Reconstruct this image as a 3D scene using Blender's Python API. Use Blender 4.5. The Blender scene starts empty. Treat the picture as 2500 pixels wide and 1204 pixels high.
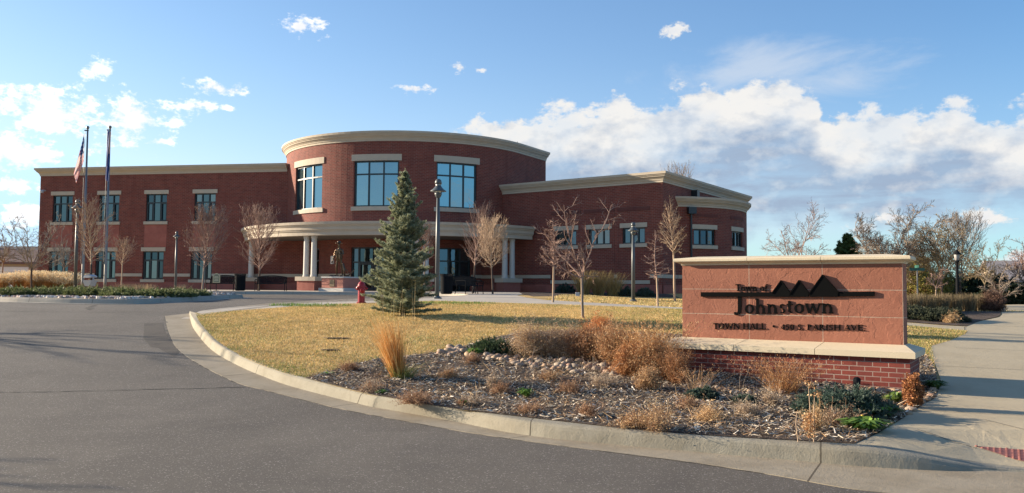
import bpy, bmesh, math, random
import numpy as np
from mathutils import Vector, Matrix
R = math.radians
scene = bpy.context.scene
COL = scene.collection
# ------------------------------------------------------------------ camera
F, PW, PH = 2050.0, 2500.0, 1204.0
HOR, ROLL, EYE = 707.0, 0.007, 1.6
pit = math.atan((HOR - PH / 2) / F)
rho = math.atan(ROLL)
fwd = Vector((0, math.cos(pit), math.sin(pit)))
up0 = Vector((0, -math.sin(pit), math.cos(pit)))
rt0 = Vector((1, 0, 0))
rt = rt0 * math.cos(rho) + up0 * math.sin(rho)
upv = up0 * math.cos(rho) - rt0 * math.sin(rho)
CAM = Vector((0, 0, EYE))
cd = bpy.data.cameras.new("camera")
cd.sensor_width = 36
cd.lens = 36 * F / PW
cd.clip_start = 0.1
cd.clip_end = 6000
cam = bpy.data.objects.new("camera", cd)
COL.objects.link(cam)
cam.matrix_world = Matrix(((rt.x, upv.x, -fwd.x, CAM.x), (rt.y, upv.y, -fwd.y, CAM.y), (rt.z, upv.z, -fwd.z, CAM.z), (0, 0, 0, 1)))
scene.camera = cam
# ------------------------------------------------------------------ light
SUN_EL, SUN_B = R(15.0), R(17.0)          # low sun from the left, a little behind the building
SUNDIR = Vector((-math.cos(SUN_B) * math.cos(SUN_EL), math.sin(SUN_B) * math.cos(SUN_EL), math.sin(SUN_EL)))
sl = bpy.data.lights.new("sun", 'SUN')
sl.energy = 5.0
sl.angle = R(0.5)
sl.color = (1.0, 0.84, 0.64)
so = bpy.data.objects.new("sun", sl)
so.rotation_euler = (-SUNDIR).to_track_quat('-Z', 'Y').to_euler()
so.location = (-60, 20, 40)
COL.objects.link(so)
scene.view_settings.view_transform = 'Standard'
scene.view_settings.look = 'None'
scene.view_settings.exposure = 1.44
scene.view_settings.gamma = 1
scene.render.engine = 'CYCLES'
scene.cycles.max_bounces = 6
scene.cycles.transparent_max_bounces = 8
scene.cycles.use_denoising = True


def ray(px, py):
    u = (px - PW / 2) / F
    v = (PH / 2 - py) / F
    return rt * u + upv * v + fwd


def azel(px, py):
    d = ray(px, py).normalized()
    return math.atan2(d.x, d.y), math.asin(d.z)


# ------------------------------------------------------------------ world: sky with clouds
world = bpy.data.worlds.new("World")
scene.world = world
world.use_nodes = True
WT = world.node_tree
WT.nodes.clear()


class NG:
    """tiny node graph helper"""
    def __init__(s, tree): s.t = tree

    def node(s, typ, **kw):
        n = s.t.nodes.new(typ)
        for k, v in kw.items(): setattr(n, k, v)
        return n

    def setin(s, n, i, v):
        if v is None: return
        if hasattr(v, 'is_output'): s.t.links.new(v, n.inputs[i])
        else: n.inputs[i].default_value = v

    def m(s, op, a, b=None, c=None, clamp=False):
        n = s.node('ShaderNodeMath', operation=op, use_clamp=clamp)
        for i, v in enumerate((a, b, c)): s.setin(n, i, v)
        return n.outputs[0]

    def vm(s, op, a, b=None):
        n = s.node('ShaderNodeVectorMath', operation=op)
        s.setin(n, 0, a); s.setin(n, 1, b)
        return n.outputs['Value'] if op in ('LENGTH', 'DOT_PRODUCT') else n.outputs[0]

    def noise(s, vec, scale, detail=4, rough=0.55, dist=0.0):
        n = s.node('ShaderNodeTexNoise')
        s.setin(n, 'Vector', vec)
        n.inputs['Scale'].default_value = scale
        n.inputs['Detail'].default_value = detail
        n.inputs['Roughness'].default_value = rough
        n.inputs['Distortion'].default_value = dist
        return n.outputs['Fac']

    def mix(s, fac, a, b, mode='MIX'):
        n = s.node('ShaderNodeMix', data_type='RGBA', blend_type=mode)
        s.setin(n, 0, fac); s.setin(n, 6, a); s.setin(n, 7, b)
        return n.outputs[2]

    def ss(s, v, lo, hi):
        n = s.node('ShaderNodeMapRange', interpolation_type='SMOOTHSTEP')
        s.setin(n, 0, v); s.setin(n, 1, lo); s.setin(n, 2, hi)
        n.inputs[3].default_value = 0; n.inputs[4].default_value = 1
        return n.outputs[0]

    def ramp(s, fac, stops):
        n = s.node('ShaderNodeValToRGB')
        e = n.color_ramp.elements
        while len(e) < len(stops): e.new(0.5)
        for x, (p, c) in zip(e, stops):
            x.position = p
            x.color = (*c, 1)
        s.setin(n, 0, fac)
        return n.outputs[0]


def build_world():
    g = NG(WT)
    out = g.node('ShaderNodeOutputWorld')
    bg = g.node('ShaderNodeBackground')
    bg.inputs['Strength'].default_value = 0.09
    sky = g.node('ShaderNodeTexSky', sky_type='NISHITA')
    sky.sun_disc = False
    sky.sun_elevation = SUN_EL
    sky.sun_rotation = math.atan2(SUNDIR.x, SUNDIR.y)
    sky.altitude = 1500
    sky.air_density = 1.0
    sky.dust_density = 0.6
    sky.ozone_density = 1.6
    tc = g.node('ShaderNodeTexCoord')
    dirv = tc.outputs['Generated']
    sp = g.node('ShaderNodeSeparateXYZ')
    g.setin(sp, 0, dirv)
    X, Y, Z = sp.outputs
    az = g.m('ARCTAN2', X, Y)
    el = g.m('ARCSINE', Z)
    cb = g.node('ShaderNodeCombineXYZ')
    g.setin(cb, 0, az); g.setin(cb, 1, el)
    ae = cb.outputs[0]
    # wobble for ragged edges
    sc = g.vm('MULTIPLY', ae, (1.0, 1.5, 1.0))
    n1 = g.noise(sc, 13, 9, 0.6)
    n3 = g.noise(sc, 38, 8, 0.62)
    n4 = g.noise(sc, 120, 6, 0.62)
    n2 = g.noise(sc, 42, 7, 0.62)
    wob = g.m('ADD', g.m('MULTIPLY', g.m('SUBTRACT', n3, 0.5), 3.4), g.m('MULTIPLY', g.m('SUBTRACT', n4, 0.5), 1.6))
    wob = g.m('ADD', wob, g.m('MULTIPLY', g.m('SUBTRACT', n1, 0.5), 1.6))

    def blob(px, py, hw, hh):
        a, e = azel(px, py)
        ra, re = hw / F, hh / F
        v = g.vm('SUBTRACT', ae, (a, e, 0))
        v = g.vm('MULTIPLY', v, (1 / ra, 1 / re, 0))
        return g.m('SUBTRACT', 1.0, g.vm('LENGTH', v))

    def union(bl):
        o = bl[0]
        for b in bl[1:]: o = g.m('MAXIMUM', o, b)
        return o

    small = union([blob(*b) for b in (
        (135, 275, 200, 62), (320, 300, 120, 70), (40, 370, 150, 55), (385, 345, 55, 16), (528, 216, 92, 22), (470, 258, 70, 22),
        (558, 264, 28, 10), (240, 165, 40, 30), (735, 65, 72, 30), (1010, 218, 52, 18), (1118, 168, 24, 18), (1640, 75, 62, 20),
        (2400, 530, 70, 30), (2180, 530, 40, 14), (40, 450, 60, 25), (70, 525, 60, 35), (2090, 560, 40, 14),
        (1172, 172, 22, 9), (2495, 640, 60, 40))])
    wisp = union([blob(*b) for b in ((1860, 170, 300, 85), (2050, 200, 240, 70), (1780, 175, 150, 60))])
    # clouds elsewhere in the sky, out of this view but seen in the glass
    back = g.m('MULTIPLY', g.ss(g.m('MULTIPLY', Y, -1.0), 0.05, 0.3), 1.0)
    bn = g.m('MULTIPLY', back, g.ss(g.noise(g.vm('MULTIPLY', ae, (1, 2.2, 1)), 3.0, 7, 0.58), 0.52, 0.66))
    d_small = g.ss(g.m('ADD', g.m('MULTIPLY', small, 1.2), wob), 0.22, 1.0)
    inner_s = g.ss(g.m('ADD', small, g.m('MULTIPLY', g.m('SUBTRACT', g.noise(sc, 20, 5), 0.5), 2.6)), 0.25, 0.95)
    d_wisp = g.m('MULTIPLY', g.ss(g.m('ADD', wisp, g.m('MULTIPLY', g.m('SUBTRACT', g.noise(g.vm('MULTIPLY', ae, (0.6, 1.6, 1)), 11, 9, 0.62, .6), 0.5), 3.0)), 0.05, 1.1), 0.55)
    # the long bank on the right: a ragged top line, grey below
    cv = g.node('ShaderNodeFloatCurve')
    pts = [(1030, 345), (1110, 305), (1210, 290), (1330, 275), (1400, 262), (1470, 250), (1500, 235), (1560, 262), (1640, 225), (1710, 215), (1790, 222), (1880, 190), (1940, 215), (1990, 232), (2015, 275), (2110, 268), (2200, 255), (2280, 262), (2330, 240), (2400, 262), (2500, 275)]
    c = cv.mapping.curves[0]
    A0, A1 = azel(1000, 300)[0], azel(2520, 300)[0]
    E0, E1 = 0.0, 0.5
    cp = [((azel(x, y)[0] - A0) / (A1 - A0), azel(x, y)[1] / E1) for x, y in pts]
    while len(c.points) < len(cp): c.points.new(0.5, 0.5)
    for p, (a, b) in zip(c.points, cp):
        p.location = (min(max(a, 0), 1), b)
        p.handle_type = 'AUTO'
    cv.mapping.update()
    an = g.m('DIVIDE', g.m('SUBTRACT', az, A0), A1 - A0)
    g.setin(cv, 1, g.m('MINIMUM', g.m('MAXIMUM', an, 0.0), 1.0))
    top = g.m('MULTIPLY', cv.outputs[0], E1)
    depth = g.m('SUBTRACT', top, el)                       # radians below the top line
    puff = g.m('ADD', g.m('MULTIPLY', g.m('SUBTRACT', g.noise(sc, 17, 8, 0.55), 0.5), 0.11), g.m('MULTIPLY', g.m('SUBTRACT', n2, 0.5), 0.05))
    puff = g.m('ADD', puff, g.m('MULTIPLY', g.m('SUBTRACT', n4, 0.5), 0.022))
    dd = g.m('ADD', depth, puff)
    edge = g.m('MULTIPLY', g.ss(an, 0.02, 0.06), g.m('SUBTRACT', 1.0, g.ss(az, A1 + 0.5, A1 + 0.8)))
    d_bank = g.m('MULTIPLY', g.ss(dd, -0.003, 0.013), edge)
    d_bank = g.m('MULTIPLY', d_bank, g.m('ADD', .80, g.m('MULTIPLY', g.ss(n1, .36, .6), .20)))
    lowfade = g.ss(g.m('ADD', el, g.m('MULTIPLY', g.m('SUBTRACT', n1, 0.5), 0.10)), 0.055, 0.105)
    lowfade = g.m('MAXIMUM', lowfade, g.m('SUBTRACT', 1.0, g.ss(an, 0.2, 0.55)))
    d_bank = g.m('MULTIPLY', d_bank, lowfade)
    streak = g.noise(g.vm('MULTIPLY', ae, (2.0, 11.0, 1.0)), 5, 7, .6, .4)
    d_bank = g.m('MULTIPLY', d_bank, g.m('SUBTRACT', 1.0, g.m('MULTIPLY', g.m('MULTIPLY', g.ss(depth, .03, .12), g.ss(streak, .40, .66)), .50)))
    # inside the bank: lit heads above, blue grey below, with billows
    bill = g.noise(g.vm('ADD', sc, (0.008, -0.012, 0)), 17, 8, 0.55)
    bill0 = g.noise(sc, 17, 8, 0.55)
    relief = g.m('MULTIPLY', g.m('SUBTRACT', bill0, bill), 2.6)
    shade = g.m('SUBTRACT', g.ss(g.m('ADD', depth, g.m('MULTIPLY', g.m('SUBTRACT', g.noise(sc, 7, 5), 0.5), 0.14)), 0.018, 0.088), relief, None, True)
    K = 3.75
    white = (K * 1.0, K * 0.985, K * 0.96, 1)
    grey = (K * 0.40, K * 0.51, K * 0.68, 1)
    bankc = g.mix(shade, white, grey)
    sunny = g.ss(az, 0.1, -0.55)
    w2 = g.mix(sunny, white, (K * 1.5, K * 1.5, K * 1.5, 1))
    smallc = g.mix(g.m('MULTIPLY', inner_s, .7), w2, g.mix(sunny, (K * 0.86, K * 0.89, K * 0.95, 1), (K * 1.0, K * 1.03, K * 1.1, 1)))
    # deeper blue away from the sun, as the photograph's film curve shows it
    sc3 = g.node('ShaderNodeSeparateColor')
    g.setin(sc3, 0, sky.outputs[0])
    cc3 = g.node('ShaderNodeCombineColor')
    away = g.m('SUBTRACT', 1.0, g.ss(g.vm('DOT_PRODUCT', dirv, tuple(SUNDIR)), -0.62, 0.30))
    for ch, (v0, t0, ex, dp) in enumerate(((2.19, 1.93, 1.12, .45), (3.5, 3.08, .95, .20), (4.5, 4.05, .78, .07))):
        nrm = g.m('MINIMUM', g.m('DIVIDE', sc3.outputs[ch], v0), 1.5)
        v = g.m('MULTIPLY', g.m('POWER', nrm, ex), t0)
        g.setin(cc3, ch, g.m('MULTIPLY', v, g.m('SUBTRACT', 1.0, g.m('MULTIPLY', away, dp))))
    skyc = cc3.outputs[0]
    # a thin veil of haze low down
    veil = g.m('MULTIPLY', g.m('SUBTRACT', 1.0, g.ss(el, 0.0, 0.30)), 0.35)
    skyc = g.mix(veil, skyc, (K * 0.55, K * 0.70, K * 0.86, 1))
    c1 = g.mix(d_wisp, skyc, (K * 0.83, K * 0.88, K * 0.95, 1))
    c2 = g.mix(d_bank, c1, bankc)
    c3 = g.mix(d_small, c2, smallc)
    c4 = g.mix(bn, c3, (K * 0.8, K * 0.84, K * 0.9, 1))
    g.setin(bg, 0, c4)
    g.t.links.new(bg.outputs[0], out.inputs[0])


SKY_TINT = (1.0, 1.0, 1.0, 1)
build_world()

# ------------------------------------------------------------------ terrain
YT = [-50, 9.5, 11, 12.6, 16, 20, 24, 27, 32, 44, 52, 60]
ZT = [0, 0, .05, .16, .45, .77, 1.0, 1.08, 1.12, 1.25, 1.28, 1.28]


def S(t):
    t = np.clip(t, 0, 1)
    return t * t * (3 - 2 * t)


def Zr(x, y):
    return np.interp(y, YT, ZT) - .28 * S((x - 1) / 7) * S((y - 22) / 6) * (1 - S((y - 46) / 6) * (1 - S((x - 17) / 5)))


RAMP = (5.6, 8.6)


def Zp(x, y):
    d = np.hypot(x - RAMP[0], y - RAMP[1])
    return Zr(x, y) + .15 * (.12 + .88 * S((d - .25) / 1.3))


def hit(px, py, zf, off=0.0):
    """where the line of sight through a photo pixel meets a ground surface"""
    d = ray(px, py)
    f = lambda t: CAM.z + d.z * t - float(zf(d.x * t, d.y * t)) - off
    a = 2.0
    b = a
    while b < 160 and f(b) > 0:
        a = b
        b += 0.5
    for _ in range(40):
        m_ = (a + b) / 2
        if f(m_) > 0: a = m_
        else: b = m_
    p = CAM + d * a
    return Vector((p.x, p.y, p.z))


def GR(px, py): return hit(px, py, Zr)
def GP(px, py): return hit(px, py, Zp)


def PT(px, py, Yd):
    d = ray(px, py)
    return CAM + d * (Yd / d.y)


def onp(x, y): return Vector((x, y, float(Zp(x, y))))


RAMP = tuple(GR(2560, 1150)[:2])


# ------------------------------------------------------------------ materials
def nmat(name):
    m = bpy.data.materials.new(name)
    m.use_nodes = True
    t = m.node_tree
    t.nodes.clear()
    g = NG(t)
    o = g.node('ShaderNodeOutputMaterial')
    b = g.node('ShaderNodeBsdfPrincipled')
    t.links.new(b.outputs[0], o.inputs[0])
    return m, g, b, o


def bump(g, b, h, strength, dist=0.01):
    n = g.node('ShaderNodeBump')
    n.inputs['Strength'].default_value = strength
    n.inputs['Distance'].default_value = dist
    g.setin(n, 'Height', h)
    g.t.links.new(n.outputs[0], b.inputs['Normal'])


def simple(name, col, rough=0.6, metal=0.0, var=0.15, scale=8, bstr=0.0, bscale=60, spec=0.5, coat=0):
    m, g, b, o = nmat(name)
    tc = g.node('ShaderNodeTexCoord').outputs['Object']
    n = g.noise(tc, scale, 5, 0.6)
    c = g.mix(n, tuple(x * (1 - var) for x in col) + (1,), tuple(min(x * (1 + var), 1) for x in col) + (1,))
    g.setin(b, 'Base Color', c)
    b.inputs['Roughness'].default_value = rough
    b.inputs['Metallic'].default_value = metal
    b.inputs['Specular IOR Level'].default_value = spec
    b.inputs['Coat Weight'].default_value = coat
    if bstr: bump(g, b, g.noise(tc, bscale, 4), bstr)
    return m


def attrmat(name, rough=0.7, trans=0.0, spec=0.3, mul=(1, 1, 1)):
    """colour of each leaf, chip or blade comes from the mesh"""
    m, g, b, o = nmat(name)
    a = g.node('ShaderNodeAttribute', attribute_name='Col')
    c = g.mix(1.0, a.outputs['Color'], (*mul, 1), 'MULTIPLY')
    g.setin(b, 'Base Color', c)
    b.inputs['Roughness'].default_value = rough
    b.inputs['Specular IOR Level'].default_value = spec
    if trans:
        tr = g.node('ShaderNodeBsdfTranslucent')
        g.setin(tr, 0, c)
        mx = g.node('ShaderNodeMixShader')
        mx.inputs[0].default_value = trans
        g.t.links.new(b.outputs[0], mx.inputs[1])
        g.t.links.new(tr.outputs[0], mx.inputs[2])
        g.t.links.new(mx.outputs[0], o.inputs[0])
    return m


def brickmat(name, c1, c2, mort, bw, bh, ms=0.01, bstr=0.4, dark=0.35):
    m, g, b, o = nmat(name)
    uv = g.node('ShaderNodeUVMap').outputs[0]
    t = g.node('ShaderNodeTexBrick')
    g.setin(t, 'Vector', uv)
    t.inputs['Scale'].default_value = 1
    t.inputs['Brick Width'].default_value = bw
    t.inputs['Row Height'].default_value = bh
    t.inputs['Mortar Size'].default_value = ms
    t.inputs['Mortar Smooth'].default_value = 0.1
    t.inputs['Bias'].default_value = -0.2
    t.inputs['Color1'].default_value = (*c1, 1)
    t.inputs['Color2'].default_value = (*c2, 1)
    t.inputs['Mortar'].default_value = (*mort, 1)
    n = g.noise(uv, 0.9, 6, 0.65)
    n2 = g.noise(uv, 40, 3, 0.6)
    c = g.mix(g.m('MULTIPLY', g.ss(n, .35, .7), dark), t.outputs[0], (c1[0] * .55, c1[1] * .6, c1[2] * .7, 1))
    c = g.mix(g.m('MULTIPLY', n2, .25), c, (c2[0] * .5, c2[1] * .5, c2[2] * .5, 1))
    vs_ = g.noise(g.vm('MULTIPLY', uv, (1.6, .16, 1.0)), 1.0, 5, .6)
    c = g.mix(g.m('MULTIPLY', g.ss(vs_, .5, .72), .35), c, (c1[0] * .5, c1[1] * .6, c1[2] * .7, 1))
    g.setin(b, 'Base Color', c)
    b.inputs['Roughness'].default_value = .85
    b.inputs['Specular IOR Level'].default_value = .25
    bump(g, b, g.m('ADD', g.m('MULTIPLY', g.m('SUBTRACT', 1.0, t.outputs['Fac']), 1.0), g.m('MULTIPLY', n2, .4)), bstr, .006)
    return m


def slabmat(name, col, lin, bw, bh, ms, bscale=6, bstr=1.0, bdist=.03, off=0.0, var=.25):
    """split-faced sandstone slabs with thin joints"""
    m, g, b, o = nmat(name)
    uv = g.node('ShaderNodeUVMap').outputs[0]
    t = g.node('ShaderNodeTexBrick', offset=off)
    g.setin(t, 'Vector', uv)
    t.inputs['Scale'].default_value = 1
    t.inputs['Brick Width'].default_value = bw
    t.inputs['Row Height'].default_value = bh
    t.inputs['Mortar Size'].default_value = ms
    t.inputs['Mortar Smooth'].default_value = 0
    t.inputs['Color1'].default_value = (*[c * .88 for c in col], 1)
    t.inputs['Color2'].default_value = (*[c * 1.1 for c in col], 1)
    t.inputs['Mortar'].default_value = (*lin, 1)
    n = g.noise(uv, 2.2, 7, .62, .6)
    fine = g.noise(uv, 30, 5, .65)
    c = g.mix(g.m('MULTIPLY', g.ss(n, .3, .7), var * 2), t.outputs[0], (col[0] * .72, col[1] * .66, col[2] * .66, 1))
    c = g.mix(g.m('MULTIPLY', g.ss(fine, .5, .75), .3), c, (min(col[0] * 1.4, 1), min(col[1] * 1.6, 1), min(col[2] * 1.6, 1), 1))
    g.setin(b, 'Base Color', c)
    b.inputs['Roughness'].default_value = .82
    b.inputs['Specular IOR Level'].default_value = .25
    # cleft ridges: terraces of warped noise
    w = g.noise(uv, bscale, 8, .68, .5)
    st = g.m('MULTIPLY', g.m('FRACT', g.m('MULTIPLY', g.noise(uv, bscale * .3, 4, .55, .6), 6.0)), .5)
    sh = g.m('ADD', g.m('MULTIPLY', w, .7), g.m('MULTIPLY', g.ss(st, .0, .10), .28))
    sh = g.m('ADD', sh, g.m('MULTIPLY', fine, .30))
    bump(g, b, sh, bstr, bdist)
    return m


def groundmat(name, cols, scales, rough=.9, bstr=.5, bscale=80, bdist=.01, patch=None, spec=.2):
    m, g, b, o = nmat(name)
    tc = g.node('ShaderNodeTexCoord').outputs['Object']
    n1 = g.noise(tc, scales[0], 6, .6)
    n2 = g.noise(tc, scales[1], 4, .7)
    c = g.mix(g.ss(n1, .35, .65), (*cols[0], 1), (*cols[1], 1))
    c = g.mix(g.m('MULTIPLY', g.ss(n2, .42, .68), .8), c, (*cols[2], 1))
    if len(cols) > 3:
        c = g.mix(g.m('MULTIPLY', g.ss(g.noise(tc, scales[2], 3, .5), .62, .78), .75), c, (*cols[3], 1))
    g.setin(b, 'Base Color', c)
    b.inputs['Roughness'].default_value = rough
    b.inputs['Specular IOR Level'].default_value = spec
    if bstr: bump(g, b, g.noise(tc, bscale, 4, .7), bstr, bdist)
    return m


def concretemat(name, col, joint=None, dirt=.35):
    """weathered concrete, with sawn joints along u when joint is a spacing"""
    m, g, b, o = nmat(name)
    tc = g.node('ShaderNodeTexCoord').outputs['Object']
    n1 = g.noise(tc, 1.3, 7, .62)
    n2 = g.noise(tc, 55, 4, .7)
    n3 = g.noise(tc, 9, 6, .6, .6)
    c = g.mix(g.m('MULTIPLY', g.ss(n1, .38, .68), dirt), (*col, 1), (col[0] * .62, col[1] * .58, col[2] * .52, 1))
    c = g.mix(g.m('MULTIPLY', g.ss(n3, .52, .72), dirt * .8), c, (col[0] * .7, col[1] * .68, col[2] * .62, 1))
    c = g.mix(g.m('MULTIPLY', g.ss(n2, .55, .75), .35), c, (col[0] * .6, col[1] * .6, col[2] * .6, 1))
    h = g.m('ADD', g.m('MULTIPLY', n2, .6), g.m('MULTIPLY', n3, .8))
    if joint:
        uv = g.node('ShaderNodeUVMap').outputs[0]
        sp = g.node('ShaderNodeSeparateXYZ')
        g.setin(sp, 0, uv)
        fr = g.m('FRACT', g.m('DIVIDE', g.m('ADD', sp.outputs[0], 500.0), joint))
        j = g.m('LESS_THAN', fr, .016 / joint)
        c = g.mix(g.m('MULTIPLY', j, .85), c, (col[0] * .22, col[1] * .2, col[2] * .18, 1))
        h = g.m('SUBTRACT', h, g.m('MULTIPLY', j, 2.0))
    g.setin(b, 'Base Color', c)
    b.inputs['Roughness'].default_value = .88
    b.inputs['Specular IOR Level'].default_value = .25
    bump(g, b, h, .7, .01)
    return m


def glassmat(name, col, rough=.015):
    m, g, b, o = nmat(name)
    tc = g.node('ShaderNodeTexCoord').outputs['Object']
    b.inputs['Base Color'].default_value = (*col, 1)
    b.inputs['Metallic'].default_value = .92
    b.inputs['Roughness'].default_value = rough
    bump(g, b, g.noise(tc, .8, 3, .5), .10, .06)
    return m


M = {}
M['brick'] = brickmat('brick', (.240, .060, .042), (.125, .036, .029), (.24, .135, .105), .30, .1016, .013, .4, .40)
M['signbrick'] = brickmat('sign_brick', (.25, .058, .042), (.165, .042, .036), (.40, .31, .26), .205, .0677, .006, .6, .35)
M['soldier'] = brickmat('soldier_brick', (.15, .042, .036), (.12, .036, .03), (.14, .08, .065), .0677, .21, .009, .4, .3)
M['redstone'] = slabmat('red_sandstone', (.33, .115, .088), (.24, .10, .08), .9, .62, .006, 5, .5, .02, 0)
M['signstone'] = slabmat('split_sandstone', (.31, .126, .080), (.42, .34, .26), 1.06, .405, .005, 11, .42, .018, 0, .25)
M['pedstone'] = slabmat('pedestal_sandstone', (.46, .20, .15), (.36, .18, .14), .75, .6, .006, 5, .5, .02, 0)
M['barkolive'] = simple('olive_brown_twigs', (.215, .175, .115), .85, var=.3, scale=10, spec=.2)
M['cream'] = simple('cream_cast_stone', (.45, .385, .30), .8, var=.14, scale=1.6, bstr=.15, bscale=40, spec=.25)
M['signcream'] = simple('sign_cap_stone', (.60, .51, .36), .75, var=.10, scale=3, bstr=.25, bscale=70, spec=.25)
M['column'] = simple('column_paint', (.50, .48, .44), .7, var=.06, scale=3, spec=.3)
M['frame'] = simple('dark_bronze_frame', (.016, .024, .03), .4, var=.2, spec=.5)
M['glass'] = glassmat('sky_tinted_glass', (.20, .33, .385))
M['wingglass'] = glassmat('dim_window_glass', (.085, .125, .14))  # darker tint stands in for dark trees mirrored in the lower panes
M['paleglass'] = glassmat('pale_tint_window_glass', (.15, .185, .19), .05)  # paler tint for random panes, no blind is built behind
M['deepglass'] = glassmat('dark_tint_window_glass', (.055, .085, .10))  # darker tint for random panes, no room is built behind
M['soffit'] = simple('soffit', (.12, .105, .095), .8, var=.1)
M['roof'] = simple('roof_membrane', (.30, .29, .28), .9, var=.15)
M['black'] = simple('black_metal', (.011, .012, .014), .8, var=.3, scale=20, spec=.10)
M['lampm'] = simple('lamp_dark_green_grey', (.075, .085, .088), .45, var=.2, spec=.5)
M['letter'] = simple('black_letter_enamel', (.004, .004, .004), .5, var=.2, spec=.06)
M['bronze'] = simple('statue_bronze', (.15, .095, .058), .30, metal=.9, var=.5, scale=14, bstr=.3, bscale=40)
M['hydrant'] = simple('hydrant_red_paint', (.27, .005, .013), .32, var=.2, scale=12, bstr=.12, bscale=30, spec=.4, coat=.1)
M['alu'] = simple('brushed_pole', (.22, .21, .20), .4, metal=.6, var=.1)
M['greypaint'] = simple('light_grey_paint', (.38, .41, .45), .5, var=.08)
M['whitepaint'] = simple('white_paint', (.75, .75, .74), .5, var=.05)
M['lens'] = simple('frosted_lens', (.75, .74, .70), .3, var=.05)
M['asphalt'] = None
M['bark'] = simple('grey_brown_bark', (.26, .20, .155), .9, var=.3, scale=20, bstr=.5, bscale=50, spec=.15)
M['barkred'] = simple('reddish_twigs', (.285, .185, .145), .85, var=.3, scale=10, spec=.2)
M['barktan'] = simple('tan_twigs', (.38, .275, .19), .85, var=.3, scale=10, spec=.2)
M['barkgrey'] = simple('grey_twigs', (.235, .19, .15), .85, var=.3, scale=10, spec=.2)
M['barkdark'] = simple('dark_bark', (.09, .065, .052), .9, var=.3, scale=10, spec=.15)
M['leafy'] = attrmat('foliage', .65, .25)
M['dry'] = attrmat('dry_stems', .75, .22)
M['chip'] = attrmat('mulch_chips', .85, 0)
M['needle'] = attrmat('conifer_needles', .55, .32)
M['flag'] = attrmat('flag_cloth', .8, .3)
M['kerb'] = concretemat('kerb_concrete', (.29, .265, .205), 3.0, .55)
M['walk'] = concretemat('walk_concrete', (.425, .36, .245), None, .25)
M['plaza'] = concretemat('plaza_concrete', (.45, .40, .33), None, .25)


def asphalt():
    m, g, b, o = nmat('asphalt')
    tc = g.node('ShaderNodeTexCoord').outputs['Object']
    big = g.noise(tc, .22, 6, .6, .5)
    mid = g.noise(tc, 1.6, 6, .62)
    fine = g.noise(tc, 75, 5, .85)
    v = g.node('ShaderNodeTexVoronoi')
    g.setin(v, 'Vector', tc)
    v.inputs['Scale'].default_value = 95
    sp = g.node('ShaderNodeSeparateColor')
    g.setin(sp, 0, v.outputs['Color'])
    c = g.mix(g.ss(big, .38, .62), (.096, .084, .069, 1), (.130, .114, .093, 1))
    c = g.mix(g.m('MULTIPLY', g.ss(mid, .45, .75), .45), c, (.078, .068, .057, 1))
    c = g.mix(g.m('MULTIPLY', g.ss(fine, .45, .65), .8), c, (.052, .046, .040, 1))
    c = g.mix(g.m('MULTIPLY', g.m('GREATER_THAN', sp.outputs[0], .955), .45), c, (.42, .39, .35, 1))
    g.setin(b, 'Base Color', c)
    b.inputs['Roughness'].default_value = .82
    b.inputs['Specular IOR Level'].default_value = .3
    bump(g, b, g.m('ADD', g.m('MULTIPLY', fine, .7), g.m('MULTIPLY', v.outputs['Distance'], .5)), .55, .006)
    return m


M['asphalt'] = asphalt()
M['patch'] = groundmat('road_patch', ((.098, .085, .069), (.072, .063, .053), (.11, .095, .075)), (2, 90), .8, .6, 120, .006)
M['crack'] = simple('road_crack', (.03, .028, .026), .9)
M['lawn'] = groundmat('dry_lawn', ((.46, .31, .125), (.38, .265, .105), (.56, .40, .19), (.24, .21, .07)), (.5, 26, .33), .95, .9, 60, .03)
M['ground'] = groundmat('dry_ground', ((.30, .235, .11), (.24, .20, .10), (.36, .28, .15)), (.05, 2), .95, .5, 5, .03)
M['mulch'] = groundmat('mulch_soil', ((.085, .062, .046), (.13, .10, .08), (.045, .034, .028)), (3, 45), .95, 1.0, 50, .03)
M['rock'] = None


def rockmat(name, cols):
    m, g, b, o = nmat(name)
    tc = g.node('ShaderNodeTexCoord').outputs['Object']
    oi = g.node('ShaderNodeObjectInfo')
    c = g.ramp(oi.outputs['Random'], [(i / (len(cols) - 1), c) for i, c in enumerate(cols)])
    n = g.noise(tc, 12, 5, .6)
    c = g.mix(g.m('MULTIPLY', n, .5), c, (.16, .11, .08, 1))
    g.setin(b, 'Base Color', c)
    b.inputs['Roughness'].default_value = .7
    bump(g, b, n, .3, .01)
    return m


M['rock'] = rockmat('river_rock', [(.36, .21, .115), (.42, .29, .17), (.26, .18, .125), (.36, .29, .21), (.33, .18, .115), (.42, .34, .25)])


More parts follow.
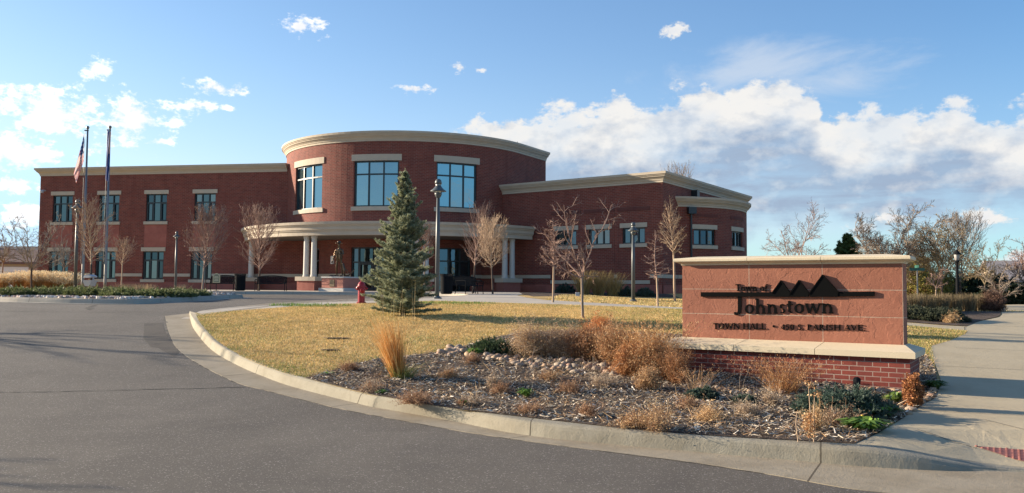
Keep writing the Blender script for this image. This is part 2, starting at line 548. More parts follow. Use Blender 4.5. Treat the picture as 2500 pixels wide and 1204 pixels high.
# ------------------------------------------------------------------ mesh builder
class MB:
    def __init__(s):
        s.v, s.f, s.uv, s.col, s.mi = [], [], [], [], []
        s.cur = None
        s.m = 0

    def add(s, vs, fs, uvs=None):
        n = len(s.v)
        s.v.extend([tuple(p) for p in vs])
        for i, f in enumerate(fs):
            s.f.append(tuple(n + k for k in f))
            s.uv.append(uvs[i] if uvs else None)
            s.col.append(s.cur)
            s.mi.append(s.m)

    def box(s, x0, x1, y0, y1, z0, z1, mat=None):
        vs = [Vector((x, y, z)) for z in (z0, z1) for y in (y0, y1) for x in (x0, x1)]
        if mat: vs = [mat @ p for p in vs]
        s.add(vs, [(0, 2, 3, 1), (4, 5, 7, 6), (0, 1, 5, 4), (2, 6, 7, 3), (0, 4, 6, 2), (1, 3, 7, 5)])

    def beam(s, a, b, w, h=None, up=Vector((0, 0, 1))):
        a, b = Vector(a), Vector(b)
        h = h or w
        d = (b - a).normalized()
        if abs(d.dot(up)) > .99: up = Vector((0, 1, 0))
        x = d.cross(up).normalized() * w / 2
        z = x.cross(d).normalized() * h / 2
        vs = [a - x - z, a + x - z, a + x + z, a - x + z, b - x - z, b + x - z, b + x + z, b - x + z]
        s.add(vs, [(0, 1, 2, 3), (7, 6, 5, 4), (0, 4, 5, 1), (1, 5, 6, 2), (2, 6, 7, 3), (3, 7, 4, 0)])

    def tube(s, pts, rad, n=6, cap=True):
        pts = [Vector(p) for p in pts]
        if not hasattr(rad, '__len__'): rad = [rad] * len(pts)
        k = len(pts)
        base = len(s.v)
        d = (pts[1] - pts[0]).normalized()
        ref = Vector((1, 0, 0)) if abs(d.x) < .8 else Vector((0, 1, 0))
        x = d.cross(ref).normalized()
        for i in range(k):
            if i == 0: d = pts[1] - pts[0]
            elif i == k - 1: d = pts[i] - pts[i - 1]
            else: d = pts[i + 1] - pts[i - 1]
            if d.length < 1e-9: d = Vector((0, 0, 1))
            d = d.normalized()
            x = x - d * x.dot(d)
            if x.length < 1e-6: x = d.orthogonal()
            x = x.normalized()
            y = d.cross(x)
            for j in range(n):
                a = 2 * math.pi * j / n
                p = pts[i] + (x * math.cos(a) + y * math.sin(a)) * rad[i]
                s.v.append((p.x, p.y, p.z))
        fs = []
        for i in range(k - 1):
            for j in range(n):
                a = base + i * n + j
                b = base + i * n + (j + 1) % n
                fs.append((a, b, b + n, a + n))
        if cap:
            fs.append(tuple(base + j for j in range(n))[::-1])
            fs.append(tuple(base + (k - 1) * n + j for j in range(n)))
        for f in fs:
            s.f.append(f); s.uv.append(None); s.col.append(s.cur); s.mi.append(s.m)

    def lathe(s, prof, n=16, c=(0, 0, 0), mat=None):
        base = len(s.v)
        c = Vector(c)
        for r, z in prof:
            for j in range(n):
                a = 2 * math.pi * j / n
                p = Vector((r * math.cos(a), r * math.sin(a), z))
                p = (mat @ p) if mat else p
                p = p + c
                s.v.append((p.x, p.y, p.z))
        k = len(prof)
        fs = []
        for i in range(k - 1):
            for j in range(n):
                a = base + i * n + j
                b = base + i * n + (j + 1) % n
                fs.append((a, b, b + n, a + n))
        fs.append(tuple(base + j for j in range(n))[::-1])
        fs.append(tuple(base + (k - 1) * n + j for j in range(n)))
        for f in fs:
            s.f.append(f); s.uv.append(None); s.col.append(s.cur); s.mi.append(s.m)

    def prism(s, poly, fn, d0, d1):
        """poly in 2-D, fn(a, b, d) gives the point at depth d"""
        n = len(poly)
        vs = [fn(a, b, d0) for a, b in poly] + [fn(a, b, d1) for a, b in poly]
        fs = [tuple(range(n))[::-1], tuple(range(n, 2 * n))]
        for i in range(n):
            j = (i + 1) % n
            fs.append((i, j, n + j, n + i))
        s.add(vs, fs)

    def build(s, name, mat, parent=None, smooth=False, world=False, kind=None, uvs=True):
        me = bpy.data.meshes.new(name)
        vs = s.v
        if world and parent is not None:
            inv = TM[root_of(parent).name].inverted()
            vs = [tuple(inv @ Vector(p)) for p in vs]
        me.from_pydata(vs, [], s.f)
        for mm in (mat if isinstance(mat, (list, tuple)) else [mat]): me.materials.append(mm)
        if any(s.mi): me.polygons.foreach_set('material_index', s.mi)
        if any(u is not None for u in s.uv):
            l = me.uv_layers.new(name='UVMap')
            arr = []
            for f, u in zip(s.f, s.uv):
                arr.extend([c for q in (u if u else [(0, 0)] * len(f)) for c in q])
            l.data.foreach_set('uv', arr)
        if any(c is not None for c in s.col):
            ca = me.color_attributes.new('Col', 'FLOAT_COLOR', 'CORNER')
            arr = []
            for f, c in zip(s.f, s.col):
                arr.extend(((*c, 1.0) if c else (.5, .5, .5, 1.0)) * len(f))
            ca.data.foreach_set('color', arr)
        if smooth: me.polygons.foreach_set('use_smooth', [True] * len(me.polygons))
        me.update()
        o = bpy.data.objects.new(name, me)
        COL.objects.link(o)
        if parent is not None: o.parent = parent
        if kind: o['kind'] = kind
        return o


TM = {}


def root_of(o):
    while o.parent is not None: o = o.parent
    return o


def thing(name, label, cat, loc, rz=0.0, group=None):
    o = bpy.data.objects.new(name, None)
    COL.objects.link(o)
    o.empty_display_size = .2
    o.location = loc
    o.rotation_euler = (0, 0, rz)
    o['label'] = label
    o['category'] = cat
    if group: o['group'] = group
    TM[o.name] = Matrix.Translation(Vector(loc)) @ Matrix.Rotation(rz, 4, 'Z')
    return o


def tag(o, label, cat, group=None):
    o['label'] = label
    o['category'] = cat
    if group: o['group'] = group
    return o


def dup(root, loc, rz=0.0, label=None, sc=None):
    def cp(o, par):
        c = o.copy()
        COL.objects.link(c)
        if par is not None: c.parent = par
        for ch in list(o.children): cp(ch, c)
        return c
    r = cp(root, None)
    r.location = loc
    r.rotation_euler = (0, 0, rz)
    if sc is not None: r.scale = sc if hasattr(sc, '__len__') else (sc, sc, sc)
    if label: r['label'] = label
    TM[r.name] = Matrix.Translation(Vector(loc)) @ Matrix.Rotation(rz, 4, 'Z')
    return r


def tris(name, V, C, mat, parent=None, kind=None):
    """V (n,3,3) triangles or (n,4,3) quads in the parent's space, C (n,3) colours"""
    n, k = V.shape[0], V.shape[1]
    me = bpy.data.meshes.new(name)
    me.vertices.add(n * k)
    me.vertices.foreach_set('co', V.reshape(-1).astype(np.float32))
    me.loops.add(n * k)
    me.loops.foreach_set('vertex_index', np.arange(n * k, dtype=np.int32))
    me.polygons.add(n)
    me.polygons.foreach_set('loop_start', np.arange(0, n * k, k, dtype=np.int32))
    me.polygons.foreach_set('loop_total', np.full(n, k, dtype=np.int32))
    ca = me.color_attributes.new('Col', 'FLOAT_COLOR', 'POINT')
    cc = np.ones((n, k, 4), dtype=np.float32)
    cc[:, :, :3] = C[:, None, :] if C.ndim == 2 else C
    ca.data.foreach_set('color', cc.reshape(-1))
    me.materials.append(mat)
    me.update(calc_edges=True)
    me.validate()
    o = bpy.data.objects.new(name, me)
    COL.objects.link(o)
    if parent is not None: o.parent = parent
    if kind: o['kind'] = kind
    return o


def inpoly(P, poly):
    x, y = P[:, 0], P[:, 1]
    c = np.zeros(len(P), bool)
    n = len(poly)
    for i in range(n):
        x0, y0 = poly[i][0], poly[i][1]
        x1, y1 = poly[(i + 1) % n][0], poly[(i + 1) % n][1]
        k = ((y0 > y) != (y1 > y)) & (x < (x1 - x0) * (y - y0) / ((y1 - y0) or 1e-9) + x0)
        c ^= k
    return c


YC = [4 + .5 * i for i in range(52)] + [30 + 2 * i for i in range(16)]
XC = [-30 + 1.0 * i for i in range(61)]


def sheet(name, pts, zf, off, mat, xc=XC, yc=YC, kind='structure'):
    bm = bmesh.new()
    vs = [bm.verts.new((p[0], p[1], 0)) for p in pts]
    f = bm.faces.new(vs)
    f.normal_update()
    if f.normal.z < 0: f.normal_flip()
    bmesh.ops.triangulate(bm, faces=bm.faces[:], ngon_method='EAR_CLIP')
    xs = [p[0] for p in pts]
    ys = [p[1] for p in pts]
    for a, lst, nrm in ((0, xc, (1, 0, 0)), (1, yc, (0, 1, 0))):
        lo, hi = (min(xs), max(xs)) if a == 0 else (min(ys), max(ys))
        for c in lst:
            if lo < c < hi:
                co = (c, 0, 0) if a == 0 else (0, c, 0)
                bmesh.ops.bisect_plane(bm, geom=bm.verts[:] + bm.edges[:] + bm.faces[:], plane_co=co, plane_no=nrm, dist=1e-5)
    for v in bm.verts: v.co.z = float(zf(v.co.x, v.co.y)) + off
    bmesh.ops.recalc_face_normals(bm, faces=bm.faces[:])
    if bm.faces and sum(f.normal.z for f in bm.faces) < 0: bmesh.ops.reverse_faces(bm, faces=bm.faces[:])
    me = bpy.data.meshes.new(name)
    bm.to_mesh(me)
    bm.free()
    me.materials.append(mat)
    o = bpy.data.objects.new(name, me)
    COL.objects.link(o)
    o['kind'] = kind
    return o
# ------------------------------------------------------------------ ground, road, kerbs
def z8(x, y): return (x / 2.2978, 680 + y / 2.2978)
def z6(x, y): return (760 + x / 2.5947, 740 + y / 2.5947)
def z7(x, y): return (1560 + x / 2.6596, 780 + y / 2.6596)


ST = [  # kerb: back of kerb top / foot of kerb face / outer edge of the gutter, as seen in the photo
    (z8(1100, 195), z8(1062, 197), z8(925, 212)), (z8(1106, 222), z8(1072, 250), z8(935, 265)), (z8(1135, 268), z8(1100, 305), z8(955, 325)),
    (z8(1215, 350), z8(1185, 402), z8(1000, 402)), (z8(1350, 435), z8(1330, 489), z8(1130, 490)), (z8(1530, 508), z8(1505, 564), z8(1330, 588)),
    (z8(1710, 560), z8(1680, 622), z8(1510, 635)), (z8(2065, 650), z8(2040, 714), z8(1900, 732)), (z6(480, 600), z6(440, 672), z6(330, 702)),
    (z6(900, 672), z6(880, 750), z6(740, 778)), (z6(1400, 733), z6(1380, 845), z6(1250, 862)), (z6(2000, 800), z6(1980, 908), z6(1850, 942)),
    (z7(510, 762), z7(500, 878), z7(380, 938)), (z7(1000, 790), z7(1000, 922), z7(900, 1020)), (z7(1400, 812), z7(1400, 958), z7(1330, 1098)),
    (z7(1900, 880), z7(1900, 988), z7(1780, 1150)), (z7(2400, 955), z7(2400, 998), z7(2300, 1215)), (z7(2900, 1010), z7(2900, 1035), z7(2850, 1300)), (z7(3600, 1060), z7(3600, 1080), z7(3600, 1400))]
KA = [GP(*s[0]) for s in ST]
KB = [GR(*s[1]) for s in ST]
KC = [GR(*s[2]) for s in ST]


def catmull(P, n=6):
    P = [Vector(p) for p in P]
    out = []
    for i in range(len(P) - 1):
        a = P[max(i - 1, 0)]; b = P[i]; c = P[i + 1]; d = P[min(i + 2, len(P) - 1)]
        for k in range(n):
            t = k / n
            out.append(.5 * ((2 * b) + (c - a) * t + (2 * a - 5 * b + 4 * c - d) * t * t + (3 * b - a - 3 * c + d) * t ** 3))
    out.append(P[-1])
    return out


KAs, KBs, KCs = catmull(KA), catmull(KB), catmull(KC)
# the drive's far side and the tip of the left island
ISL = [GR(-420, 727), GR(-150, 732), GR(0, 737), GR(100, 739.5), GR(190, 741.5), GR(270, 742.5), GR(340, 742), GR(430, 738), GR(500, 733.5), GR(540, 730)]
ISL = [Vector((p.x, p.y, float(Zr(p.x, p.y)))) for p in ISL]
tipy = ISL[-1].y
ISL += [Vector((ISL[-1].x + dx, tipy + dy, 0)) for dx, dy in ((.35, .8), (.3, 1.7), (-.4, 2.6), (-1.6, 3.6), (-3.0, 5.0))]
FAR = [Vector((x, y, 0)) for x, y in ((-17.5, 42.6), (-15.5, 43.6), (-12, 44.3), (-8, 44.6), (-5, 44.2), (-3.2, 43.0), (-2.2, 41.2), (-2.0, 38.5), (-2.3, 36.2))]
NEAR = [GP(1010, 731), GP(960, 733), GP(870, 735.5), GP(783, 738.5), GP(653, 745), GP(566, 751), GP(520, 756), GP(490, 760)]
NEAR = [p for p in NEAR]
isl_s = catmull(ISL, 5)
far_s = catmull([isl_s[-1]] + FAR, 5)[1:]
near_s = catmull([far_s[-1]] + NEAR + [KA[0]], 5)[1:-1]

bound = [(-300, isl_s[0].y)] + [(p.x, p.y) for p in isl_s] + [(p.x, p.y) for p in far_s] + [(p.x, p.y) for p in near_s] + [(p.x, p.y) for p in KAs]
bound += [(300, KAs[-1].y), (300, 420), (-300, 420)]

def grid(name, xs, ys, zf, off, mat):
    xs, ys = sorted(set(xs)), sorted(set(ys))
    mb = MB()
    vs = [(x, y, float(zf(x, y)) + off) for y in ys for x in xs]
    n = len(xs)
    mb.add(vs, [(j * n + i, j * n + i + 1, (j + 1) * n + i + 1, (j + 1) * n + i) for j in range(len(ys) - 1) for i in range(n - 1)])
    return mb.build(name, mat, kind='structure')


grid('ground', [-4000, -600, -120, -70, -50, 50, 70, 120, 600, 4000] + XC, [-60, -30, 0] + YC + [70, 100, 200, 420, 1000, 4000], Zr, -.03, M['ground'])
grid('road', [-70, -50, 50, 70] + XC, [-30, 0] + [y for y in YC if y <= 46], Zr, .004, M['asphalt'])
sheet('lawn', bound, lambda x, y: Zp(x, y) - .07 * S(1.6 - np.hypot(x - RAMP[0], y - RAMP[1]) / 2.2), 0, M['lawn'])


def loft_kerb():
    mb = MB()
    g = MB()
    u = 0
    rows, rowsg = [], []
    prev = None
    for a, b, c in zip(KAs, KBs, KCs):
        if prev is not None: u += (b - prev).length
        prev = b
        za = float(Zp(a.x, a.y))
        zb = float(Zr(b.x, b.y))
        h = za - float(Zr(a.x, a.y))
        out = Vector((b.x - a.x, b.y - a.y, 0))
        w = out.length
        o = out / w
        pr = [(-.02, -.08), (-.02, .006), (w - .105, .006), (w - .07, -.002), (w - .045, -.022), (w - .03, -.055 * h / .15), (w, None)]
        row = []
        for d, dz in pr:
            p = a + o * d
            if dz is None: row.append(Vector((p.x, p.y, zb + .008)))
            else: row.append(Vector((p.x, p.y, za + dz)))
        row.append(Vector((p.x, p.y, zb - .1)))
        rows.append((row, u))
        zc = float(Zr(c.x, c.y))
        rowsg.append(([Vector((b.x, b.y, zb + .010)) - o * .01, Vector((c.x, c.y, zc + .009)), Vector((c.x, c.y, zc - .08))], u))
    for R_, m_ in ((rows, mb), (rowsg, g)):
        for (r0, u0), (r1, u1) in zip(R_[:-1], R_[1:]):
            v = 0
            for k in range(len(r0) - 1):
                v1 = v + (r0[k + 1] - r0[k]).length
                m_.add([r0[k], r0[k + 1], r1[k + 1], r1[k]], [(3, 2, 1, 0)], [[(u1, v), (u1, v1), (u0, v1), (u0, v)]])
                v = v1
    k = mb.build('kerb', M['kerb'], smooth=True)
    k['kind'] = 'structure'
    M['gutter'] = concretemat('gutter_concrete', (.29, .25, .185), 3.0, .55)
    q = g.build('gutter', M['gutter'])
    q['kind'] = 'structure'


loft_kerb()


def kerb_sweep(name, path, h=.15, w=.16, gw=.35):
    """kerb and gutter along the platform edge; the road is on the right-hand side of travel"""
    mb = MB()
    rows = []
    u = 0
    n = len(path)
    for i, p in enumerate(path):
        t = (path[min(i + 1, n - 1)] - path[max(i - 1, 0)])
        t = Vector((t.x, t.y, 0)).normalized()
        o = Vector((t.y, -t.x, 0))
        if i: u += (path[i] - path[i - 1]).length
        z = float(Zr(p.x, p.y))
        row = []
        for d, dz in ((-.16, .0), (-.16, .158), (-.03, .158), (.0, .145), (.02, .11), (.05, .012), (gw, .010), (gw, -.05)):
            q = p + o * d
            row.append(Vector((q.x, q.y, z + dz)))
        rows.append((row, u))
    for (r0, u0), (r1, u1) in zip(rows[:-1], rows[1:]):
        v = 0
        for k in range(len(r0) - 1):
            v1 = v + (r0[k + 1] - r0[k]).length
            mb.add([r0[k], r0[k + 1], r1[k + 1], r1[k]], [(0, 1, 2, 3)], [[(u0, v), (u0, v1), (u1, v1), (u1, v)]])
            v = v1
    return mb.build(name, M['kerb'], kind='structure')


M['islandkerb'] = concretemat('island_kerb_concrete', (.38, .345, .29), 2.4, .3)
o = kerb_sweep('island_kerb', isl_s); o.data.materials[0] = M['islandkerb']
o = kerb_sweep('drive_kerb', [isl_s[-1]] + far_s + near_s + [KAs[0]]); o.data.materials[0] = M['islandkerb']

# walks
SWL = [z7(1400, 812), z7(1560, 740), z7(1640, 690), z7(1780, 600), z7(1850, 550), z7(1915, 520), z7(1950, 455)]
sw = [GP(*p) for p in SWL] + [GP(*p) for p in ((2296, 925), (2285, 895), (2270, 862), (2275, 845), (2320, 832), (2357, 816), (2362, 808))]
tw = [GP(*p) for p in ((2300, 803), (2212, 795), (2130, 791), (2130, 784), (2212, 788), (2300, 795), (2360, 798))]
sw2 = [GP(*p) for p in ((2372, 791), (2402, 783), (2440, 775), (2446, 768), (2438, 756), (2440, 748), (2460, 744.5), (2520, 742.5))]
SWP = [(p.x, p.y) for p in KAs if p.x > sw[0].x + .02 and p.y < 10]
swpoly = [(p.x, p.y) for p in sw + tw + sw2] + [(30, sw2[-1].y), (30, SWP[-1][1])] + SWP[::-1]
sheet('sidewalk', swpoly, Zp, .007, M['walk'])
# joints of the sidewalk
jm = MB()


def joint(px, w=.011):
    P = [GP(*p) for p in px]
    for a, b in zip(P[:-1], P[1:]):
        k = max(2, int((b - a).length / .5))
        for i in range(k):
            p = a.lerp(b, i / k); q = a.lerp(b, (i + 1) / k)
            t = (q - p); n = Vector((-t.y, t.x, 0)).normalized() * w / 2
            f = lambda v: (v.x, v.y, float(Zp(v.x, v.y)) + .013)
            jm.add([f(p - n), f(q - n), f(q + n), f(p + n)], [(0, 1, 2, 3)])


for pxs in ([(2240, 1003), (2400, 1012), (2560, 1019)], [(2405, 1027), (2500, 1051), (2600, 1075)], [(2357, 797), (2354, 803), (2357, 812)], [(2330, 850), (2500, 858)], [(2300, 895), (2520, 906)], [(2380, 795), (2520, 800)], [(2240, 1051), (2310, 1075), (2385, 1098)]):
    joint(pxs)
jm.build('sidewalk_joint', M['crack'], kind='structure')

# walk along the drive and the path to the right, and the forecourt
wl = [(p.x, p.y) for p in near_s] + [(KAs[i].x, KAs[i].y) for i in range(0, 5)]
wl_in = [GP(*p) for p in ((492, 767.5), (530, 763), (566, 760), (653, 754), (740, 747.5), (870, 742), (1000, 737.5), (1066, 735.5), (1180, 739), (1300, 742.5), (1420, 746), (1500, 749), (1660, 755), (1800, 761))]
pa = [GP(*p) for p in ((1800, 757), (1660, 751), (1560, 746), (1420, 738.5), (1330, 733), (1285, 727), (1262, 721.5))]
wallfoot = [(2.0, 54.5), (-1.0, 56.3), (-6, 58), (-14, 60), (-24, 61.0), (-24, 48), (-22.5, 46.2), (-19.5, 44.0)]
poly = wl[::-1] + [(p.x, p.y) for p in wl_in] + [(p.x, p.y) for p in pa] + wallfoot + [(p.x, p.y) for p in far_s[2:]]
sheet('plaza', poly, Zp, .008, M['plaza'])

# mulch bed
BED = [(p.x, p.y) for p in KAs if True]
bi0 = min(range(len(KAs)), key=lambda i: abs((PW / 2 + F * KAs[i].x / KAs[i].y) - 752))
bi1 = min(range(len(KAs)), key=lambda i: (Vector((KAs[i].x, KAs[i].y)) - Vector((sw[0].x, sw[0].y))).length)
edge = [GP(*p) for p in z_] if False else None
bed_back = [GP(*p) for p in ((2290, 945), (2284, 905), (2262, 868), (2150, 845), (1900, 835), (1660, 818), (1480, 806), (1350, 808), (1240, 818), (1160, 838), (1095, 858), (1010, 868), (930, 876), (850, 893), (790, 913))]
bedpoly = [(p.x, p.y) for p in KAs[bi0:bi1 + 1]] + [(p.x, p.y) for p in sw[1:7]] + [(p.x, p.y) for p in bed_back]
sheet('mulch_bed', bedpoly, Zp, .012, M['mulch'], XC + [x + .5 for x in XC], YC)
# bark strip along the foot of the right wing and under the plants across the walk
wb = [GP(*p) for p in ((1275, 719), (1300, 724), (1400, 724), (1500, 722), (1660, 727))]
sheet('foundation_bed', [(p.x, p.y) for p in wb] + [(9.5, 50.2), (9.2, 51), (2, 56.3), (.4, 56.8)], Zp, .010, M['mulch'])
rb = [GP(*p) for p in ((2130, 783), (2212, 787), (2300, 794), (2360, 797), (2402, 782), (2438, 774), (2444, 768), (2436, 757), (2300, 752), (2130, 750))]
sheet('planting_bed', [(p.x, p.y) for p in rb], Zp, .014, M['mulch'])

# crack and patches in the road
rng = random.Random(5)


def crack(px, w, jit=.03):
    P = [GR(*p) for p in px]
    mb = MB()
    pts = []
    for a, b in zip(P[:-1], P[1:]):
        k = max(2, int((b - a).length / .12))
        for i in range(k): pts.append(a.lerp(b, i / k) + Vector((rng.uniform(-jit, jit), rng.uniform(-jit, jit), 0)))
    for p, q in zip(pts[:-1], pts[1:]):
        t = q - p
        ww = w * rng.uniform(.3, 1.2)
        n = Vector((-t.y, t.x, 0)).normalized() * ww / 2
        f = lambda v: (v.x, v.y, float(Zr(v.x, v.y)) + .008)
        mb.add([f(p - n), f(q - n), f(q + n), f(p + n)], [(0, 1, 2, 3)])
    return mb.build('road_crack', M['crack'], kind='structure')


crack([(-20, 960), (150, 957), (320, 953), (500, 949), (640, 945)], .03, .02)
crack([(215, 757), (222, 750), (230, 745)], .12, .1)
crack([s[2] for s in ST[:7]], .05, .03)
crack([s[2] for s in ST[6:14]], .018, .012)
crack([(-20, 760), (120, 762), (260, 763), (395, 762)], .05, .03)
pp = [GR(*p) for p in ((352, 790), (398, 789), (404, 812), (420, 838), (438, 862), (425, 872), (385, 850), (368, 848), (350, 826))]
sheet('road_patch', [(p.x, p.y) for p in pp], Zr, .006, M['patch'])


def vnoise(P, s, seed):
    r = np.random.default_rng(seed)
    o = np.zeros(len(P))
    for k in range(6):
        f = s * (1 + k * .55)
        a, b, c = r.uniform(0, 6.28, 3)
        o += np.sin(P[:, 0] * f * math.cos(a) + P[:, 1] * f * math.sin(a) + b) * np.sin(P[:, 0] * f * math.sin(c) - P[:, 1] * f * math.cos(c) + a)
    return o / 3


# grass blades over the near lawn
def blades(name, poly, n, h0, h1, w, greenf, seed, mat, zf=Zp, off=0.0, lean=.6, cols=None, gcols=None):
    r = np.random.default_rng(seed)
    xs = [p[0] for p in poly]; ys = [p[1] for p in poly]
    P = np.column_stack([r.uniform(min(xs), max(xs), n), r.uniform(min(ys), max(ys), n)])
    P = P[inpoly(P, poly)]
    n = len(P)
    a = r.uniform(0, 2 * math.pi, n)
    h = r.uniform(h0, h1, n)
    ln = r.normal(0, lean, (n, 2)) * h[:, None]
    z = zf(P[:, 0], P[:, 1]) + off
    B = np.column_stack([P, z])
    d = np.column_stack([np.cos(a), np.sin(a), np.zeros(n)]) * w
    T = B + np.column_stack([ln, h])
    V = np.stack([B - d, B + d, T], 1)
    cols = np.array(cols if cols is not None else [(.76, .53, .21), (.61, .42, .165), (.86, .66, .34), (.43, .30, .12)])
    gcols = np.array(gcols if gcols is not None else [(.22, .27, .07), (.30, .31, .09), (.16, .22, .06)])
    gf = greenf(P, r)
    isg = r.random(n) < gf
    C = np.where(isg[:, None], gcols[r.integers(0, len(gcols), n)], cols[r.integers(0, len(cols), n)]) * r.uniform(.70, 1.2, n)[:, None]
    C = C * (1 + .16 * np.clip(vnoise(P, 2.6, seed + 40), -1, 1) + .13 * np.clip(vnoise(P, 7.0, seed + 41), -1, 1))[:, None]
    return tris(name, V, C, mat, kind='stuff')


kx = np.array([(p.x, p.y) for p in KAs])


def greenness(P, r):
    d = np.full(len(P), 99.0)
    for q in kx[::3]: d = np.minimum(d, np.hypot(P[:, 0] - q[0], P[:, 1] - q[1]))
    g = .12 + .24 * np.clip(vnoise(P, 1.1, 3), -1, 1) + .55 * np.exp(-d / .35)
    g += .28 * S((P[:, 0] - 1.0) / 4) * S((P[:, 1] - 11) / 4)
    b = np.array([(q.x, q.y) for q in bed_back])
    db = np.full(len(P), 99.0)
    for q in b: db = np.minimum(db, np.hypot(P[:, 0] - q[0], P[:, 1] - q[1]))
    g += .22 * np.exp(-db / .5)
    return np.clip(g, 0, .9)


lawnpoly = [(p.x, p.y) for p in KAs[:bi0 + 1]] + [(p.x, p.y) for p in bed_back[::-1]] + [(p.x, p.y) for p in (GP(2275, 845), GP(2320, 832), GP(2357, 816), GP(2362, 808), GP(2300, 803), GP(2212, 795), GP(2130, 791), GP(2130, 775), GP(1900, 765))] + [(p.x, p.y) for p in wl_in[::-1]]
blades('lawn_grass', lawnpoly, 620000, .012, .04, .0045, greenness, 11, M['dry'])
far_l = [(p.x, p.y) for p in pa[:5]] + [(2.6, 44), (4, 47.5), (10, 47), (15, 44), (15, pa[0].y)]
blades('far_lawn_grass', far_l, 40000, .02, .06, .012, lambda P, r: np.full(len(P), .18), 12, M['dry'])
for k, (px, py, rad) in enumerate(((765, 745, .9), (1090, 740.5, 1.2))):
    c = GP(px, py)
    pl = [(c.x + rad * math.cos(t) * 1.3, c.y + rad * .5 * math.sin(t) - .3) for t in np.linspace(0, 6.2, 10)]
    blades('green_grass_patch', pl, 900, .04, .10, .01, lambda P, r: np.full(len(P), .95), 20 + k, M['leafy'], gcols=[(.16, .27, .05), (.12, .22, .04)])


# wood chips of the mulch
def chips(poly, n, seed):
    r = np.random.default_rng(seed)
    xs = [p[0] for p in poly]; ys = [p[1] for p in poly]
    P = np.column_stack([r.uniform(min(xs), max(xs), n), r.uniform(min(ys), max(ys), n)])
    P = P[inpoly(P, poly)]
    P = P[r.random(len(P)) < np.clip(.62 + .5 * vnoise(P, 2.2, 8), .2, 1)]
    n = len(P)
    L = r.gamma(2.3, .008, n) + .006
    W = r.uniform(.0025, .008, n)
    a = r.normal(0, 1.0, n)
    tilt = r.normal(0, .28, n)
    roll = r.normal(0, .5, n)
    z = Zp(P[:, 0], P[:, 1]) + .018 + np.abs(r.normal(0, .012, n)) + L * np.abs(np.sin(tilt)) * .5
    c = np.column_stack([P, z])
    u = np.column_stack([np.cos(a) * np.cos(tilt), np.sin(a) * np.cos(tilt), np.sin(tilt)]) * L[:, None]
    v = np.column_stack([-np.sin(a) * np.cos(roll), np.cos(a) * np.cos(roll), np.sin(roll)]) * W[:, None]
    V = np.stack([c - u - v, c + u - v * .6, c + u * 1.1 + v * .5, c - u + v], 1)
    cols = np.array([(.34, .28, .20), (.20, .135, .085), (.45, .39, .30), (.09, .065, .045), (.28, .195, .12), (.15, .115, .085), (.60, .54, .45)])
    C = cols[r.choice(len(cols), n, p=[.22, .14, .16, .14, .15, .09, .10])] * 1.35 * r.uniform(.7, 1.15, n)[:, None]
    return tris('wood_chips', V, C, M['chip'], kind='stuff')


chips(bedpoly, 150000, 3)
# ------------------------------------------------------------------ the town hall
class Line:
    def __init__(s, A, B):
        s.A, s.B = Vector((A[0], A[1])), Vector((B[0], B[1]))
        s.L = (s.B - s.A).length
        s.t = (s.B - s.A) / s.L
        s.n = Vector((s.t.y, -s.t.x))

    def p(s, q, out, z):
        w = s.A + s.t * q + s.n * out
        return Vector((w.x, w.y, z))

    def px(s, px):
        u = (px - PW / 2) / F
        return (u * s.A.y - s.A.x) / (s.t.x - u * s.t.y)

    def cuts(s, a, b): return []

    def pts(s, a, b): return [s.A + s.t * a, s.A + s.t * b]


class Arc:
    def __init__(s, C, Rr, f0, f1):
        s.C, s.R, s.f0, s.f1 = Vector(C), Rr, f0, f1
        s.L = Rr * (f1 - f0)

    def p(s, q, out, z):
        f = s.f0 + q / s.R
        r = s.R + out
        return Vector((s.C.x + r * math.sin(f), s.C.y - r * math.cos(f), z))

    def px(s, px):
        u = (px - PW / 2) / F
        d = Vector((u, 1)).normalized()
        b = d.dot(s.C)
        k = b * b - (s.C.length_squared - s.R ** 2)
        t = b - math.sqrt(max(k, 0))
        w = d * t - s.C
        return (math.atan2(w.x, -w.y) - s.f0) * s.R

    def cuts(s, a, b, st=.45):
        k = max(1, int((b - a) / st))
        return [a + (b - a) * i / k for i in range(1, k)]

    def pts(s, a, b):
        return [Vector(s.p(q, 0, 0)[:2]) for q in [a] + s.cuts(a, b) + [b]]


def zat(py, px, d):
    return PT(px, py, d).z


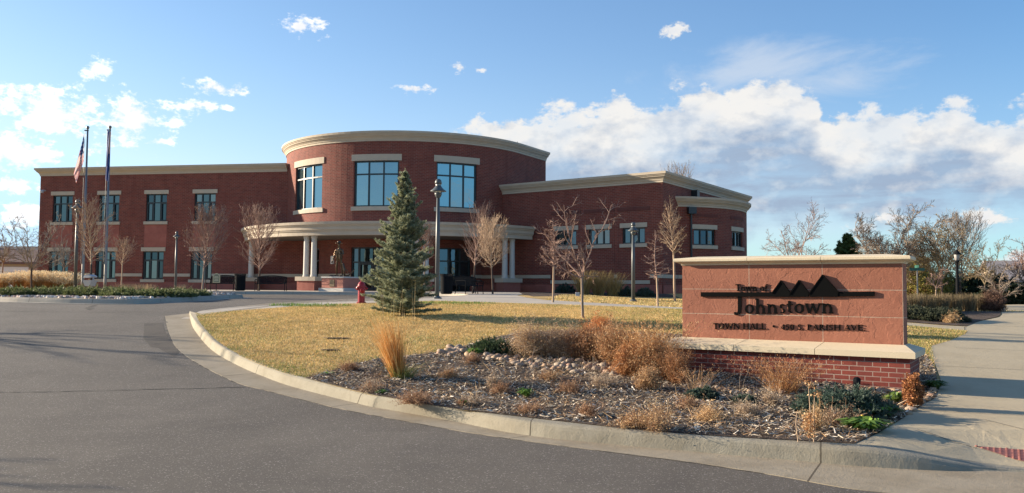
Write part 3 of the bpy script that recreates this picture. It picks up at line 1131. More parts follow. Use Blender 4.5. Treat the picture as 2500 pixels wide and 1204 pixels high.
def wall(mb, path, s0, s1, z0, z1, holes, out=0.0, reveal=.26):
    ss = sorted(set([s0, s1] + path.cuts(s0, s1) + [h[i] for h in holes for i in (0, 1) if s0 < h[i] < s1]))
    zz = sorted(set([z0, z1] + [h[i] for h in holes for i in (2, 3) if z0 < h[i] < z1]))
    for a, b in zip(ss[:-1], ss[1:]):
        if b - a < 1e-6: continue
        for c, d in zip(zz[:-1], zz[1:]):
            mx, mz = (a + b) / 2, (c + d) / 2
            if any(h[0] < mx < h[1] and h[2] < mz < h[3] for h in holes): continue
            mb.add([path.p(a, out, c), path.p(b, out, c), path.p(b, out, d), path.p(a, out, d)], [(0, 1, 2, 3)], [[(a, c), (b, c), (b, d), (a, d)]])
    for h in holes:
        a, b, c, d = max(h[0], s0), min(h[1], s1), max(h[2], z0), min(h[3], z1)
        if a >= b or c >= d: continue
        q = [a] + path.cuts(a, b) + [b]
        for e in (a, b):
            mb.add([path.p(e, out, c), path.p(e, out - reveal, c), path.p(e, out - reveal, d), path.p(e, out, d)], [(0, 1, 2, 3)], [[(e, c), (e + reveal, c), (e + reveal, d), (e, d)]])
        for e0, e1 in zip(q[:-1], q[1:]):
            for zz_ in ([c] if h[2] >= z0 else []) + ([d] if h[3] <= z1 else []):
                mb.add([path.p(e0, out, zz_), path.p(e1, out, zz_), path.p(e1, out - reveal, zz_), path.p(e0, out - reveal, zz_)], [(0, 1, 2, 3)], [[(e0, 0), (e1, 0), (e1, reveal), (e0, reveal)]])


def pbox(mb, path, s0, s1, o0, o1, z0, z1):
    q = [s0] + path.cuts(s0, s1) + [s1]
    base = []
    for s_ in q: base.append([path.p(s_, o0, z0), path.p(s_, o1, z0), path.p(s_, o1, z1), path.p(s_, o0, z1)])
    for i in range(len(q) - 1):
        r0, r1 = base[i], base[i + 1]
        for k in range(4):
            j = (k + 1) % 4
            u = [(q[i], k * .3), (q[i], k * .3 + .3), (q[i + 1], k * .3 + .3), (q[i + 1], k * .3)]
            if k == 1: u = [(q[i], z0), (q[i], z1), (q[i + 1], z1), (q[i + 1], z0)]
            mb.add([r0[k], r0[j], r1[j], r1[k]], [(3, 2, 1, 0)], [u[::-1]])
    mb.add(base[0], [(0, 1, 2, 3)])
    mb.add(base[-1], [(3, 2, 1, 0)])


CORN = [(-.12, -.64), (.05, -.64), (.05, -.53), (.09, -.50), (.10, -.44), (.17, -.36), (.25, -.30), (.26, -.24), (.31, -.22), (.32, -.17), (.37, -.15), (.38, -.01), (.36, 0.0), (-.12, 0.0)]


def sweep2(mb, pts, prof, z, cap=True, sc=1.0):
    """mitred moulding along a plan line (outward is on the right of travel)"""
    n = len(pts)
    rows = []
    for i in range(n):
        t0 = (pts[i] - pts[i - 1]).normalized() if i else None
        t1 = (pts[i + 1] - pts[i]).normalized() if i < n - 1 else None
        t0 = t0 or t1
        t1 = t1 or t0
        n0, n1 = Vector((t0.y, -t0.x)), Vector((t1.y, -t1.x))
        m_ = (n0 + n1).normalized()
        k = 1 / max(m_.dot(n0), .3)
        rows.append([Vector((pts[i].x + m_.x * o * k * sc, pts[i].y + m_.y * o * k * sc, z + dz * sc)) for o, dz in prof])
    for r0, r1 in zip(rows[:-1], rows[1:]):
        for k in range(len(prof)):
            j = (k + 1) % len(prof)
            mb.add([r0[k], r1[k], r1[j], r0[j]], [(0, 1, 2, 3)])
    if cap:
        mb.add(rows[0], [tuple(range(len(prof)))])
        mb.add(rows[-1], [tuple(range(len(prof)))[::-1]])


LW = Line((-36.15, 64.0), (-13.95, 60.025))
DC, DR = (-7.7, 64.4), 9.4
DA = Arc(DC, DR, R(-85), R(60))
DG = Arc(DC, DR - 1.8, R(-85), R(100))      # the ground floor stands back under the rotunda
K0, K1, K2 = Vector((-2.75, 59.69)), Vector((9.14, 50.9)), Vector((17.9, 63.9))
RW = Line(K0, K1)
RF = Line(K1, K2)
BA = Arc((9.94, 59.24), 6.35, R(-12), R(125))
GZ = 1.30                                     # where the walls start, just under the ground
hall = thing('town_hall', 'two-storey dark red brick town hall with a curved centre, cream cornices and columned porch', 'building', (-7.7, 60, 1.4))
W3 = lambda mb, name, mat, **k: mb.build(name, mat, hall, world=True, **k)


def window(path, s0, s1, z0, z1, cols=3, transom=None, lint=.29, lext=.14, sill=.22, sext=.12, bar=.075, doors=False, lintel=True, kind='window', heavy=False, splits=None):
    mb = MB()
    o0, o1 = -.24, -.10
    pbox(mb, path, s0, s0 + bar, o0, o1, z0, z1)
    pbox(mb, path, s1 - bar, s1, o0, o1, z0, z1)
    pbox(mb, path, s0 + bar, s1 - bar, o0, o1, z1 - bar, z1)
    pbox(mb, path, s0 + bar, s1 - bar, o0, o1, z0, z0 + bar)
    xs = splits or [s0 + (s1 - s0) * i / cols for i in range(cols + 1)]
    for x in xs[1:-1]: pbox(mb, path, x - bar / 2, x + bar / 2, o0 + .002, o1 - .004, z0 + bar, z1 - bar)
    zt = z1 - (z1 - z0) * transom if transom else None
    if zt:
        for i in range(len(xs) - 1):
            a = xs[i] + (bar if i == 0 else bar / 2)
            b = xs[i + 1] - (bar if i == len(xs) - 2 else bar / 2)
            pbox(mb, path, a, b, o0 + .002, o1 - .004, zt - bar / 2, zt + bar / 2)
    if heavy:   # opening casements: a second frame inside the outer lights
        for i in range(len(xs) - 1):
            if i == 1 and len(xs) == 4: continue
            a = xs[i] + bar * .9; b = xs[i + 1] - bar * .8
            zz = (zt or z1) - bar * .6
            for x0, x1, y0, y1 in ((a, a + .05, z0 + bar, zz), (b - .05, b, z0 + bar, zz), (a + .05, b - .05, z0 + bar, z0 + bar + .05), (a + .05, b - .05, zz - .05, zz)):
                pbox(mb, path, x0, x1, o0 + .01, o1 + .012, y0, y1)
    fr = W3(mb, kind, M['frame'])
    g = MB()
    rr = random.Random(int((s0 + z0) * 977))
    for i in range(len(xs) - 1):
        a, b = xs[i], xs[i + 1]
        cuts = [z0, zt, z1] if zt else [z0, z1]
        for c, d in zip(cuts[:-1], cuts[1:]):
            q = [a, b]
            tl = rr.uniform(-.006, .006)
            t2 = rr.uniform(-.006, .006)
            if path is not DA: g.m = rr.choice((0, 0, 0, 1, 2))
            g.add([path.p(a, -.18 + tl, c), path.p(b, -.18 - tl, c), path.p(b, -.18 - tl + t2, d), path.p(a, -.18 + tl + t2, d)], [(0, 1, 2, 3)])
    W3(g, 'pane', [M['glass'] if path is DA else M['wingglass'], M['paleglass'], M['deepglass']]).parent = fr
    if lintel:
        l = MB()
        pbox(l, path, s0 - lext, s1 + lext, -.06, .05, z1, z1 + lint)
        W3(l, 'lintel', M['cream']).parent = fr
    if sill:
        l = MB()
        pbox(l, path, s0 - sext, s1 + sext, -.08, .09, z0 - sill, z0)
        W3(l, 'sill', M['cream']).parent = fr
    return fr


# ---- left wing
ZLW = zat(400, 690, 60.6)
lh = []
LWIN = []
for a, b in ((121.7, 174.4), (235.5, 288.6), (350, 406), (468.4, 525.3)):
    c = (LW.px(a) + LW.px(b)) / 2
    LWIN.append(('u', c - .85, c + .85, 6.47, 8.52))
for a, b in ((117.5, 168), (230.5, 284.5), (346, 401.6), (464, 519)):
    c = (LW.px(a) + LW.px(b)) / 2
    LWIN.append(('l', c - .85, c + .85, 2.17, 4.25))
lh = [w[1:] for w in LWIN]
mb = MB()
wall(mb, LW, 0, LW.L, 1.98, ZLW - .3, lh)
end = Line((-34.0, 80), (-36.15, 64.0))
wall(mb, end, 0, end.L, GZ, ZLW - .3, [])
W3(mb, 'brick_wall', M['brick'])
mb = MB()
wall(mb, LW, 0, LW.L, GZ, 1.98, lh, out=.04, reveal=.3)
mb.add([LW.p(0, .04, 1.98), LW.p(LW.L, .04, 1.98), LW.p(LW.L, 0, 1.98), LW.p(0, 0, 1.98)], [(0, 1, 2, 3)])
W3(mb, 'stone_plinth', M['redstone'])
for k, s0, s1, z0, z1 in LWIN:
    window(LW, s0, s1, z0, z1, 3, .31, heavy=True)
def piece(name, mat, *a):
    mb = MB()
    pbox(mb, *a)
    return W3(mb, name, mat)


e = [0] + [v for k, s0, s1, z0, z1 in LWIN if k == 'l' for v in (s0 - .02, s1 + .02)] + [LW.L]
for i in range(0, len(e), 2): piece('belt_course', M['cream'], LW, e[i], e[i + 1], -.05, .045, 2.38, 2.60)
for (k, s0, s1, z0, z1) in LWIN[:4]: piece('spandrel_panel', M['redstone'], LW, s0 - .06, s1 + .06, -.05, .012, 4.56, 6.22)
mb = MB()
sweep2(mb, [Vector((-34.0, 80)), Vector((-36.15, 64.0)), Vector((-16.3, 60.45))], CORN, ZLW, sc=.92)
W3(mb, 'cornice', M['cream'])
mb = MB()
pbox(mb, LW, .35, .5, 0, .28, 8.85, 8.93)
mb.lathe([(.02, 0), (.13, .02), (.15, .16), (.13, .20), (.02, .21)], 10, LW.p(.42, .36, 8.68))
W3(mb, 'flood_light', M['greypaint'])
# ---- rotunda
ZD = zat(321, 950, 55.05)
DW = []
for a, b in ((718, 783), (861, 971), (1063.6, 1163)):
    DW.append((DA.px(a), DA.px(b)))
wid = DW[1][1] - DW[1][0]
DZ0, DZ1 = zat(504, 916, 55.1), zat(392, 916, 55.1)
DH = [(a, b, DZ0, DZ1) for a, b in DW]
GH = []
gtop = 4.42
ga = [(DG.px(716), DG.px(779)), (DG.px(857), DG.px(975)), (DG.px(1068), DG.px(1150))]
ZOV = zat(573, 950, 52.0) + .03            # underside of the overhanging drum
GH = [(a, b, GZ, gtop) for a, b in ga]
mb = MB()
wall(mb, DA, 0, DA.L, ZOV, ZD - .3, DH)
DE = Line(DA.p(DA.L, 0, 0)[:2], (2.52, 63.3))      # the drum runs on straight to its right end
wall(mb, DE, 0, DE.L, GZ, ZD - .3, [])
W3(mb, 'brick_wall', M['brick'])
mb = MB()
wall(mb, DG, 0, DG.L, 1.98, ZOV, GH)
W3(mb, 'brick_wall', M['brick'])
mb = MB()
wall(mb, DG, 0, DG.L, GZ, 1.98, GH, out=.04, reveal=.3)
W3(mb, 'stone_plinth', M['redstone'])
e = [0] + [v for a, b in ga for v in (a, b)] + [DG.L]
for i in range(0, len(e), 2): piece('belt_course', M['cream'], DG, e[i], e[i + 1], -.05, .06, 2.38, 2.60)
for a, b in DW: window(DA, a, b, DZ0, DZ1, 3, .29, lint=.43, lext=.18, sill=.27, sext=.16, bar=.09)
window(DG, *ga[0], GZ + .1, gtop, 3, .28, lintel=False, sill=0, bar=.09)
window(DG, *ga[2], GZ + .1, gtop, 3, .30, lintel=False, sill=0, bar=.09)
a, b = ga[1]
w_ = b - a
window(DG, a, b, GZ + .1, gtop, 4, .34, lintel=False, sill=0, bar=.10, kind='storefront', splits=[a, a + .16 * w_, a + .5 * w_, a + .84 * w_, b])
for k in range(2):      # the double doors
    x0 = a + (.16 + .34 * k) * w_ + .05
    x1 = a + (.50 + .34 * k) * w_ - .05
    mb = MB()
    zt = GZ + .1 + (gtop - GZ - .1) * .64
    z0 = GZ + .13
    for p0, p1, q0, q1 in ((x0, x0 + .12, z0, zt), (x1 - .12, x1, z0, zt), (x0 + .12, x1 - .12, zt - .12, zt), (x0 + .12, x1 - .12, z0, z0 + .22), (x0 + .12, x1 - .12, z0 + .98, z0 + 1.05)):
        pbox(mb, DG, p0, p1, -.12, -.055, q0, q1)
    d = W3(mb, 'door', M['frame'])
    mb = MB()
    hx = x1 - .18 if k == 0 else x0 + .18
    mb.tube([DG.p(hx, -.055, z0 + .8), DG.p(hx, .02, z0 + .85), DG.p(hx, .02, z0 + 1.35), DG.p(hx, -.055, z0 + 1.4)], .015, 6)
    W3(mb, 'handle', M['alu']).parent = d
mb = MB()
pbox(mb, DG, DG.px(811), DG.px(816), .0, .14, zat(643, 813, 57), zat(623, 813, 57))
W3(mb, 'wall_light', M['whitepaint'])
mb = MB()
sweep2(mb, DA.pts(0, DA.L) + [DE.B], CORN, ZD, sc=1.0)
W3(mb, 'cornice', M['cream'])
mb = MB()
bk = [DE.B, Vector((1.2, 80))]
pl = Line(bk[0], bk[1])
wall(mb, pl, 0, pl.L, GZ, ZD - .3, [])
W3(mb, 'brick_wall', M['brick'])
for px_ in (1243, 1263):
    mb = MB()
    mb.tube([PT(px_, 380, 64), PT(px_, 346, 64)], .025, 5)
    W3(mb, 'roof_antenna', M['black'])
# roofs
mb = MB()
q = DA.pts(0, DA.L)
mb.add([Vector((p.x, p.y, ZD - .45)) for p in q] + [Vector((2.5, 63.3, ZD - .45)), Vector((1.2, 80, ZD - .45)), Vector((-20, 80, ZD - .45))], [tuple(range(len(q) + 3))])
mb.add([Vector((x, y, ZLW - .45)) for x, y in ((-36.1, 64.05), (-16.4, 60.55), (-12, 82), (-34, 80))], [(0, 1, 2, 3)])
W3(mb, 'roof', M['roof'])

# ---- porch canopy round the rotunda
CR = 12.35
CAa = Arc(DC, CR, R(-74), R(58))
ZC = zat(540, 950, 52.0)
ZCB = zat(573, 950, 52.0)
mb = MB()
hC = ZC - ZCB
FAS = [(-.5, -hC), (-.12, -hC), (-.12, -hC * .70), (-.06, -hC * .69), (-.05, -hC * .60), (.0, -hC * .58), (.0, -hC * .34), (.06, -hC * .32), (.07, -hC * .22), (.15, -hC * .2), (.17, 0), (-.5, 0)]
cend = CAa.px(1303)
sweep2(mb, CAa.pts(0, cend), FAS, ZC)
canopy = W3(mb, 'canopy', M['cream'])
mb = MB()
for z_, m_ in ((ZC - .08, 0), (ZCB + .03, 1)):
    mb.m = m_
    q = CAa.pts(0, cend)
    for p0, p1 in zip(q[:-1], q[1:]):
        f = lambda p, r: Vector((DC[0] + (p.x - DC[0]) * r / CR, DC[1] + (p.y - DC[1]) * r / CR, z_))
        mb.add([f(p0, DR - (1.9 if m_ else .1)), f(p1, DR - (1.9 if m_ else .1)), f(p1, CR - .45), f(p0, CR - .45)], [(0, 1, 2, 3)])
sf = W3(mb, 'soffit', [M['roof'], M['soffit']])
sf.parent = canopy
# columns stand in pairs on stone piers
CAc = Arc(DC, 11.75, R(-74), R(60))
for pxs, visible in (((603.5, 614.5), 1), ((748, 766.5), 1), ((1019, 1037), 1), ((1230.5, 1252.5), 1)):
    ss = [CAc.px(p) for p in pxs]
    m_ = sum(ss) / 2
    dlt = max(.30, abs(ss[1] - ss[0]) / 2)
    dlt = .31
    pier = MB()
    pbox(pier, CAc, m_ - .68, m_ + .68, -.42, .42, GZ, 2.06)
    pr = W3(pier, 'pier', M['redstone'])
    pc = MB()
    pbox(pc, CAc, m_ - .78, m_ + .78, -.5, .5, 2.06, 2.33)
    W3(pc, 'pier_cap', M['cream']).parent = pr
    for sg in (-1, 1):
        c = MB()
        c.lathe([(.22, 2.335), (.22, 2.40), (.19, 2.43), (.185, 2.9), (.17, ZCB - .16), (.20, ZCB - .13), (.20, ZCB + .02)], 18, CAc.p(m_ + sg * dlt, 0, 0))
        W3(c, 'column', M['column'], smooth=False)
# downpipe and sloping rail beside the left pier
mb = MB()
s_ = DG.px(704)
mb.tube([DG.p(s_, .12, 4.9), DG.p(s_, .12, 1.45)], .055, 6)
W3(mb, 'downpipe', M['frame'])

# ---- right wing
ZRW = zat(419.5, 1618, 50.9)
RWIN = []
for a, b in ((1356, 1407), (1437, 1489), (1519.7, 1575)):
    s0, s1 = RW.px(a), RW.px(b)
    RWIN.append((s0, s1, 4.50, 5.50))
mb = MB()
bays = [(s0 - .35, s1 + .35) for s0, s1, _, _ in RWIN]
wall(mb, RW, 0, RW.L, 1.95, ZRW - .3, RWIN)
FWIN = []
wall(mb, RF, 0, RF.L, 1.95, ZRW - .3, FWIN)
back = Line(K2, (10, 78))
wall(mb, back, 0, back.L, GZ, ZRW - .3, [])
W3(mb, 'brick_wall', M['brick'])
mb = MB()
wall(mb, RW, 0, RW.L, GZ - .4, 1.95, [], out=.04)
wall(mb, RF, 0, RF.L, GZ - .4, 1.95, [], out=.04)
W3(mb, 'stone_plinth', M['redstone'])
for w in RWIN: window(RW, *w, 3, None, lint=.29, lext=.16, sill=.23, sext=.16, bar=.08)
x = 0.0
for a, b in bays:
    piece('belt_course', M['cream'], RW, x, a - .002, -.05, .05, 2.36, 2.58)
    piece('belt_course', M['cream'], RW, a, b, -.05, .055, 2.00, 2.22)
    x = b + .002
    # shallow brick surrounds and the soldier course above each window
    piece('soldier_course', M['soldier'], RW, a, b, -.05, .035, 6.55, 6.78)
    piece('brick_pier', M['brick'], RW, a, a + .1, -.05, .02, 2.25, 6.55)
    piece('brick_pier', M['brick'], RW, b - .1, b, -.05, .02, 2.25, 6.55)
piece('belt_course', M['cream'], RW, x, RW.L + .05, -.05, .05, 2.36, 2.58)
piece('belt_course', M['cream'], RF, .051, 2.2, -.05, .05, 2.36, 2.58)
mb = MB()
st = RW.A + RW.t * 1.75
sweep2(mb, [st, K1, K2, Vector((10, 78))], CORN, ZRW)
W3(mb, 'cornice', M['cream'])
mb = MB()
mb.add([Vector((p.x, p.y, ZRW - .42)) for p in (K0, K1, K2, Vector((10, 78)), Vector((-2, 70)))], [(0, 1, 2, 3, 4)])
W3(mb, 'roof', M['roof'])
# ---- curved bay on its right end
ZB = zat(479.5, 1658, 52.7)
BW = [(BA.px(1694), BA.px(1747), zat(598, 1720, 53.3), zat(561, 1720, 53.3)), (BA.px(1788.5), BA.px(1813.5), zat(604, 1800, 54.6), zat(566, 1800, 54.6))]
BW = [(a, b, 4.50, 5.52) for a, b, _, _ in BW]
mb = MB()
wall(mb, BA, 0, BA.L, 1.95, ZB - .3, BW)
W3(mb, 'brick_wall', M['brick'])
mb = MB()
wall(mb, BA, 0, BA.L, GZ - .4, 1.95, [], out=.04)
W3(mb, 'stone_plinth', M['redstone'])
for w in BW: window(BA, *w, 3, None, lint=.29, lext=.14, sill=.23, sext=.14, bar=.08)
for w in BW: piece('soldier_course', M['soldier'], BA, w[0] - .2, w[1] + .2, -.05, .03, 6.3, 6.5)
mb = MB()
pbox(mb, BA, 0, BA.L, -.05, .05, 2.36, 2.58)
W3(mb, 'belt_course', M['cream'])
mb = MB()
sweep2(mb, BA.pts(0, BA.L), CORN, ZB, sc=.98)
W3(mb, 'cornice', M['cream'])
mb = MB()
q = BA.pts(0, BA.L)
mb.add([Vector((p.x, p.y, ZB - .4)) for p in q], [tuple(range(len(q)))])
W3(mb, 'roof', M['roof'])
mb = MB()
s_ = BA.px(1687)
mb.tube([BA.p(s_, .10, ZB - 1.0), BA.p(s_, .10, 1.2)], .06, 6)
pbox(mb, BA, s_ - .25, s_ + .25, .0, .34, ZB - 1.08, ZB - .66)
dp = W3(mb, 'downpipe', M['frame'])
mb = MB()
s_ = RF.px(1690)
pbox(mb, RF, s_ - .1, s_ + .32, .0, .42, ZRW - 1.18, ZRW - .66)
sc_ = W3(mb, 'scupper_box', M['frame'])
# ------------------------------------------------------------------ the stone sign
AS = R(32)
su, sn = Vector((math.cos(AS), -math.sin(AS), 0)), Vector((math.sin(AS), math.cos(AS), 0))   # along the face to the right / towards the back
c0 = PT(2222, 900, 11.5)
C0 = Vector((c0.x, c0.y, 0))


def on_line(B, px):
    u = (px - PW / 2) / F
    return (u * B.y - B.x) / (su.x - u * su.y)


LB = -on_line(C0, 1606)                       # length of the brick base
DB = 1.05
PS = .36                                      # setback of the stone panel
PB = C0 + sn * PS
p0s, p1s = on_line(PB, 1666), on_line(PB, 2204)
mid = (-LB) / 2
SO = C0 + su * mid + sn * (DB / 2)
SO.z = float(Zp(C0.x, C0.y)) - .12
sign = thing('monument_sign', 'red sandstone town sign with black raised lettering on a brick base with cream ledge', 'sign', SO, -AS)


def sl(px, py, setb):
    """photo pixel -> (along, up) on the vertical plane setb behind the front of the brick base, sign-local"""
    d = ray(px, py)
    P0 = C0 + sn * setb
    t = (P0 - Vector((CAM.x, CAM.y, 0))).dot(sn) / (d.x * sn.x + d.y * sn.y)
    w = CAM + d * t
    return (w - SO).dot(su), w.z - SO.z


def SL(a, b, z): return Vector((a, b, z))


zs0 = sl(2232, 872, -.07)[1]
zs0 = (zs0 + sl(1800, 862, -.07)[1]) / 2
zs1 = (sl(2232, 858, -.07)[1] + sl(1800, 850, -.07)[1] + sl(1600, 842, -.07)[1]) / 3
zs1 = max(zs1, zs0 + .085)
zp0 = (sl(2200, 837, PS)[1] + sl(1670, 827, PS)[1]) / 2
zc0 = (sl(2200, 641, PS)[1] + sl(1670, 650, PS)[1]) / 2
zc1 = (sl(2205, 622, PS - .12)[1] + sl(1660, 633, PS - .12)[1]) / 2
hx = LB / 2
mb = MB()
b0, b1 = -DB / 2, DB / 2
cor = [(-hx, b0), (hx, b0), (hx, b1), (-hx, b1)]
u = 0
for i in range(4):
    a, b = cor[i], cor[(i + 1) % 4]
    l = math.hypot(a[0] - b[0], a[1] - b[1])
    mb.add([SL(*a, -.2), SL(*b, -.2), SL(*b, zs0), SL(*a, zs0)], [(0, 1, 2, 3)], [[(u, zs0 * -1 - .2), (u + l, zs0 * -1 - .2), (u + l, 0), (u, 0)]])
    u += l
mb.build('brick_base', M['signbrick'], sign)
# the ledge: three cast slabs whose top slopes up to the panel
pa0 = p0s - mid
pa1 = p1s - mid
pb0, pb1 = -DB / 2 + PS, DB / 2 - PS * .8
ov = .075
xs = [-hx - ov, sl(1791, 860, -.07)[0], sl(1989, 864, -.07)[0], hx + ov]
xt = [pa0 - .02, sl(1826, 830, PS)[0], sl(2012, 833, PS)[0], pa1 + .02]
for k in range(3):
    mb = MB()
    g0 = .004 if k else 0
    g1 = .004 if k < 2 else 0
    x0, x1, t0, t1 = xs[k] + g0, xs[k + 1] - g1, xt[k] + g0, xt[k + 1] - g1
    f0, f1 = b0 - ov, b1 + ov
    v = [SL(x0, f0, zs0 + .002), SL(x1, f0, zs0 + .002), SL(x1, f1, zs0 + .002), SL(x0, f1, zs0 + .002), SL(x0, f0, zs1), SL(x1, f0, zs1), SL(x1, f1, zs1), SL(x0, f1, zs1),
         SL(t0, pb0 - .01, zp0), SL(t1, pb0 - .01, zp0), SL(t1, pb1 + .01, zp0), SL(t0, pb1 + .01, zp0)]
    mb.add(v, [(3, 2, 1, 0), (0, 1, 5, 4), (1, 2, 6, 5), (2, 3, 7, 6), (3, 0, 4, 7), (4, 5, 9, 8), (5, 6, 10, 9), (6, 7, 11, 10), (7, 4, 8, 11), (8, 9, 10, 11)])
    mb.build('ledge_slab', M['signcream'], sign)
# panel
mb = MB()
j0, j1 = sl(1829, 730, PS)[0], sl(2008, 730, PS)[0]
hgt = zc0 - zp0
k3 = hgt / 3
cor = [(pa0, pb0), (pa1, pb0), (pa1, pb1), (pa0, pb1)]
SLABW = (j1 - j0)
for i in range(4):
    a, b = cor[i], cor[(i + 1) % 4]
    if i == 0:
        ua, ub = (pa0 - j0) + SLABW * 5, (pa1 - j0) + SLABW * 5
    else:
        ua, ub = .3, .3 + math.hypot(a[0] - b[0], a[1] - b[1])
    mb.add([SL(*a, zp0 - .01), SL(*b, zp0 - .01), SL(*b, zc0 + .01), SL(*a, zc0 + .01)], [(0, 1, 2, 3)], [[(ua, 0), (ub, 0), (ub, hgt), (ua, hgt)]])
M['signstone'].node_tree.nodes
for n in M['signstone'].node_tree.nodes:
    if n.type == 'TEX_BRICK':
        n.inputs['Brick Width'].default_value = SLABW
        n.inputs['Row Height'].default_value = k3
mb.build('stone_panel', M['signstone'], sign)
# moulded cap in three lengths
cprof = [(0, 0), (.012, .0), (.018, .025), (.035, .045), (.065, .062), (.10, .075), (.115, .095), (.115, .150), (.10, .168)]
ztop = zc0
scl = (zc1 - zc0) / .168
xc3 = [pa0, j0, j1, pa1]
for k in range(3):
    mb = MB()
    x0, x1 = xc3[k] + (.003 if k else 0), xc3[k + 1] - (.003 if k < 2 else 0)
    rings = []
    for o, z in cprof:
        z = ztop + z * scl
        e0 = o if k == 0 else 0
        e1 = o if k == 2 else 0
        rings.append([SL(x0 - e0, pb0 - o, z), SL(x1 + e1, pb0 - o, z), SL(x1 + e1, pb1 + o, z), SL(x0 - e0, pb1 + o, z)])
    zt = ztop + .168 * scl + .035
    i0 = x0 + (.22 if k == 0 else 0)
    i1 = x1 - (.22 if k == 2 else 0)
    rings.append([SL(i0, (pb0 + pb1) / 2 - .05, zt), SL(i1, (pb0 + pb1) / 2 - .05, zt), SL(i1, (pb0 + pb1) / 2 + .05, zt), SL(i0, (pb0 + pb1) / 2 + .05, zt)])
    n0 = 0
    vs = [p for r_ in rings for p in r_]
    fs = [(3, 2, 1, 0)]
    for i in range(len(rings) - 1):
        for j in range(4):
            q = (j + 1) % 4
            fs.append((i * 4 + j, i * 4 + q, i * 4 + 4 + q, i * 4 + 4 + j))
    fs.append(tuple(len(vs) - 4 + j for j in range(4)))
    mb.add(vs, fs)
    mb.build('cap_stone', M['signcream'], sign)

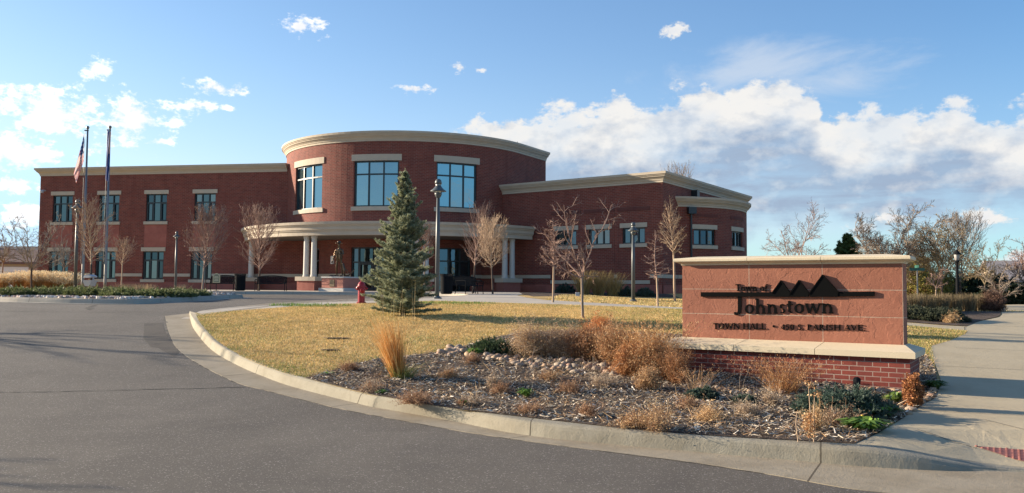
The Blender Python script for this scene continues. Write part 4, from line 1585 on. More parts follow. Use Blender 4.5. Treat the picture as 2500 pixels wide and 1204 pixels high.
# lettering ------------------------------------------------------------
GL = {
 'T': (.74, [('l', .36, 0, .36, .97, .15), ('l', .02, .955, .70, .955, .08), ('l', .2, .025, .52, .025, .05), ('l', .04, .8, .04, .97, .05), ('l', .68, .8, .68, .97, .05)]),
 'o': (.68, [('e', .33, .32, .29, .33, 0, 360, .13, .055)]),
 'w': (.98, [('l', .08, .62, .28, .0, .12), ('l', .28, 0, .48, .6, .06), ('l', .46, .62, .68, 0, .12), ('l', .68, 0, .88, .62, .06), ('l', -.02, .62, .2, .62, .045), ('l', .78, .62, .98, .62, .045), ('l', .38, .62, .55, .62, .045)]),
 'n': (.74, [('l', .16, 0, .16, .62, .125), ('e', .37, .37, .22, .26, 0, 165, .12, .07), ('l', .56, 0, .56, .38, .125), ('l', .03, .025, .29, .025, .05), ('l', .43, .025, .70, .025, .05), ('l', .03, .61, .16, .61, .05)]),
 'h': (.74, [('l', .16, 0, .16, 1.0, .125), ('e', .37, .37, .22, .26, 0, 165, .12, .07), ('l', .56, 0, .56, .38, .125), ('l', .03, .025, .29, .025, .05), ('l', .43, .025, .70, .025, .05), ('l', .03, .98, .16, .98, .05)]),
 'f': (.44, [('l', .18, 0, .18, .80, .12), ('e', .34, .78, .17, .20, 35, 180, .11, .07), ('l', .03, .60, .40, .60, .06), ('l', .05, .025, .34, .025, .05)]),
 's': (.50, [('e', .25, .475, .17, .165, 30, 265, .10, .06), ('e', .25, .165, .18, .165, -150, 85, .11, .06)]),
 't': (.45, [('l', .18, .12, .18, .84, .115), ('l', .02, .60, .40, .60, .06), ('e', .31, .14, .14, .135, 175, 310, .11, .06)]),
 'O': (.90, [('e', .44, .5, .40, .52, 0, 360, .15, .06)]),
 'W': (1.22, [('l', .08, 1, .36, 0, .14), ('l', .36, 0, .60, .98, .06), ('l', .57, 1, .87, 0, .14), ('l', .87, 0, 1.13, 1, .06), ('l', -.04, .975, .22, .975, .05), ('l', 1.0, .975, 1.24, .975, .05), ('l', .48, .975, .68, .975, .05)]),
 'N': (.92, [('l', .13, 0, .13, 1, .06), ('l', .11, 1, .78, 0, .15), ('l', .78, 0, .78, 1, .06), ('l', -.01, .975, .2, .975, .05), ('l', .0, .025, .27, .025, .05), ('l', .65, .975, .9, .975, .05)]),
 'H': (.94, [('l', .17, 0, .17, 1, .14), ('l', .75, 0, .75, 1, .14), ('l', .17, .5, .75, .5, .06), ('l', .03, .975, .31, .975, .05), ('l', .03, .025, .31, .025, .05), ('l', .61, .975, .89, .975, .05), ('l', .61, .025, .89, .025, .05)]),
 'A': (.84, [('l', .1, 0, .42, 1, .06), ('l', .40, 1, .74, 0, .15), ('l', .2, .34, .62, .34, .055), ('l', -.02, .025, .22, .025, .05), ('l', .60, .025, .88, .025, .05)]),
 'L': (.70, [('l', .17, 0, .17, 1, .14), ('l', .05, .035, .6, .035, .07), ('l', .60, .0, .64, .24, .05), ('l', .03, .975, .31, .975, .05)]),
 '4': (.66, [('l', .44, 0, .44, .98, .13), ('l', .02, .30, .62, .30, .07), ('l', .05, .31, .44, .96, .06)]),
 '5': (.60, [('l', .13, .52, .16, .97, .06), ('l', .13, .94, .52, .94, .10), ('e', .26, .31, .25, .31, -150, 110, .13, .06)]),
 '0': (.64, [('e', .31, .49, .25, .50, 0, 360, .12, .06)]),
 'S': (.62, [('e', .29, .74, .22, .26, 25, 265, .12, .06), ('e', .29, .25, .23, .26, -155, 85, .13, .06), ('l', .5, .78, .5, .98, .045), ('l', .06, .02, .06, .24, .045)]),
 'P': (.70, [('l', .17, 0, .17, 1, .14), ('e', .33, .73, .26, .25, -90, 90, .13, .055), ('l', .17, .97, .34, .97, .055), ('l', .17, .485, .34, .485, .055), ('l', .03, .025, .33, .025, .05), ('l', .03, .975, .18, .975, .05)]),
 'R': (.82, [('l', .17, 0, .17, 1, .14), ('e', .33, .75, .25, .23, -90, 90, .13, .055), ('l', .17, .97, .34, .97, .055), ('l', .17, .52, .34, .52, .055), ('l', .36, .52, .72, 0, .14), ('l', .03, .025, .31, .025, .05), ('l', .03, .975, .18, .975, .05), ('l', .66, .025, .84, .025, .05)]),
 'I': (.42, [('l', .2, 0, .2, 1, .14), ('l', .05, .975, .35, .975, .05), ('l', .05, .025, .35, .025, .05)]),
 'V': (.84, [('l', .08, 1, .42, 0, .14), ('l', .42, 0, .72, 1, .06), ('l', -.04, .975, .22, .975, .05), ('l', .60, .975, .84, .975, .05)]),
 'E': (.72, [('l', .17, 0, .17, 1, .14), ('l', .05, .965, .58, .965, .065), ('l', .17, .51, .5, .51, .055), ('l', .05, .035, .62, .035, .065), ('l', .58, .8, .58, .98, .05), ('l', .63, .02, .66, .22, .05), ('l', .5, .42, .5, .6, .045)]),
 '.': (.30, [('e', .1, .075, .06, .06, 0, 360, .11, .11)]),
 '*': (.5, [('e', .22, .47, .09, .09, 0, 360, .17, .17)]),
 ' ': (.34, []),
}


def text_mesh(mb, txt, pl, pr, base_l, base_r, cap_l, cap_r, d0, d1, jig=.0004):
    """set txt between two photo columns on the panel plane"""
    A = sl(*pl, PS)
    B = sl(*pr, PS)
    zl, zr = A[1], B[1]
    hl = sl(pl[0], cap_l, PS)[1] - zl
    hr = sl(pr[0], cap_r, PS)[1] - zr
    h = (hl + hr) / 2
    caps = txt.upper() == txt
    tot = sum(GL[c][0] for c in txt) - .06
    k = (B[0] - A[0]) / tot
    x = 0
    cnt = 0
    for ch in txt:
        adv, pr_ = GL[ch]
        for p in pr_:
            cnt += 1
            e = (cnt % 9) * jig

            def fn(a, b, d, x=x):
                X = A[0] + (x + a) * k
                return SL(X, pb0 - d, zl + (zr - zl) * (x + a) / tot + b * h)
            if p[0] == 'l':
                _, x0, y0, x1, y1, w = p
                w = w + (.024 if caps else .03)
                asp = k / h
                dx, dy = (x1 - x0) * asp, y1 - y0
                L_ = math.hypot(dx, dy)
                nx, ny = -dy / L_ * w / 2 / asp, dx / L_ * w / 2
                if abs(dx) < 1e-6: nx = w / 2
                mb.prism([(x0 - nx, y0 - ny), (x1 - nx, y1 - ny), (x1 + nx, y1 + ny), (x0 + nx, y0 + ny)], fn, d0, d1 + e)
            else:
                _, cx, cy, rx, ry, a0, a1, wx, wy = p
                wx, wy = wx + (.018 if caps else .02), wy + (.028 if caps else .03)
                n = max(5, int(abs(a1 - a0) / 18))
                for i in range(n):
                    t0, t1 = R(a0 + (a1 - a0) * i / n), R(a0 + (a1 - a0) * (i + 1) / n)
                    q = []
                    for t, sgn in ((t0, 1), (t1, 1), (t1, -1), (t0, -1)):
                        q.append((cx + (rx - wx / 2 + sgn * wx / 2) * math.cos(t), cy + (ry - wy / 2 + sgn * wy / 2) * math.sin(t)))
                    mb.prism(q, fn, d0, d1 + e)
        x += adv


def q5(x, y): return (1650 + x / 4.3, 600 + y / 4.3)


# "Town of"
mb = MB()
text_mesh(mb, 'Town of', q5(630, 475), q5(962, 474), 0, 0, q5(0, 402)[1], q5(0, 402)[1], .004, .016)
mb.build('raised_lettering', M['letter'], sign)
mb = MB()
text_mesh(mb, 'ohnstown', q5(722, 714), q5(1652, 708), 0, 0, q5(0, 555)[1], q5(0, 552)[1], .004, .019)
fn0 = lambda a, b, d: SL(a, pb0 - d, b)


def Q(pts): return [sl(*q5(*p), PS) for p in pts]


jb = Q([(653, 536), (693, 536), (693, 668), (688, 700), (668, 722), (640, 732), (617, 724), (612, 700), (628, 694), (640, 712), (650, 700), (654, 668)])
mb.prism(jb[:4] + jb[9:], fn0, .004, .0195)
mb.prism([jb[3], jb[4], jb[5], jb[9], jb[10]], fn0, .004, .0191)
mb.prism([jb[5], jb[6], jb[7], jb[8], jb[9]], fn0, .004, .0188)
mb.build('raised_lettering', M['letter'], sign)
mb = MB()
text_mesh(mb, 'TOWN HALL', q5(395, 874), q5(945, 878), 0, 0, q5(0, 811)[1], q5(0, 816)[1], .004, .013)
bc = sl(*q5(1030, 846), PS)
mb.prism([(bc[0] + .019 * math.cos(q * .524), bc[1] + .019 * math.sin(q * .524)) for q in range(12)], lambda a, b, d: SL(a, pb0 - d, b), .004, .013)
text_mesh(mb, '450 S. PARISH AVE.', q5(1100, 883), q5(1992, 892), 0, 0, q5(0, 824)[1], q5(0, 830)[1], .004, .013)
mb.build('raised_lettering', M['letter'], sign)
# emblem: a bar rising into three peaks
mb = MB()
mb.prism(Q([(268, 535), (268, 488), (1030, 488), (1030, 535)]), fn0, .004, .032)
mb.prism(Q([(1690, 533), (1690, 484), (2088, 481), (2088, 529)]), fn0, .004, .0325)
for k, pts in enumerate(([(1022, 537), (1022, 500), (1110, 374), (1200, 500), (1200, 537)], [(1206, 537), (1206, 510), (1300, 371), (1398, 505), (1398, 537)], [(1410, 537), (1410, 505), (1545, 316), (1705, 490), (1705, 537)])):
    mb.prism(Q(pts), fn0, .003, .038 + .001 * k)
mb.build('mountain_emblem', M['letter'], sign)
# hood edges of the peaks
mb = MB()
for pts in ([(1015, 500), (1110, 366), (1207, 500)], [(1199, 512), (1300, 363), (1405, 507)], [(1402, 507), (1545, 307), (1713, 492)]):
    P = Q(pts)
    for (a, b), (c, d) in zip(P[:-1], P[1:]):
        mb.beam(SL(a, pb0 - .026, b), SL(c, pb0 - .026, d), .048, .014)
mb.build('emblem_edge', M['letter'], sign)

# ------------------------------------------------------------------ street lamps
def make_lamp(name, label, loc, H, rz=0, head=1.0):
    head = head * 1.0
    t = thing(name, label, 'street lamp', loc, rz, 'dark cone-shaded street lamps')
    mb = MB()
    mb.lathe([(.17, 0), (.17, .04), (.12, .06), (.10, .10)], 12)
    for a in range(4): mb.lathe([(.018, .04), (.018, .075)], 6, (.14 * math.cos(a * 1.57 + .78), .14 * math.sin(a * 1.57 + .78), 0))
    mb.build('base', M['lampm'], t)
    mb = MB()
    mb.lathe([(.078, .1), (.075, H * .5), (.058, H - .62 * head)], 12)
    mb.build('pole', M['lampm'], t, smooth=True)
    k = head
    mb = MB()
    mb.lathe([(.058 * k, H - .68 * k), (.09 * k, H - .64 * k), (.125 * k, H - .56 * k), (.13 * k, H - .50 * k), (.05 * k, H - .49 * k)], 14)
    mb.build('fitter', M['lampm'], t, smooth=True)
    mb = MB()
    mb.lathe([(.10 * k, H - .50 * k), (.115 * k, H - .42 * k), (.10 * k, H - .38 * k)], 14)
    mb.build('lens', M['lens'], t, smooth=True)
    mb = MB()
    mb.lathe([(.285 * k, H - .445 * k), (.285 * k, H - .43 * k), (.20 * k, H - .37 * k), (.13 * k, H - .30 * k), (.095 * k, H - .235 * k), (.08 * k, H - .235 * k), (.10 * k, H - .30 * k), (.19 * k, H - .385 * k)], 18)
    s = mb.build('shade', M['lampm'], t, smooth=True)
    mb = MB()
    for a in range(4):
        ca, sa = math.cos(a * 1.57), math.sin(a * 1.57)
        mb.tube([(.118 * k * ca, .118 * k * sa, H - .50 * k), (.118 * k * ca, .118 * k * sa, H - .40 * k)], .008, 4)
    mb.build('strut', M['lampm'], t)
    mb = MB()
    mb.lathe([(.095 * k, H - .24 * k), (.095 * k, H - .19 * k)], 14)
    mb.build('collar', M['alu'], t)
    mb = MB()
    mb.lathe([(.118 * k, H - .19 * k), (.122 * k, H - .12 * k), (.10 * k, H - .045 * k), (.055 * k, H - .005 * k), (.001, H)], 14)
    mb.build('dome_cap', M['lampm'], t, smooth=True)
    return t


def place_h(px, pyb, pyt):
    b = GP(px, pyb)
    return b, PT(px, pyt, b.y).z - b.z


b, h = place_h(1067, 730, 437)
make_lamp('street_lamp', 'tallest-looking dark street lamp, standing just right of the spruce by the walk', b, h)
b = onp(PT(183, 710, 42).x, 42)
make_lamp('street_lamp', 'dark street lamp beside the two flagpoles on the planted island', b, PT(190, 487, 42).z - b.z)
b = onp(PT(428, 709, 55).x, 55)
make_lamp('street_lamp', 'smallest dark street lamp, before the brick wall between the windows of the long wing', b, PT(429, 565, 55).z - b.z, 0, .8)
b = GP(1546, 737)
if b.y > 46: b = onp(PT(1546, 700, 44).x, 44)
make_lamp('street_lamp', 'dark street lamp on the dry grass in front of the low right wing windows', b, PT(1544, 543, b.y).z - b.z, 0, .8)
# lantern-style lamp far right
b = onp(PT(2338, 735, 29).x, 29)
H = PT(2341, 612, 29).z - b.z
t = thing('lantern_lamp', 'dark post lamp with pale lantern globe among the bare trees beyond the sign', 'street lamp', b)
mb = MB()
mb.lathe([(.09, 0), (.09, .3), (.055, .36), (.042, H - .38)], 10)
mb.build('pole', M['black'], t)
mb = MB()
mb.lathe([(.04, H - .36), (.07, H - .32), (.09, H - .14), (.08, H - .12)], 10)
mb.build('globe', simple('dim_globe', (.25, .24, .23), .5), t, smooth=True)
mb = MB()
mb.lathe([(.13, H - .13), (.11, H - .08), (.05, H - .01), (.01, H + .04)], 10)
mb.lathe([(.085, H - .40), (.08, H - .34)], 10)
mb.build('cap', M['black'], t)

# ------------------------------------------------------------------ flags
def flagpole(px, pyb, pyt, Yd, label):
    b = onp(PT(px, pyb, Yd).x, Yd)
    H = PT(px, pyt, Yd).z - b.z
    t = thing('flagpole', label, 'flagpole', b, 0, 'flagpoles on the island')
    mb = MB()
    mb.lathe([(.068, 0), (.066, .5), (.036, H - .12)], 10)
    mb.build('pole', M['alu'], t, smooth=True)
    mb = MB()
    mb.lathe([(.13, 0), (.11, .06), (.09, .07)], 10)
    mb.build('base_collar', M['alu'], t)
    mb = MB()
    mb.lathe([(.03, H - .14), (.05, H - .13), (.075, H - .06), (.055, H - .01), (.01, H + .01)], 10)
    mb.build('finial_ball', M['alu'], t, smooth=True)
    mb = MB()
    mb.beam((-.14, 0, H - .2), (.04, 0, H - .2), .05, .05)
    mb.tube([(-.12, 0, H - .2), (-.10, -.03, 1.3)], .008, 4)
    mb.build('halyard', M['lampm'], t)
    return t, b, H


t1, fb1, fh1 = flagpole(201, 714, 308, 38.5, 'flagpole flying the striped national flag, left of a pair on the island')
t2, fb2, fh2 = flagpole(256, 713, 307, 38.5, 'flagpole carrying the limp dark blue flag, right of a pair on the island')


def flag(name, label, quad, Yd, colf, ns, nt, fold, seed):
    """quad: hoist top, hoist bottom, fly top, fly bottom in photo pixels"""
    ht, hb, ft, fb = quad
    t = MB()
    r = random.Random(seed)
    root = PT(*ht, Yd)
    P = {}
    for i in range(ns + 1):
        for j in range(nt + 1):
            s, w = i / ns, j / nt
            top = Vector(ht).lerp(Vector(ft), w)
            bot = Vector(hb).lerp(Vector(fb), w)
            sag = math.sin(math.pi * w) * 3
            p = top.lerp(bot, s)
            d = fold * math.sin(w * 9 + s * 2.4) * (.25 + w) + fold * .5 * math.sin(s * 7 + w * 3)
            P[i, j] = PT(p.x, p.y + sag, Yd + d) - root
    for i in range(ns):
        for j in range(nt):
            t.cur = colf((i + .5) / ns, (j + .5) / nt, i, j)
            t.add([P[i, j], P[i, j + 1], P[i + 1, j + 1], P[i + 1, j]], [(0, 1, 2, 3)])
    o = t.build(name, M['flag'], smooth=True)
    o.location = root
    return tag(o, label, 'flag')


RED, WHT, BLU = (.42, .02, .03), (.72, .70, .68), (.025, .05, .15)


def usa(s, w, i, j):
    if s < 7 / 13 and w < .4:
        return WHT if (i % 4 == 1 and j % 3 == 1) else BLU
    return RED if int(s * 13) % 2 == 0 else WHT


flag('national_flag', 'red, white and blue striped flag drooping in folds from the left flagpole', ((206, 324), (204, 393), (180, 424), (186, 447)), 38.4, usa, 26, 30, .16, 1)


def state(s, w, i, j):
    if w > .80 and s < .5: return (.30, .04, .07)
    if w > .70 and s < .45: return (.36, .36, .40)
    return (.020, .045, .17)


flag('blue_flag', 'limp dark blue flag with a red strip hanging down along the right flagpole', ((263, 316), (257, 436), (271, 322), (265, 443)), 38.3, state, 16, 12, .13, 2)

# ------------------------------------------------------------------ hydrant
b, h = place_h(882, 741, 682)
hy = thing('fire_hydrant', 'glossy red fire hydrant standing at the edge of the dry lawn', 'fire hydrant', b, R(25))
k = h / .78
mb = MB()
mb.lathe([(.155 * k, 0), (.155 * k, .035 * k), (.115 * k, .045 * k), (.11 * k, .42 * k), (.135 * k, .43 * k), (.135 * k, .455 * k), (.125 * k, .46 * k), (.12 * k, .53 * k)], 18)
mb.build('barrel', M['hydrant'], hy, smooth=False)
mb = MB()
mb.lathe([(.15 * k, .53 * k), (.15 * k, .555 * k), (.125 * k, .56 * k), (.115 * k, .62 * k), (.085 * k, .68 * k), (.04 * k, .71 * k)], 18)
mb.build('bonnet', M['hydrant'], hy, smooth=False)
mb = MB()
mb.lathe([(.035 * k, .70 * k), (.032 * k, .78 * k)], 5)
mb.build('operating_nut', M['hydrant'], hy)
for ax, zc_, rr, ln in ((Vector((1, 0, 0)), .485, .055, .17), (Vector((-1, 0, 0)), .485, .055, .17), (Vector((0, -1, 0)), .42, .075, .17)):
    mb = MB()
    q = Vector((0, 0, 1)).rotation_difference(ax).to_matrix().to_4x4()
    mb.lathe([(rr * k * .8, .08 * k), (rr * k * .8, ln * k * .72), (rr * k, ln * k * .74), (rr * k, ln * k), (rr * k * .5, ln * k + .008), (rr * k * .35, ln * k + .035)], 12, (0, 0, zc_ * k), q)
    mb.build('nozzle_cap', M['hydrant'], hy)
mb = MB()
for a in range(8):
    mb.lathe([(.014 * k, .0), (.014 * k, .055 * k)], 6, (.135 * k * math.cos(a * .785), .135 * k * math.sin(a * .785), 0))
    mb.lathe([(.012 * k, .51 * k), (.012 * k, .575 * k)], 6, (.137 * k * math.cos(a * .785), .137 * k * math.sin(a * .785), 0))
mb.build('flange_bolt', M['hydrant'], hy)

# ------------------------------------------------------------------ pedestal and statue
pc = onp(PT(829, 708, 47.2).x, 47.6)
pang = R(-28)
ped = thing('statue_pedestal', 'red stone pedestal with pale cap and bronze plaque under the statue', 'pedestal', pc, pang)
mb = MB()
mb.box(-.88, .88, -.88, .88, -.05, .20)
mb.build('base_slab', M['column'], ped)
mb = MB()
for a, b_, u0 in (((-.76, -.76), (.76, -.76), 0), ((.76, -.76), (.76, .76), .2), ((.76, .76), (-.76, .76), 0), ((-.76, .76), (-.76, -.76), 0)):
    l = math.hypot(a[0] - b_[0], a[1] - b_[1])
    mb.add([Vector((*a, .20)), Vector((*b_, .20)), Vector((*b_, .76)), Vector((*a, .76))], [(0, 1, 2, 3)], [[(u0, 0.02), (u0 + l, 0.02), (u0 + l, .58), (u0, .58)]])
mb.build('stone_body', M['pedstone'], ped)
mb = MB()
mb.box(-.80, .80, -.80, .80, .76, .84)
mb.build('cap_slab', M['column'], ped)
mb = MB()
mb.box(-.17, .17, -.795, -.762, .28, .66)
mb.build('plaque', simple('plaque_bronze', (.16, .12, .08), .4, metal=.7), ped)


def skin_body(name, V, E, rad, mat, parent, root=0, sub=2):
    me = bpy.data.meshes.new(name)
    me.from_pydata(V, E, [])
    o = bpy.data.objects.new(name, me)
    COL.objects.link(o)
    o.parent = parent
    md = o.modifiers.new('skin', 'SKIN')
    md.use_smooth_shade = True
    for i, sv in enumerate(me.skin_vertices[0].data):
        r_ = rad[i]
        sv.radius = r_ if hasattr(r_, '__len__') else (r_, r_)
        sv.use_root = (i == root)
    m2 = o.modifiers.new('sub', 'SUBSURF')
    m2.levels = m2.render_levels = sub
    me.materials.append(mat)
    return o


sb = Vector((pc.x, pc.y, pc.z + .84))
sh = PT(824, 589, 47.6).z - sb.z
st_ = thing('bronze_statue', 'dark bronze statue of a standing man in a broad hat on the stone pedestal', 'statue', sb + Vector((-.12, -.1, 0)), R(-18))
k = sh / 1.98
J = [(0, 0, 1.02), (0, .0, 1.2), (0, .01, 1.42), (0, .0, 1.58), (0, -.02, 1.68), (0, -.03, 1.80), (0, -.03, 1.87),           # pelvis .. crown 0-6
     (-.20, 0, 1.49), (-.27, -.02, 1.22), (-.31, -.10, .98), (-.33, -.14, .90),                                              # his right arm 7-10
     (.20, 0, 1.49), (.29, -.06, 1.22), (.14, -.25, 1.25), (.06, -.28, 1.29),                                                # his left arm, folded across 11-14
     (-.10, 0, .96), (-.13, -.03, .54), (-.14, .03, .11), (-.17, -.14, .05),                                                 # right leg 15-18
     (.10, 0, .96), (.15, .04, .54), (.18, .08, .11), (.22, -.08, .05),                                                      # left leg 19-22
     (-.09, -.12, 1.30)]
E = [(0, 1), (1, 2), (2, 3), (3, 4), (4, 5), (5, 6), (2, 7), (7, 8), (8, 9), (9, 10), (2, 11), (11, 12), (12, 13), (13, 14), (0, 15), (15, 16), (16, 17), (17, 18), (0, 19), (19, 20), (20, 21), (21, 22)]
J = J[:23]
rad = [(.17, .13), (.155, .12), (.20, .135), (.075, .075), (.085, .095), (.088, .105), (.06, .07), .085, .062, .045, .042, .085, .062, .045, .042, .105, .078, .058, .05, .105, .078, .058, .05]
V = [(x * k, y * k, z * k) for x, y, z in J]
rad = [tuple(q * k * .82 for q in r_) if isinstance(r_, tuple) else r_ * k * .82 for r_ in rad]
skin_body('body', V, E, rad, M['bronze'], st_)
mb = MB()
mb.lathe([(.20 * k, 1.845 * k), (.225 * k, 1.875 * k), (.20 * k, 1.868 * k), (.105 * k, 1.862 * k), (.10 * k, 1.96 * k), (.085 * k, 1.985 * k), (.04 * k, 1.97 * k)], 16, (0, -.03 * k, 0))
mb.build('hat', M['bronze'], st_, smooth=True)
mb = MB()      # open coat hanging to the thigh
for sg in (-1, 1):
    pts = [(.05, -.115, 1.46), (.13, -.105, 1.46), (.165, -.03, 1.44), (.13, .095, 1.44), (.0, .12, 1.46)]
    low = [(.10, -.13, .90), (.16, -.12, .88), (.185, -.02, .86), (.15, .12, .88), (.0, .14, .9)]
    if sg < 0: low = [(x * .95, y, z) for x, y, z in low]
    for (a, b_, c_, d_) in zip(pts[:-1], pts[1:], low[1:], low[:-1]):
        mb.add([Vector((p[0] * sg, p[1], p[2])) * k for p in (a, b_, c_, d_)], [(0, 1, 2, 3)])
o = mb.build('coat', M['bronze'], st_, smooth=True)
md = o.modifiers.new('solid', 'SOLIDIFY'); md.thickness = .025
md = o.modifiers.new('sub', 'SUBSURF'); md.levels = md.render_levels = 2
mb = MB()      # nose, hat-shaded face, hands
mb.box(-.014 * k, .014 * k, -.145 * k, -.10 * k, 1.72 * k, 1.77 * k)
mb.build('nose', M['bronze'], st_)
for hx_, hy_, hz_, dz_ in ((-.335, -.15, .88, -1), (.04, -.29, 1.30, 0)):
    for q in range(5):
        mb = MB()
        if dz_:
            mb.tube([Vector((hx_ + (q - 2) * .014, hy_ - .02 * (q == 0), hz_)) * k, Vector((hx_ + (q - 2) * .018, hy_ - .03, hz_ - .07)) * k, Vector((hx_ + (q - 2) * .017, hy_ - .02, hz_ - .12)) * k], [.011 * k, .01 * k, .007 * k], 5)
        else:
            mb.tube([Vector((hx_, hy_, hz_ + (q - 2) * .015)) * k, Vector((hx_ - .06, hy_ + .005, hz_ + (q - 2) * .018)) * k, Vector((hx_ - .10, hy_ + .04, hz_ + (q - 2) * .016)) * k], [.011 * k, .01 * k, .007 * k], 5)
        mb.build('finger', M['bronze'], st_)
mb = MB()      # the leaning beam at his side
mb.tube([(.40 * k, -.05, .02), (.36 * k, -.05, .35), (.28 * k, -.05, .72), (.24 * k, -.05, .78)], [.05, .06, .07, .04], 7)
mb.tube([(.40 * k, -.05, .05), (.62 * k, .05, .10), (.92 * k, .1, .42)], [.05, .045, .03], 6)
mb.tube([(.30 * k, -.05, .60), (.60 * k, .02, .22)], [.03, .03], 6)
mb.build('plough', M['bronze'], st_, smooth=True)
mb = MB()
r_ = random.Random(4)
for i in range(9):
    x, y = r_.uniform(-.5, .5), r_.uniform(-.4, .4)
    mb.lathe([(.14, 0), (.12, .05), (.06, .09)], 7, (x, y, 0))
mb.build('ground_clods', M['bronze'], st_)

# ------------------------------------------------------------------ benches, bins, small things
def make_bench(label, loc, rz):
    t = thing('park_bench', label, 'bench', loc, rz, 'black metal park benches by the entrance')
    Wd = 1.6
    mb = MB()
    n = 25
    for i in range(n):
        x = -Wd / 2 + Wd * (i + .5) / n
        top = .80 + .07 * math.cos(x / Wd * math.pi)
        mb.beam((x, .24, .46), (x, .34, top), .048, .012, up=Vector((0, 1, 0)))
    P = [(-Wd / 2 + Wd * i / 12, .343, .80 + .075 * math.cos((-.5 + i / 12) * math.pi)) for i in range(13)]
    mb.tube(P, .022, 6)
    mb.build('backrest', M['black'], t)
    mb = MB()
    for i in range(n):
        x = -Wd / 2 + Wd * (i + .5) / n
        mb.beam((x, -.22, .42), (x, .2, .43), .048, .012)
        mb.beam((x, .2, .43), (x, .24, .46), .048, .012)
    mb.tube([(-Wd / 2, -.23, .41), (Wd / 2, -.23, .41)], .022, 6)
    mb.build('seat', M['black'], t)
    for sg in (-1, 1):
        x = sg * (Wd / 2 + .02)
        mb = MB()
        mb.tube([(x, -.27, .0), (x, -.24, .25), (x, -.25, .42), (x, -.27, .62)], .022, 6)
        mb.build('leg', M['black'], t)
        mb = MB()
        mb.tube([(x, .33, 0), (x, .22, .3), (x, .25, .5), (x, .34, .8)], .022, 6)
        mb.build('leg', M['black'], t)
        mb = MB()
        mb.tube([(x, -.27, .62), (x, -.1, .65), (x, .1, .64), (x, .29, .63)], .024, 6)
        mb.build('armrest', M['black'], t)
    return t


def bxy(px, Yd): return onp(PT(px, 705, Yd).x, Yd)


b1 = make_bench('arched black metal bench facing the drive, left of the statue pedestal', bxy(661, 47.5), R(4))
dup(b1, bxy(541, 47.0), R(-8), 'arched black metal bench partly hidden by the small cream notice sign')
dup(b1, bxy(1124, 41.5), R(14), 'arched black metal bench standing squarely behind the bin right of the lamp')
dup(b1, bxy(1147, 40.2), R(62), 'arched black metal bench turned to the side next to the small tree')


def make_bin(label, loc, h):
    t = thing('litter_bin', label, 'litter bin', loc, 0, 'black slatted litter bins')
    mb = MB()
    for i in range(28):
        a = i * 2 * math.pi / 28
        c, s_ = math.cos(a), math.sin(a)
        f = lambda r, z: Vector((r * c, r * s_, z))
        mb.beam(f(.27, .05), f(.285, h * .86), .045, .01, up=Vector((c, s_, 0)))
        mb.beam(f(.285, h * .86), f(.32, h), .045, .01, up=Vector((c, s_, 0)))
    for z in (.07, h * .5, h * .86):
        for i in range(28):
            a0, a1 = i * 2 * math.pi / 28, (i + 1) * 2 * math.pi / 28
            mb.beam((.268 * math.cos(a0), .268 * math.sin(a0), z), (.268 * math.cos(a1), .268 * math.sin(a1), z), .008, .03)
    mb.build('slatted_body', M['black'], t)
    mb = MB()
    mb.lathe([(.24, .02), (.25, h * .8), (.235, h * .8), (.22, .05)], 20)
    mb.build('liner', M['black'], t)
    mb = MB()
    mb.lathe([(.15, h * .92), (.27, h * .885), (.28, h * .86), (.15, h * .90)], 20)
    mb.build('lid', M['black'], t)
    return t


n1 = make_bin('black slatted litter bin between the two benches left of the porch', bxy(586, 46.5), .96)
dup(n1, bxy(1090, 39.0), 0, 'black slatted litter bin just right of the tall lamp by the spruce')

b = bxy(528, 45.6)
t = thing('notice_sign', 'small cream and green notice on a thin post in front of the bench', 'sign', b, R(5))
mb = MB()
mb.tube([(0, 0, 0), (0, 0, .95)], .02, 6)
mb.tube([(-.14, 0, .01), (.14, 0, .01)], .02, 6)
mb.build('post', M['black'], t)
mb = MB()
mb.prism([(-.19, .45), (.19, .45), (.19, .86), (.13, .88), (.09, .94), (0, .97), (-.09, .94), (-.13, .88), (-.19, .86)], lambda a, b_, d: Vector((a, -.03 + d, b_)), 0, .03)
mb.build('board', simple('cream_board', (.55, .50, .32), .6), t)
mb = MB()
mb.prism([(-.155, .48), (.155, .48), (.155, .835), (.11, .855), (.07, .91), (-.07, .91), (-.11, .855), (-.155, .835)], lambda a, b_, d: Vector((a, -.036 + d, b_)), 0, .005)
mb.build('panel', simple('green_grey_board', (.20, .22, .15), .6), t)
mb = MB()
for z, w in ((.78, .10), (.72, .12), (.64, .09), (.57, .11)):
    mb.box(-w, w, -.040, -.0365, z - .012, z + .012)
mb.build('lettering', simple('cream_letters', (.6, .56, .4), .6), t)

b = onp(PT(219, 715, 36.5).x, 36.5)
t = thing('drop_box', 'pale grey box with a flipped-up lid on a post by the flagpoles', 'drop box', b, R(-20))
mb = MB()
mb.box(-.07, .07, -.06, .06, 0, .36)
mb.build('pedestal', M['greypaint'], t)
mb = MB()
mb.add([Vector(p) for p in ((-.15, -.13, .30), (.15, -.13, .30), (.15, .13, .30), (-.15, .13, .30), (-.24, -.18, .56), (.24, -.18, .56), (.24, .18, .56), (-.24, .18, .56))], [(3, 2, 1, 0), (0, 1, 5, 4), (1, 2, 6, 5), (2, 3, 7, 6), (3, 0, 4, 7), (4, 5, 6, 7)])
mb.build('hopper', M['greypaint'], t)
mb = MB()
mb.prism([(-.24, .66), (.22, .68), (.22, .74), (.05, .80), (-.14, .78)], lambda a, b_, d: Vector((a, d, b_)), -.17, .17)
mb.box(.16, .20, -.02, .02, .55, .68)
mb.build('lid', M['greypaint'], t)

